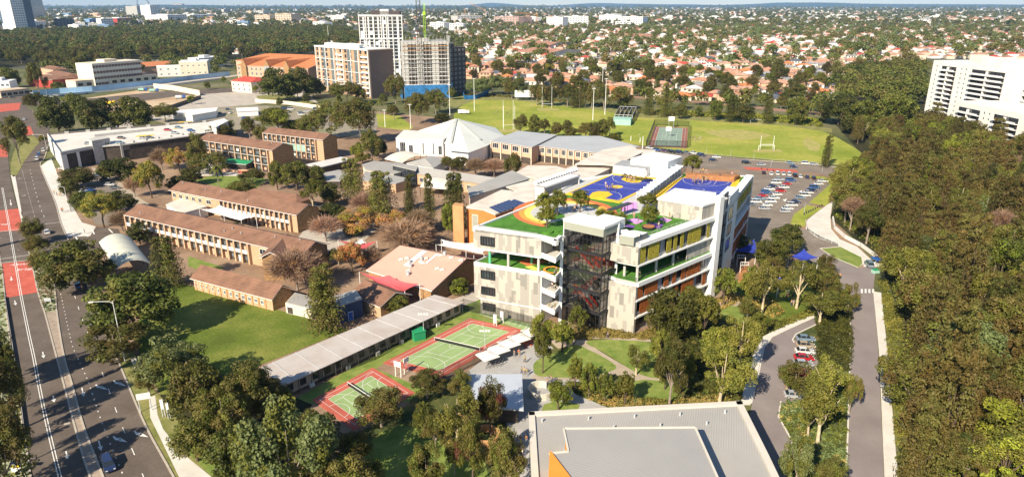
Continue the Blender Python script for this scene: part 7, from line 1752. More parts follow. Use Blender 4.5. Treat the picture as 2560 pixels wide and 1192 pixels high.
t_.links.new(tr.outputs[0],mx.inputs[1]); t_.links.new(b_.outputs[0],mx.inputs[2]); t_.links.new(mx.outputs[0],t_.nodes['Material Output'].inputs[0]); MAT['net'] = m
m,t_,b_ = nodes('chain_mesh',.9,.1); tr = t_.nodes.new('ShaderNodeBsdfTransparent'); mx = t_.nodes.new('ShaderNodeMixShader'); mx.inputs[0].default_value = .22; b_.inputs['Base Color'].default_value = (.03,.03,.03,1)
t_.links.new(tr.outputs[0],mx.inputs[1]); t_.links.new(b_.outputs[0],mx.inputs[2]); t_.links.new(mx.outputs[0],t_.nodes['Material Output'].inputs[0]); MAT['chain_mesh'] = m
court('tennis_court','red and green court with a tennis net beside the demountables',(1176,797),(956,908),(1102,945))
court('netball_court','lower red and green court half in tree shade',(932,919),(780,1000),(885,1076))
court('far_court','fenced double court with faded red surround on the edge of the oval',(1720,320),(1637,316),(1620,366),3.5,'court_dull','court_far',False)
t = thing('practice_court','pale green court strip at the foot of the new school','sports court',(*G(1260,800),0)); RelMB.ORG = G(1260,800)
MB().prism([G(*q) for q in ((1196,784),(1214,782),(1330,810),(1316,828))],0,.14).build('playing_surface',MAT['court_green'],t); m = MB()
for k in range(9): ribbon(m,[G(1200+k*14,785+k*4.7),G(1216+k*13,783+k*3.5)],.12,.16)
m.build('court_line',MAT['white_line'],t)
def fence(name,label,pts,h,mesh='chain_mesh',post='dark_steel',sp=4,world=False,cat='fence',mw=.03,w=.09):
    P_ = [p if world else G(*p) for p in pts]; t = thing(name,label,cat,(*P_[0],0)); RelMB.ORG = P_[0]
    for a,b in zip(P_[:-1],P_[1:]):
        MB().wall(a,b,.05,h,mw).build('panel',MAT[mesh],t); MB().bar((*a,h),(*b,h),w*.7).build('top_rail',MAT[post],t)
        m = MB(); L = (V2(b)-V2(a)).length; n = max(1,int(L/sp))
        for k in range(n+1): MB().bar((*lerp(a,b,k/n),0),(*lerp(a,b,k/n),h+.05),w).build('post',MAT[post],t)
fence('court_fence','tall dark mesh fence between the demountables and the tennis court',[(720,985),(938,900),(1160,775),(1330,820)],3.4)
fence('court_fence','tall dark mesh fence along the plaza side of the courts',[(1060,962),(1110,950),(1318,848)],3.0)
fence('court_fence','dark fence round the far double court',[(1718,370),(1615,368),(1636,313),(1722,318),(1718,370)],4.0,sp=6,w=.2)
fence('hoarding','light blue and white site hoarding along the northern road',[(84,240),(150,234),(232,229),(355,216),(480,200),(575,190)],5,'hoard_blue' if 'hoard_blue' in MAT else (plain('hoard_blue',(.3,.5,.72),.7,.25,.02) and 'hoard_blue'),'white_trim',8,mw=.2)
fence('hoarding','second white barrier line in front of the blue hoarding',[(110,243),(235,233),(420,216),(560,198)],1.8,'apt_white','white_trim',8,mw=.4)
fence('retaining_wall','timber retaining wall on the far side of the excavation',[(385,222),(430,226),(500,240)],5,'cream_wall','apt_tan',6,cat='wall',mw=.5)
fence('black_fence','black-screened fence in front of the excavation',[(366,290),(430,272),(503,246)],3,'dark_frame','dark_steel',8,mw=.2)
fence('blue_hoarding','deep blue hoarding beside the unfinished tower',[(1158,240),(1162,250),(1190,248),(1222,236)],3.6,'mesh_blue','mesh_blue',8,mw=.2)
fence('cream_wall','long cream wall at the edge of the car yard',[(638,256),(720,262),(800,273)],3,'cream_wall','apt_tan',10,cat='wall',mw=.4)
fence('stone_wall','curved white retaining wall between the ramp and the wood',[(2080,548),(2084,572),(2110,595),(2150,616),(2195,650)],1.3,'off_white','concrete',8,cat='wall',mw=.4)
fence('ramp_railing','white railing on the car park side of the concrete ramp',[(2014,556),(2018,576),(2046,594),(2096,616)],1.1,'chain_mesh','white_trim',2.5)
fence('oval_fence','low fence along the lower edge of the oval',[(1740,388),(1900,402),(2060,414),(2150,418)],1.2,'chain_mesh','steel',6)
fence('school_fence','dark fence along the shop footpath by the road',[(150,430),(160,470),(178,530)],1.6,'chain_mesh','dark_steel',3)
fence('median_fence','low barrier along the left road edge',[(12,745),(44,950),(62,1090)],.7,'concrete','dark_steel',4,mw=.15)
RelMB.ORG = (0,0)
# ================================================================== cars
def car_mesh(L=4.5,Wd=1.8,h=1.45,van=False):
    b = _MB(); g = _MB(); x0,x1,y = -L/2,L/2,Wd/2
    pr = [(x0,.3),(x0+.05,.8),(x0+.3,.92),(x1-1.15,.95),(x1-.25,.78),(x1,.6),(x1,.3)] if not van else [(x0,.3),(x0,1.0),(x0+.1,1.05),(x1-.9,1.05),(x1-.15,.85),(x1,.6),(x1,.3)]
    lo = [(x,y*(.97 if z > .7 else 1)*(.93 if x in (x0,x1) else 1),z) for x,z in pr]; n = len(lo)
    for s in (1,):
        for i in range(n-1): p,q = lo[i],lo[i+1]; b.face([(p[0],-p[1],p[2]),(p[0],p[1],p[2]),(q[0],q[1],q[2]),(q[0],-q[1],q[2])][::-1])
    b.poly([(p[0],p[1],p[2]) for p in lo]) if 0 else None
    for s in (-1,1):
        pts = [(p[0],p[1]*s,p[2]) for p in lo]; b.face(pts if s > 0 else pts[::-1])
    cab = [(x0+.35,.9),(x0+.85,h),(x1-1.9,h),(x1-1.15,.93)] if not van else [(x0+.05,1.03),(x0+.15,h),(x1-1.4,h),(x1-.85,1.03)]
    ci = [(x,z,(y-.1 if z < 1.1 else y-.28)) for x,z in cab]
    for i in range(3): p,q = ci[i],ci[i+1]; (b if i == 1 else g).face([(p[0],-p[2],p[1]+(.01 if i == 1 else 0)),(q[0],-q[2],q[1]+(.01 if i == 1 else 0)),(q[0],q[2],q[1]+(.01 if i == 1 else 0)),(p[0],p[2],p[1]+(.01 if i == 1 else 0))])
    for s in (-1,1): pts = [(p[0],p[2]*s,p[1]) for p in ci]; g.face(pts if s < 0 else pts[::-1])
    for s in (-1,1):
        for xx in (x0+.9 if not van else x0+.6,(x0+x1)/2-.1): b.bar((xx,(y-.12)*s,.93),(xx+.03,(y-.27)*s,h),.07)
    w = _MB(); w.bar((0,-.11,0),(0,.11,0),.64,0,14); hb = _MB(); hb.bar((0,-.12,0),(0,.12,0),.36,0,10)
    li = _MB(); li.box((0,0,0),(.08,.32,.14)); return b,g,w,hb,li
plain('tyre',(.02,.02,.02),.9,.1,1); m,t_,b_ = nodes('car_glass',.06,.9); b_.inputs['Base Color'].default_value = (.02,.025,.03,1); MAT['car_glass'] = m; plain('lamp_lens',(.8,.8,.75),.2,.05,1,.8); plain('tail_lens',(.4,.02,.02),.3,.05,1,.8)
def paint(nm,c):
    m,t,b = nodes('paint_'+nm,.28,.5,.1); b.inputs['Coat Weight'].default_value = .6; b.inputs['Coat Roughness'].default_value = .08
    f = noise(t,geo(t),1.2,3,.6); t.links.new(ramp(t,f,[(.3,tuple(x*.88 for x in c)),(.7,c)]),b.inputs['Base Color']); MAT['paint_'+nm] = m
for nm,c in dict(white=(.72,.72,.7),silver=(.42,.44,.46),grey=(.16,.17,.18),black=(.015,.016,.02),navy=(.02,.035,.1),blue=(.03,.1,.3),red=(.45,.02,.025),beige=(.42,.34,.24),purple=(.1,.05,.12),brown=(.16,.11,.08),steel=(.2,.28,.36)).items(): paint(nm,c)
CARM = {}
for kd,ar in (('car',dict()),('hatch',dict(L=4.0,h=1.5)),('suv',dict(L=4.6,Wd=1.9,h=1.75,van=True)),('van',dict(L=5.2,Wd=2.0,h=2.1,van=True))):
    b,g,w,hb,li = car_mesh(**ar); CARM[kd] = (b.mesh('body',[MAT['paint_white']]),g.mesh('windows',[MAT['car_glass']]),w.mesh('tyre',[MAT['tyre']]),hb.mesh('rim',[MAT['steel']]),li.mesh('headlight',[MAT['lamp_lens']]),ar.get('L',4.5),ar.get('Wd',1.8)); 
tail_me = MB().box((0,0,0),(.08,.32,.14)).mesh('tail_light',[MAT['tail_lens']])
def car(u,v,ang,col,label,kd='car',z=.15,group=None,world=None):
    x,y = world or G(u,v,z); t = thing('parked_car' if 'parked' in label or 'row' in label else 'car',label,'car',(x,y,z),R(ang),group); bm_,gm_,wm_,hm_,lm_,L,Wd = CARM[kd]
    o = link('body',bm_,t); o.material_slots[0].link = 'OBJECT'; o.material_slots[0].material = MAT['paint_'+col]; link('windows',gm_,t)
    for sx in (-1,1):
        for sy in (-1,1):
            w = link('wheel',wm_,t); w.location = (sx*L*.31,sy*(Wd/2-.1),.32); link('rim',hm_,w)
            l = link('headlight' if sx > 0 else 'tail_light',lm_ if sx > 0 else tail_me,t); l.location = (sx*(L/2-.03),sy*(Wd*.33),.6)
    return t
def hdg(a,b): return math.degrees(math.atan2(G(*b)[1]-G(*a)[1],G(*b)[0]-G(*a)[0]))
rdir = hdg((240,900),(220,840)); rd2 = hdg((300,1192),(270,1120))
car(118,583,hdg((118,640),(100,560)),'white','white sedan crossing the road junction'); car(234,822,rdir,'silver','silver wagon driving beside the roadside trees','suv'); car(272,1166,rd2+180,'navy','dark blue hatchback on the road at the bottom left corner','suv')
car(196,716,hdg((196,760),(185,716)),'blue','blue car half hidden under the big spreading tree'); 
for (u,v),c,l in (((93,399),'white','nearest'),((98,388),'blue','middle'),((109,378),'white','farthest')): car(u,v,hdg((90,410),(108,370)),c,f'{c} car queuing on the curve of the road, {l} of three','suv')
car(60,300,hdg((60,320),(50,280)),'white','white car far up the left road'); car(20,318,80,'grey','grey car on the far left road'); car(127,243,5,'white','white van on the northern cross road','van'); car(30,245,5,'black','dark car at the left edge on the cross road'); car(216,234,5,'white','white car beside the site barrier')
row_ang = 75
for k,((u,v),c,kd) in enumerate((((1909,434),'black','hatch'),((1927,436),'white','car'),((1943,436),'white','suv'),((1958,437),'white','hatch'),((1972,438),'white','suv'),((1987,441),'black','suv'),((2000,443),'white','car'),((2017,445),'navy','hatch'),((2034,447),'black','car'))):
    car(u,v,row_ang,c,f'{c} {kd if kd != "suv" else "four-wheel drive"} in the nose-in row at the top of the east car park, '+('first','second','third','fourth','fifth','sixth','seventh','eighth','last')[k],kd)
A1_ = [((2057,455),'white'),((2046,462),'white'),((2036,471),'blue'),((2028,478),'navy'),((2021,484),'white'),((2012,491),'white'),((2000,497),'steel'),((1989,507),'navy'),((1979,515),'white'),((1968,524),'white'),((1962,531),'silver')]
for k,((u,v),c) in enumerate(A1_): car(u,v,-8+(k % 3),c,f'{c} car in the row along the grass strip of the east car park, number {k+1} from the top' if 0 else f'{c} parked car in the right-hand row of the east car park, '+('topmost','second from top','third from top','fourth from top','fifth from top','in the middle','fifth from bottom','fourth from bottom','third from bottom','second from bottom','lowest')[k],('car','hatch','suv')[k % 3])
L1 = [('silver','white','navy','white','blue','red','steel','white','grey'),('blue','red','white','red','white','white','white','white','silver')]
ORD = ('topmost','second from top','third from top','fourth from top','in the middle','fourth from bottom','third from bottom','second from bottom','lowest')
for j,(p0,p1) in enumerate((((1948,451),(1882,515)),((1976,453),(1910,524)))):
    for k in range(9): u,v = lerp(p0,p1,k/8); car(u,v,-10+(k*j % 3),L1[j][k],f'{L1[j][k]} parked car in the {("left", "middle")[j]} row of the east car park, {ORD[k]}',('car','suv','hatch')[(k+j) % 3])
for (u,v),c,l in (((1624,372),'white','white car at the left end of the kerb row by the oval'),((1642,377),'blue','blue car in the kerb row by the oval'),((1661,379),'purple','purplish car in the kerb row by the oval'),((1679,382),'black','black car in the kerb row by the oval, left of the navy one'),((1698,383),'navy','navy car in the kerb row behind the white plant building'),((1716,384),'grey','dark grey car in the kerb row behind the white plant building'),((1734,385),'white','white car near the right end of the kerb row'),((1753,390),'navy','last navy car of the kerb row, beside the rooftop tree')): car(u,v,-48,c,l,'suv' if c in ('navy','black') else 'car')
for (u,v),c,a,l,kd in (((1791,395),'white',-12,'white car driving on the street by the oval','car'),((1782,402),'navy',-4,'navy car driving on the lower lane by the oval','car'),((1865,409),'black',-5,'black four-wheel drive on the street above the red lane','suv'),((1903,414),'silver',-4,'silver car on the street above the red lane','car'),((1975,410),'steel',-20,'blue-grey car parked opposite the lone tall tree','hatch'),((1984,419),'navy',-10,'navy car on the street below the blue-grey one','hatch'),((2014,411),'white',-14,'white car parked left of the lone tall tree','suv'),((2034,413),'silver',-14,'silver car parked right beside the lone tall tree','car')): car(u,v,a,c,l,kd)
for (u,v),c,l in (((2013,850),'steel','blue-grey parked car, topmost on the island bay'),((2013,867),'beige','beige parked car, second on the island bay'),((2011,882),'white','white parked car, third on the island bay'),((2009,898),'red','red parked car, fourth on the island bay'),((2007,913),'silver','silver parked car, fifth on the island bay'),((2008,938),'red','red parked car half under the island gum'),((1988,973),'beige','beige parked car second from the end of the island bay'),((1986,992),'silver','silver parked car at the lower end of the island bay')): car(u,v,-8,c,l,'car')
car(2172,664,80,'steel','steel-blue car beside the blue stall at the ramp foot','suv')
for (u,v),c,a,l in (((419,327),'red',-12,'red car on the roof of the parking deck'),((446,321),'steel',-14,'blue-grey car beside the red one on the parking deck'),((477,328),'blue',-12,'blue car at the right edge of the parking deck'),((437,335),'silver',-10,'silver car at the parapet below the red car'),((303,347),'brown',-12,'brown car in the middle of the parking deck roof'),((300,359),'steel',-8,'blue-grey car parked at the deck edge below the brown car'),((358,348),'silver',-10,'silver car at the deck edge, left of a pair'),((374,346),'grey',-10,'grey car at the deck edge, right of a pair'),((222,361),'silver',20,'silver car partly behind the stair core of the deck')): car(u,v,a,c,l,'car',zc+.05)
for (u,v),c,a,l in (((244,442),'grey',10,'grey car in the roadside car park, uppermost'),((262,451),'brown',10,'dark brown car in the roadside car park'),((274,464),'white',12,'white car in the roadside car park'),((288,472),'grey',12,'grey car below the white one in the roadside car park'),((205,481),'white',5,'white car beside the yellow-green tree'),((225,478),'blue',5,'blue car behind the yellow-green tree'),((315,424),'white',80,'white car among the shrubs below the parking deck'),((455,384),'white',5,'white car beside the orange autumn tree'),((160,423),'white',10,'white car inside the open bay of the parking deck')): car(u,v,a,c,l,'car')
cr_ = random.Random(9)
for k in range(46):
    u,v = (cr_.uniform(570,820),cr_.uniform(272,300)) if k < 32 else (cr_.uniform(385,560),cr_.uniform(284,298))
    if 590 < u < 660 and v < 285 or any(abs(u-a)+abs(v-b)*2 < 9 for a,b in ((600,275),)): continue
    c = cr_.choice(['white','white','white','navy','grey','silver','blue','red'])
    car(u,v,cr_.choice([0,8,90]),c,f'{c} car standing in the crowded car yard behind the brick blocks',cr_.choice(['car','suv','hatch','van']),group='cars in the crowded car yard')
# ================================================================== people
def skin(name,verts,edges,mat,sub=1):
    me = bpy.data.meshes.new(name); me.from_pydata([v[:3] for v in verts],edges,[]); o = bpy.data.objects.new(name,me); COL.objects.link(o)
    s = o.modifiers.new('s','SKIN'); 
    for i,v in enumerate(verts): me.skin_vertices[0].data[i].radius = (v[3],v[3]*(v[4] if len(v) > 4 else 1))
    me.skin_vertices[0].data[0].use_root = True; s.use_smooth_shade = True
    if sub: o.modifiers.new('d','SUBSURF').levels = sub; 
    bpy.context.view_layer.update(); r = bpy.data.meshes.new_from_object(o.evaluated_get(bpy.context.evaluated_depsgraph_get())); bpy.data.objects.remove(o)
    r.name = name; r.materials.clear(); r.materials.append(MAT[mat]); return r
plain('skin',(.42,.24,.15),.6,.05,2); plain('hair',(.03,.02,.015),.7,.1,2)
PEOPLE = {}
def person_meshes(pose):
    st = {'stand': (0,0,0),'walk': (.22,-.22,.18),'run': (.38,-.3,.35),'sit': None}[pose]
    hz = .95 if st is not None else .5; V = [(0,0,hz,.13,.8),(0,0,hz+.2,.12,.8),(0,0,hz+.42,.155,.7),(0,0,hz+.5,.06),(.01,0,hz+.6,.07),(.02,0,hz+.7,.095),(.01,0,hz+.8,.07)]
    E = [(0,1),(1,2),(2,3),(3,4),(4,5),(5,6)]; V += [(.1,0,hz+.68,.02)]; E += [(5,7)]
    legs = []; arms = []
    for s in (1,-1):
        b = len(V)
        if st is not None: d = st[0]*s; V += [(0,.1*s,hz-.08,.085),(d*.6,.11*s,hz*.52,.062),(d*.9-(.08 if d < 0 else 0),.11*s,.09,.042),(d*.9+.13,.12*s,.04,.035)]
        else: V += [(.05,.1*s,hz,.085),(.42,.12*s,hz+.02,.065),(.42,.12*s,.09,.042),(.55,.12*s,.04,.035)]
        E += [(0,b),(b,b+1),(b+1,b+2),(b+2,b+3)]; legs.append(b)
        b = len(V); sw = -(st[2]*s if st is not None else -.15); V += [(0,.19*s,hz+.42,.055),(sw*.4,.25*s,hz+.17,.042),(sw*.8+.08,.26*s,hz-.05,.03),(sw*.9+.11,.26*s,hz-.12,.032)]
        E += [(2,b),(b,b+1),(b+1,b+2),(b+2,b+3)]; arms.append(b)
        for k in range(4): V.append((sw*.9+.13+k*.012,(.235+.018*k)*s,hz-.21+abs(k-1.5)*.012,.009)); E.append((b+3,len(V)-1))
        V.append((sw*.9+.16,.225*s,hz-.14,.01)); E.append((b+3,len(V)-1))
    body = skin('body',V,E,'skin')
    T = [(v[0],v[1],v[2],v[3]*1.18,.85) for v in (V[0],V[1],V[2])]; Et = [(0,1),(1,2)]
    for a in arms: b = len(T); T += [(V[a][0],V[a][1],V[a][2],.068),(V[a+1][0]*.7,V[a+1][1],V[a+1][2]+.05,.055)]; Et += [(2,b),(b,b+1)]
    Q = [(0,0,hz+.02,.145,.85)]; Eq = []
    for a in legs: b = len(Q); Q += [(V[a][0],V[a][1],V[a][2],.1),(V[a+1][0],V[a+1][1],V[a+1][2],.075),(V[a+2][0],V[a+2][1],V[a+2][2]+.06,.058)]; Eq += [(0,b),(b,b+1),(b+1,b+2)]
    hr = skin('hair',[(-.01,0,hz+.78,.1),(-.04,0,hz+.7,.09),(-.05,0,hz+.64,.06)],[(0,1),(1,2)],'hair')
    return body,skin('shirt',T,Et,'white_render'),skin('trousers',Q,Eq,'hair'),hr
for ps in ('stand','walk','run','sit'): PEOPLE[ps] = person_meshes(ps)
CL = dict(white=(.75,.74,.72),red=(.55,.04,.03),navy=(.03,.045,.12),black=(.02,.02,.02),yellow=(.7,.5,.05),teal=(.05,.3,.3),grey=(.25,.26,.27),blue=(.08,.2,.5),tan=(.45,.33,.2),pink=(.65,.3,.35),orange=(.7,.25,.04),green=(.06,.25,.08))
for k,c in CL.items(): plain('cloth_'+k,c,.85,.1,3)
pr_ = random.Random(31); cc = list(CL)
def person(u,v,where,z=.12,pose=None,top=None,group=None,ang=None,sc=1.0,cap=None):
    pose = pose or pr_.choice(['stand','walk','walk']); top = top or pr_.choice(cc); bot = pr_.choice(['navy','black','grey','tan']); x,y = G(u,v,z)
    t = thing('person',f'person in {top} top {dict(stand="standing", walk="walking", run="running", sit="sitting")[pose]} {where}','person',(x,y,z),R(ang if ang is not None else pr_.uniform(0,360)),group); t.scale = (sc,sc,sc)
    for me,nm,mt in zip(PEOPLE[pose],('body','shirt','trousers','hair'),(None,'cloth_'+top,'cloth_'+bot,None)):
        o = link(nm,me,t)
        if mt: o.material_slots[0].link = 'OBJECT'; o.material_slots[0].material = MAT[mt]
ZC_ = ZD+.25
def many(pts,wh,z,tf=None,poses=None,sc=1.15):
    for k,p in enumerate(pts):
        if tf: p = tf(*p)
        w = wh[k] if isinstance(wh,list) else wh+(', '+('leftmost','second','third','fourth','fifth','sixth','seventh','eighth','ninth','tenth','eleventh','twelfth')[k] if len(pts) > 1 else '')
        person(*p,w,z,(poses[k % len(poses)] if poses else None),sc=sc)
many([(930,745),(945,782),(970,785),(996,762),(1033,790)],'at midcourt of the left roof court',ZC_,z7,['walk','run','stand','run','run'])
many([(1136,685),(1160,690),(1182,690),(1210,695)],'under the far hoop of the left roof court',ZC_,z7,['stand','run','walk'])
many([(1800,700),(1812,716),(1836,706),(1850,700),(1868,665),(1888,708),(1892,680),(1926,688)],'playing on the right roof court',ZC_,z7,['run','run','walk','stand'])
many([(1775,640),(1812,640),(1940,650),(1972,653)],'on the lowest timber step of the roof seating',ZD+.5,z7,['sit','sit','stand','sit']); many([(1868,615),(1895,612),(1925,618),(2060,640),(2185,632)],'on the top timber step of the roof seating',ZD+1.4,z7,['stand','walk','stand','sit','sit'])
many([(515,970),(545,970),(600,995),(622,995),(642,968),(758,940)],'in tree shade on the grey roof terrace',ZC_,z7); many([(1250,1112),(1210,1058),(1505,1095),(1563,1060),(1455,1155),(1118,1005),(1085,1000)],'on the coloured roof garden',ZC_,z7,['run','walk','stand'])
many([(1386,687),(1391,684)],'beside the curved bench on the open school deck',14.35,None,['sit','walk']); many([(1381,721),(1389,724)],'on the upper white balcony',9.75); many([(1373,771),(1387,773)],'on the lower white balcony',4.95); many([(1594,690),(1599,690),(1693,655)],'by the rail of the open deck on the right',14.4)
z7b = lambda x,y: (1280+x/3.82,880+y/3.82)
many([(65,35),(20,45),(122,100),(92,208),(116,212),(142,225),(332,296),(366,285),(376,298)],'on the grey plaza',.15,z7b); many([(80,868),(132,865),(100,1000)],'on the path left of the gym',.15,z7b); many([(1519,845)],'in front of the golden shrubs by the school',.2)
many([(1800,769),(1817,762),(1824,758),(1856,766),(1866,765),(1873,776)],'on the garden crossing path',.2); many([(2091,696),(2099,697)],'at the road edge beside the playground',.2); many([(1967,742),(1981,743),(1969,749),(1978,764),(1983,764)],'on the shaded synthetic playground',.2)
many([(136,486),(143,490),(149,490),(153,491),(155,530),(158,530),(212,584),(187,602),(56,540)],'waiting near the road crossing',.2)
fpl = random.Random(3)
for k in range(14): person(1722+fpl.uniform(0,36),344+fpl.uniform(0,7),'in the group resting on the oval',.08,'sit',group='people resting on the oval',top=fpl.choice(['white','grey','navy']))
for k in range(16): person(fpl.uniform(1230,1330),fpl.uniform(262,300),'training on the far playing field',.08,'run',group='players on the far field',top=fpl.choice(['white','yellow','teal']))
# ================================================================== poles, goals, signs, furniture
def pole(name,label,u,v,vt,w=.28,mat='white_trim',head=None,arm=None,cat='pole',z=0.0):
    x,y = G(u,v,z); h = ZAT((x,y),vt); t = thing(name,label,cat,(x,y,0)); RelMB.ORG = (x,y)
    MB().bar((x,y,z),(x,y,h),(w,w*.6),0,8).build('pole',MAT[mat],t)
    if head == 'flood':
        MB().bar((x-1.1,y,h),(x+1.1,y,h),.14).build('cross_arm',MAT[mat],t)
        for dx in (-1,-.35,.35,1): MB().box((x+dx,y-.15,h-.1),(.5,.25,.45),.1).build('floodlight',MAT['off_white'],t)
    if arm:
        pts = [(x,y,h-.6),(x+arm[0]*.15,y+arm[1]*.15,h-.1),(x+arm[0]*.5,y+arm[1]*.5,h),(x+arm[0],y+arm[1],h)]; MB().path(pts,w*.5).build('arm',MAT[mat],t)
        MB().box((x+arm[0],y+arm[1],h-.12),(1.0,.4,.16),math.atan2(arm[1],arm[0])).build('lamp_head',MAT['off_white'],t)
    RelMB.ORG = (0,0); return t
pole('street_lamp','curved-arm street lamp rising in front of the largest dark round tree',313,905,752,.26,'off_white',arm=(-4.6,-.6),cat='street lamp'); pole('street_lamp','street lamp beside the parking deck at the road bend',117,372,337,.25,'off_white',arm=(-7,1),cat='street lamp'); pole('street_lamp','street lamp at the shop footpath near the green tree',170,512,467,.22,'off_white',arm=(-4,1),cat='street lamp')
pole('court_light','floodlight pole in front of the tennis court',1213,899,827,.2,'steel','flood',cat='floodlight'); pole('court_light','floodlight pole by the green shed',1060,846,785,.2,'steel','flood',cat='floodlight')
for u,v,vt,l in ((1125,297,213,'beside the unfinished tower'),(1186,278,197,'behind the white truck on the field'),(1482,301,222,'left of the cricket nets'),(1512,288,198,'nearest the cricket nets'),(963,318,276,'left of the small green field'),(1027,322,262,'right of the small green field'),(1505,234,170,'among the houses behind the field')): pole('field_light','tall white light mast '+l,u,v,vt,.5,'white_trim','flood',cat='light mast')
for u,v,vt,l in ((1283,325,250,'left pole at the classroom roof'),(1258,318,250,'pole beside the goal in front of the church hall')): pole('goal_pole','thin white field '+l,u,v,vt,.3)
for u,v,vt,l in ((1577,352,340,'left'),(1600,356,345,'middle'),(1606,372,341,'right')): pole('flag_pole',f'white column at the school end of the oval path, {l}',u,v,vt,.5)
pole('radio_mast','pale telecom mast between the apartments and the woodland',822,105,66,1.2,'off_white','flood',cat='mast')
for u,v,vt,l in ((2010,533,507,'by the car park exit'),(2079,486,466,'at the edge of the wood'),(1927,418,400,'at the top row of the east car park'),(2055,430,415,'near the lone tall tree'),(1765,388,372,'left on the oval edge'),(1826,394,376,'middle on the oval edge'),(1884,402,384,'right on the oval edge'),(1722,412,395,'by the street end of the roof seating'),(1696,245,223,'left beside the railway'),(1881,262,236,'beside the railway on the right')): pole('lamp_post','slim dark lamp post '+l,u,v,vt,.16,'steel',cat='lamp post')
def hposts(label,u0,v0,u1,v1,h,bar,col='white_trim'):
    a,b = G(u0,v0),G(u1,v1); t = thing('goal_posts',label,'goal posts',(*a,0)); RelMB.ORG = a
    for p in (a,b): MB().bar((*p,0),(*p,h),.24,0,8).build('post',MAT[col],t)
    MB().bar((*a,bar),(*b,bar),.2,0,6).build('crossbar',MAT[col],t); RelMB.ORG = (0,0)
hposts('tall white rugby posts at the far end of the upper field',1355,270,1379,270,17,3.2); hposts('rugby posts in front of the church hall',1259,325,1287,323,16,3); hposts('white soccer and rugby goal on the right of the oval',1896,377,1935,377,3.2,3.1); hposts('second white goal with tall posts behind it on the oval',1900,374,1932,374,8,3.0); hposts('white goal at the top of the oval',1876,307,1906,308,2.6,2.5)
def board(name,label,u,v,w,h0,h1,ang,mat='apt_white',cat='sign',frame='steel',parts='board'):
    x,y = G(u,v); t = thing(name,label,cat,(x,y,0)); RelMB.ORG = (x,y); d = (math.cos(R(ang)),math.sin(R(ang)))
    for s in (-.4,.4): MB().bar((x+d[0]*w*s,y+d[1]*w*s,0),(x+d[0]*w*s,y+d[1]*w*s,h1),.14).build('post',MAT[frame],t)
    MB().box((x+.1*d[1],y-.1*d[0],h0),(w,.12,h1-h0),R(ang)).build(parts,MAT[mat],t); RelMB.ORG = (0,0)
board('road_sign','back of a white road sign on two posts by the footpath',366,1028,2.6,3.0,4.4,20); board('scoreboard','white scoreboard at the back of the field',1311,252,17,3,9,0,cat='scoreboard'); board('bus_sign','grey sign panel on the planted median',121,757,1.8,.6,1.6,5,'steel')
t = thing('speed_trailer','portable sign with a solar panel and yellow frame at the bottom left','sign',(*G(44,1185),0)); RelMB.ORG = G(44,1185); x,y = RelMB.ORG
MB().bar((x,y,0),(x,y,2.6),.12).build('post',MAT['steel'],t); MB().box((x,y,.5),(1.6,.1,.9),.1).build('board',MAT['apt_white'],t); MB().box((x,y,1.5),(1.2,.12,.35),.1).build('frame',MAT['court_yellow'],t); MB().prism([(x-.7,y-.4),(x+.7,y-.4),(x+.7,y+.5),(x-.7,y+.5)],2.5,2.56).build('solar_panel',MAT['solar'],t)
board('footpath_sign','tall grey signs standing in the verge by the footpath',411,1042,.6,2.0,4.2,10); board('footpath_sign','second grey sign pole nearer the round green tree',424,1046,.5,2.2,4.0,10)
board('hoop_board','white backboard seen from the front at the end of the netball court',996,942,1.8,2.7,4.0,-25,cat='basketball hoop',frame='white_trim',parts='backboard'); board('hoop_board','white backboard facing the tennis court with its shadow on the red surface',1016,931,1.8,2.7,3.9,60,cat='basketball hoop',frame='white_trim',parts='backboard')
for u,v,l in ((1238,815,'nearest the tennis court corner'),(1255,807,'nearest the school wall')): board('hoop_board','padded white hoop post '+l,u,v,.9,1.0,3.4,-25,cat='basketball hoop',frame='white_trim',parts='backboard')
board('hoop_board','hoop on the upper half of the far double court',1677,321,4,5,8,0,cat='basketball hoop',parts='backboard'); board('hoop_board','hoop in the middle of the far double court',1670,343,3.5,4,6.6,0,cat='basketball hoop',parts='backboard')
def umbrella(u,v,label,s=4.2):
    x,y = G(u,v); t = thing('umbrella',label,'umbrella',(x,y,0),0,'white plaza umbrellas'); RelMB.ORG = (x,y); MB().bar((x,y,0),(x,y,3.1),.1,0,8).build('pole',MAT['steel'],t); m = MB(); a = R(35)
    c = [(x+s/2*1.41*math.cos(a+k*1.5708+.785),y+s/2*1.41*math.sin(a+k*1.5708+.785),2.7) for k in range(4)]
    for k in range(4): m.face([c[k],c[(k+1) % 4],(x,y,3.3)])
    for k in range(4): p,q = c[k],c[(k+1) % 4]; m.face([(p[0],p[1],2.5),(q[0],q[1],2.5),q,p])
    m.build('canopy',MAT['sail_white'],t); RelMB.ORG = (0,0)
for u,v,l in ((1219,913,'square white umbrella, lowest of the row by the courts'),(1246,897,'square white umbrella, second of the row by the courts'),(1272,882,'square white umbrella, third of the row by the courts'),(1298,868,'square white umbrella, fourth of the row by the courts'),(1330,852,'square white umbrella beside the young tree clump')): umbrella(u,v,l)
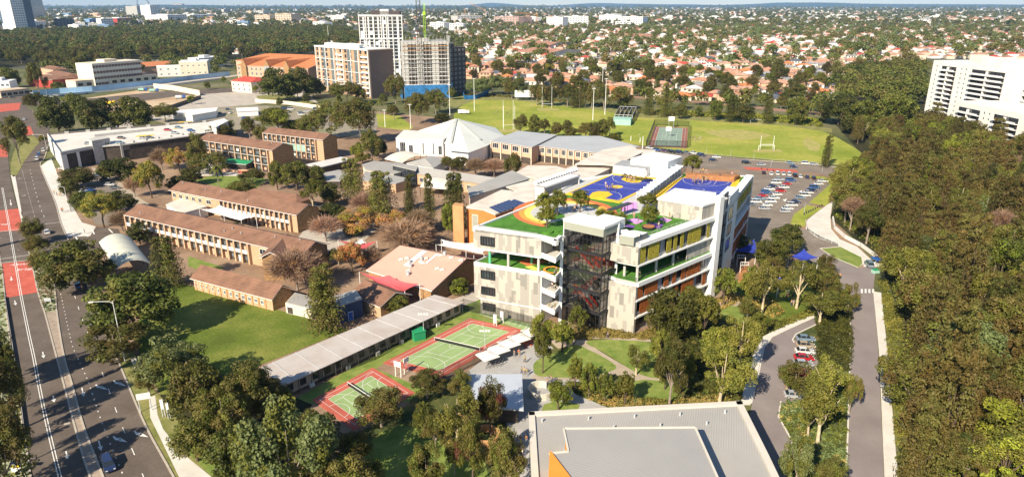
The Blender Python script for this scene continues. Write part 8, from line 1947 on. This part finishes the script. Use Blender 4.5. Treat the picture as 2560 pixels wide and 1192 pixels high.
for u,v,l in ((1327,858,'round red picnic table beside the topmost umbrella'),(1314,864,'round red picnic table left of the topmost umbrella'),(1302,848,'round red picnic table by the court fence')):
    x,y = G(u,v); t = thing('picnic_table',l,'table',(x,y,0)); RelMB.ORG = (x,y); MB().bar((x,y,0),(x,y,.74),.15,0,8).build('leg',MAT['steel'],t); MB().bar((x,y,.72),(x,y,.78),1.8,0,18).build('tabletop',MAT['court_red'],t)
    for k in range(4): a = k*1.57; MB().bar((x+1.4*math.cos(a),y+1.4*math.sin(a),.0),(x+1.4*math.cos(a),y+1.4*math.sin(a),.46),.5,0,10).build('seat',MAT['court_red'],t)
RelMB.ORG = (0,0)
wheel_me = None
def torus(m,c,r,ax,w=.05,n=12):
    for k in range(n):
        a,b = 6.283*k/n,6.283*(k+1)/n; m.bar((c[0]+r*math.cos(a)*ax[0],c[1]+r*math.cos(a)*ax[1],c[2]+r*math.sin(a)),(c[0]+r*math.cos(b)*ax[0],c[1]+r*math.cos(b)*ax[1],c[2]+r*math.sin(b)),w)
def bicycle(u,v,label):
    x,y = G(u,v); t = thing('bicycle',label,'bicycle',(x,y,.12),0,'bicycles racked on the plaza'); RelMB.ORG = (x,y); ax = (.5,.866)
    for s in (-.5,.5): m = MB(); torus(m,(x+s*ax[0],y+s*ax[1],.34),.33,ax); m.build('wheel',MAT['dark_steel'],t)
    f = MB(); p = lambda s,z: (x+s*ax[0],y+s*ax[1],z); f.bar(p(-.5,.34),p(-.15,.85),.05).bar(p(-.15,.85),p(.35,.85),.05).bar(p(.35,.85),p(.5,.34),.05).bar(p(-.1,.3),p(.35,.8),.05).bar(p(-.5,.34),p(-.1,.3),.05); f.build('frame',MAT['steel'],t); MB().bar(p(.33,1.0),p(.45,1.05),.3).build('handlebar',MAT['dark_steel'],t); MB().box(p(-.2,.9),(.25,.15,.08),1.05).build('saddle',MAT['hair'],t); RelMB.ORG = (0,0)
for k in range(10): bicycle(1222+(k % 5)*9-(k//5)*3,911-(k % 5)*1.5+(k//5)*9,f'grey bicycle in the {"upper" if k < 5 else "lower"} plaza rack, '+('leftmost','second','third','fourth','rightmost')[k % 5])
# planter, bench, deck furniture
x,y = G(*z7(1357,1160),ZD); t = thing('tree_planter','black round planter with mulch on the roof garden','planter',(x,y,ZD)); RelMB.ORG = (x,y)
m = MB().bar((x,y,0),(x,y,.75),3.4,0,24); m.build('tub',MAT['dark_frame'],t); MB().bar((x,y,.75),(x,y,.8),3.1,0,24).build('soil',MAT['timber'],t); RelMB.ORG = (0,0)
x,y = G(1382,674,14.8); t = thing('curved_bench','curved orange timber bench on the open school deck','bench',(x,y,0)); RelMB.ORG = (x,y); m = MB(); lg = MB()
for k in range(14):
    a0,a1 = R(20+k*22),R(20+(k+1)*22); pp_ = [(x+r_*math.cos(a),y+r_*math.sin(a)) for r_,a in ((1.9,a0),(1.9,a1),(2.6,a1),(2.6,a0))]; m.prism(pp_,14.75,14.85)
    if k % 3 == 0: lg.bar((*lerp(pp_[0],pp_[2],.5),14.3),(*lerp(pp_[0],pp_[2],.5),14.75),.1)
m.build('seat',plain('bench_orange',(.6,.3,.05),.7,.1,1),t); lg.build('leg',MAT['steel'],t); RelMB.ORG = (0,0)
x,y = G(*z7b(905,498)); t = thing('garden_bench','timber bench at the edge of the garden bed above the gym roof','bench',(x,y,0)); RelMB.ORG = (x,y); MB().box((x,y,.42),(4.2,.5,.1),-.35).build('seat',MAT['timber'],t)
for s in (-1.6,1.6): MB().box((x+s*.94,y-s*.34,0),(.3,.45,.42),-.35).build('leg',MAT['concrete'],t)
x,y = G(1862,640); t = thing('timber_deck','long timber deck with white shade frames beside the playground','deck',(x,y,0)); RelMB.ORG = (x,y)
MB().prism([G(1851,652),G(1872,652),G(1866,708),G(1845,706)],0,.5).build('decking',MAT['timber'],t)
for k,(u,v) in enumerate(((1853,642),(1861,660))):
    q = [G(u-9,v+3,3),G(u+11,v+3,3),G(u+11,v-5,3),G(u-9,v-5,3)]; m = MB()
    for i in range(4): m.bar((*q[i],3),(*q[(i+1) % 4],3),.15).bar((*q[i],0),(*q[i],3),.15)
    for i in range(1,4): m.bar((*lerp(q[0],q[1],i/4),3),(*lerp(q[3],q[2],i/4),3),.12)
    m.build('pergola_frame',MAT['off_white'],t)
# cricket nets
a,b,c = G(1536,304),G(1580,306),G(1590,284); t = thing('cricket_nets','grey steel cricket practice nets with a green shed in front','cricket nets',(*a,0)); RelMB.ORG = a; d = (V2(c)-V2(b)); m = MB(); nt2 = MB()
for k in range(5):
    p = lerp(a,b,k/4); q = off2(p,d,1); m.bar((*p,0),(*p,5),.3).bar((*q,0),(*q,5),.3).bar((*p,5),(*q,5),.25); nt2.wall(p,q,0,5,.1)
m.bar((*a,5),(*b,5),.3).bar((*off2(a,d,1),5),(*off2(b,d,1),5),.3); m.build('frame',MAT['steel'],t); nt2.build('net',MAT['net'],t); MB().prism([off2(a,d,-.35),off2(b,d,-.35),off2(b,d,-.05),off2(a,d,-.05)],0,4).build('shed',MAT['teal'],t)
RelMB.ORG = (0,0)
def bits(name,label,cat,u,v,parts):
    x,y = G(u,v); t = thing(name,label,cat,(x,y,0)); RelMB.ORG = (x,y)
    for nm,off,sz,mt,rz in parts: MB().box((x+off[0],y+off[1],off[2]),sz,rz).build(nm,MAT[mt],t)
    RelMB.ORG = (0,0); return t
bits('market_stall','blue and white stall at the foot of the concrete ramp','stall',2192,664,[('canopy',(0,0,2.3),(3,3,.3),'blue_paint',.2),('counter',(0,0,0),(2.2,1.6,1.0),'white_render',.2),('post',(-1.4,-1.4,0),(.1,.1,2.3),'steel',0),('post',(1.4,-1.4,0),(.1,.1,2.3),'steel',0)])
bits('waste_bin','small teal skip beside the stall at the ramp foot','bin',2188,682,[('tub',(0,0,.1),(2,1.4,1.0),'teal',.2),('lid',(0,0,1.1),(2.1,1.5,.1),'green_paint',.2)])
bits('green_kiosk','pale green kiosk at the right tip of the oval','kiosk',2156,424,[('wall',(0,0,0),(6,4,4),'teal',0),('roof',(0,0,4),(6.6,4.6,.3),'metal_light',0),('door',(-1,-2.05,0),(1.2,.1,2.2),'off_white',0)])
bits('blue_container','blue skip bin below the green kiosk','bin',2138,436,[('tub',(0,0,0),(5,3,2.2),'blue_paint',.1),('tub',(-1,-3,0),(5,2.5,1.6),'teal',.1)])
for u,v,l in ((357,228,'blue crawler crane body at the top of the excavation'),(451,247,'teal and white mixer truck in the middle of the excavation'),(385,230,'teal truck beside the timber wall of the excavation'),(275,262,'yellow excavator at the near edge of the pit')):
    yel = 'yellow' in l; tt = bits('site_truck',l,'truck',u,v,[('chassis',(0,0,.4),(8,2.4,.6),'dark_steel',.2),('cab',(3.2,.7,1),(1.9,2.3,2.2),'court_yellow' if yel else 'blue_paint',.2),('body',(-1.2,-.2,1),(5,2.3,1.9),'court_yellow' if yel else ('apt_white' if 'mixer' in l else 'teal'),.2)])
    x,y = tt.location.x,tt.location.y; RelMB.ORG = (x,y)
    for s in (-3,-1,2.8):
        for q in (-1.1,1.1): MB().bar((x+s,y+q-.15,.5),(x+s,y+q+.15,.5),1.0,0,10).build('wheel',MAT['tyre'],tt)
    RelMB.ORG = (0,0)
bits('field_truck','white truck standing on the near corner of the far field','truck',1160,285,[('body',(-1.5,0,.8),(6,2.6,2.4),'apt_white',0),('cab',(3,0,.8),(2.2,2.4,2),'apt_white',0),('wheel',(-2,-1.3,0),(1,.3,1),'tyre',0),('wheel',(2.8,-1.3,0),(1,.3,1),'tyre',0)])
t,a,b,W_,L,dep = gable('green_canopy','green entrance canopy roof at the foot of the palm-side brick block','canopy',(551,407),(615,412),(617,398),4.0,.6,'recess_shade','green_paint','recess_shade',.3)
bits('entry_steps','pink stone entrance steps in front of the green canopy','steps',592,428,[('landing',(0,0,0),(16,5,1.4),'brick_pink',-.2),('step',(5,-3.2,0),(5,2,1.0),'court_red',-.2),('step',(5.4,-5,0),(5,1.8,.5),'court_red',-.2)])
for k in range(14):
    u,v = lerp((1903,428),(2096,462),k/13); bits('bollard','dark bollard in the line above the east car park','bollard',u,v-4,[('post',(0,0,0),(.3,.3,1.1),'dark_steel',0)])['group'] = 'bollards above the east car park'
for k in range(9):
    u,v = lerp((2010,538),(2054,516),k/8); bits('bollard','dark bollard in the line beside the ramp grass','bollard',u,v,[('post',(0,0,0),(.3,.3,1.1),'dark_steel',0)])['group'] = 'bollards beside the ramp grass'
mk = MB()
for k in range(16): u0,v0 = lerp((1880,520),(1962,548),k/15); ribbon(mk,[G(u0-14,v0+26),G(u0+10,v0+20)],.14,.13) if k < 0 else None
for j,(a,b) in enumerate((((1955,455),(1872,530)),((1985,458),(1915,535)),((2046,600),(1976,560)),((1920,560),(2040,606)))):
    for k in range(14 if j < 2 else 9): p = G(*lerp(a,b,k/(13 if j < 2 else 8))); ribbon(mk,[(p[0]-2.4,p[1]+.4),(p[0]+2.4,p[1]-.4)],.12,.13)
for k in range(4): u = 2152+k*9.5; mk.face([(*G(u,733),.13),(*G(u+5,733),.13),(*G(u+4.5,723),.13),(*G(u,723),.13)])
mk.face([(*G(2003,482),.13),(*G(2006,476),.13),(*G(1996,480),.13)]); mk.face([(*G(1963,505),.13),(*G(1968,497),.13),(*G(1956,500),.13)])
for q in ((1818,768,1840,752),(1872,790,1848,755)): ribbon(mk,[G(q[0],q[1]),G(q[2],q[3])],.12,.16)
tag(mk.build('parking_line',MAT['white_line']),kind='structure')
# ================================================================== air
hz = _MB().prism([(-33000,-300),(33000,-300),(33000,34000),(-33000,34000)],-6,640)
m = bpy.data.materials.new('haze'); m.use_nodes = True; t = m.node_tree; t.nodes.clear(); pv = t.nodes.new('ShaderNodeVolumePrincipled'); o_ = t.nodes.new('ShaderNodeOutputMaterial')
pv.inputs['Density'].default_value = 3.6e-5; pv.inputs['Color'].default_value = (.36,.62,1,1); t.links.new(pv.outputs[0],o_.inputs['Volume'])
tag(hz.build('haze',m),'pale blue air over the whole suburb','haze',kind='stuff')
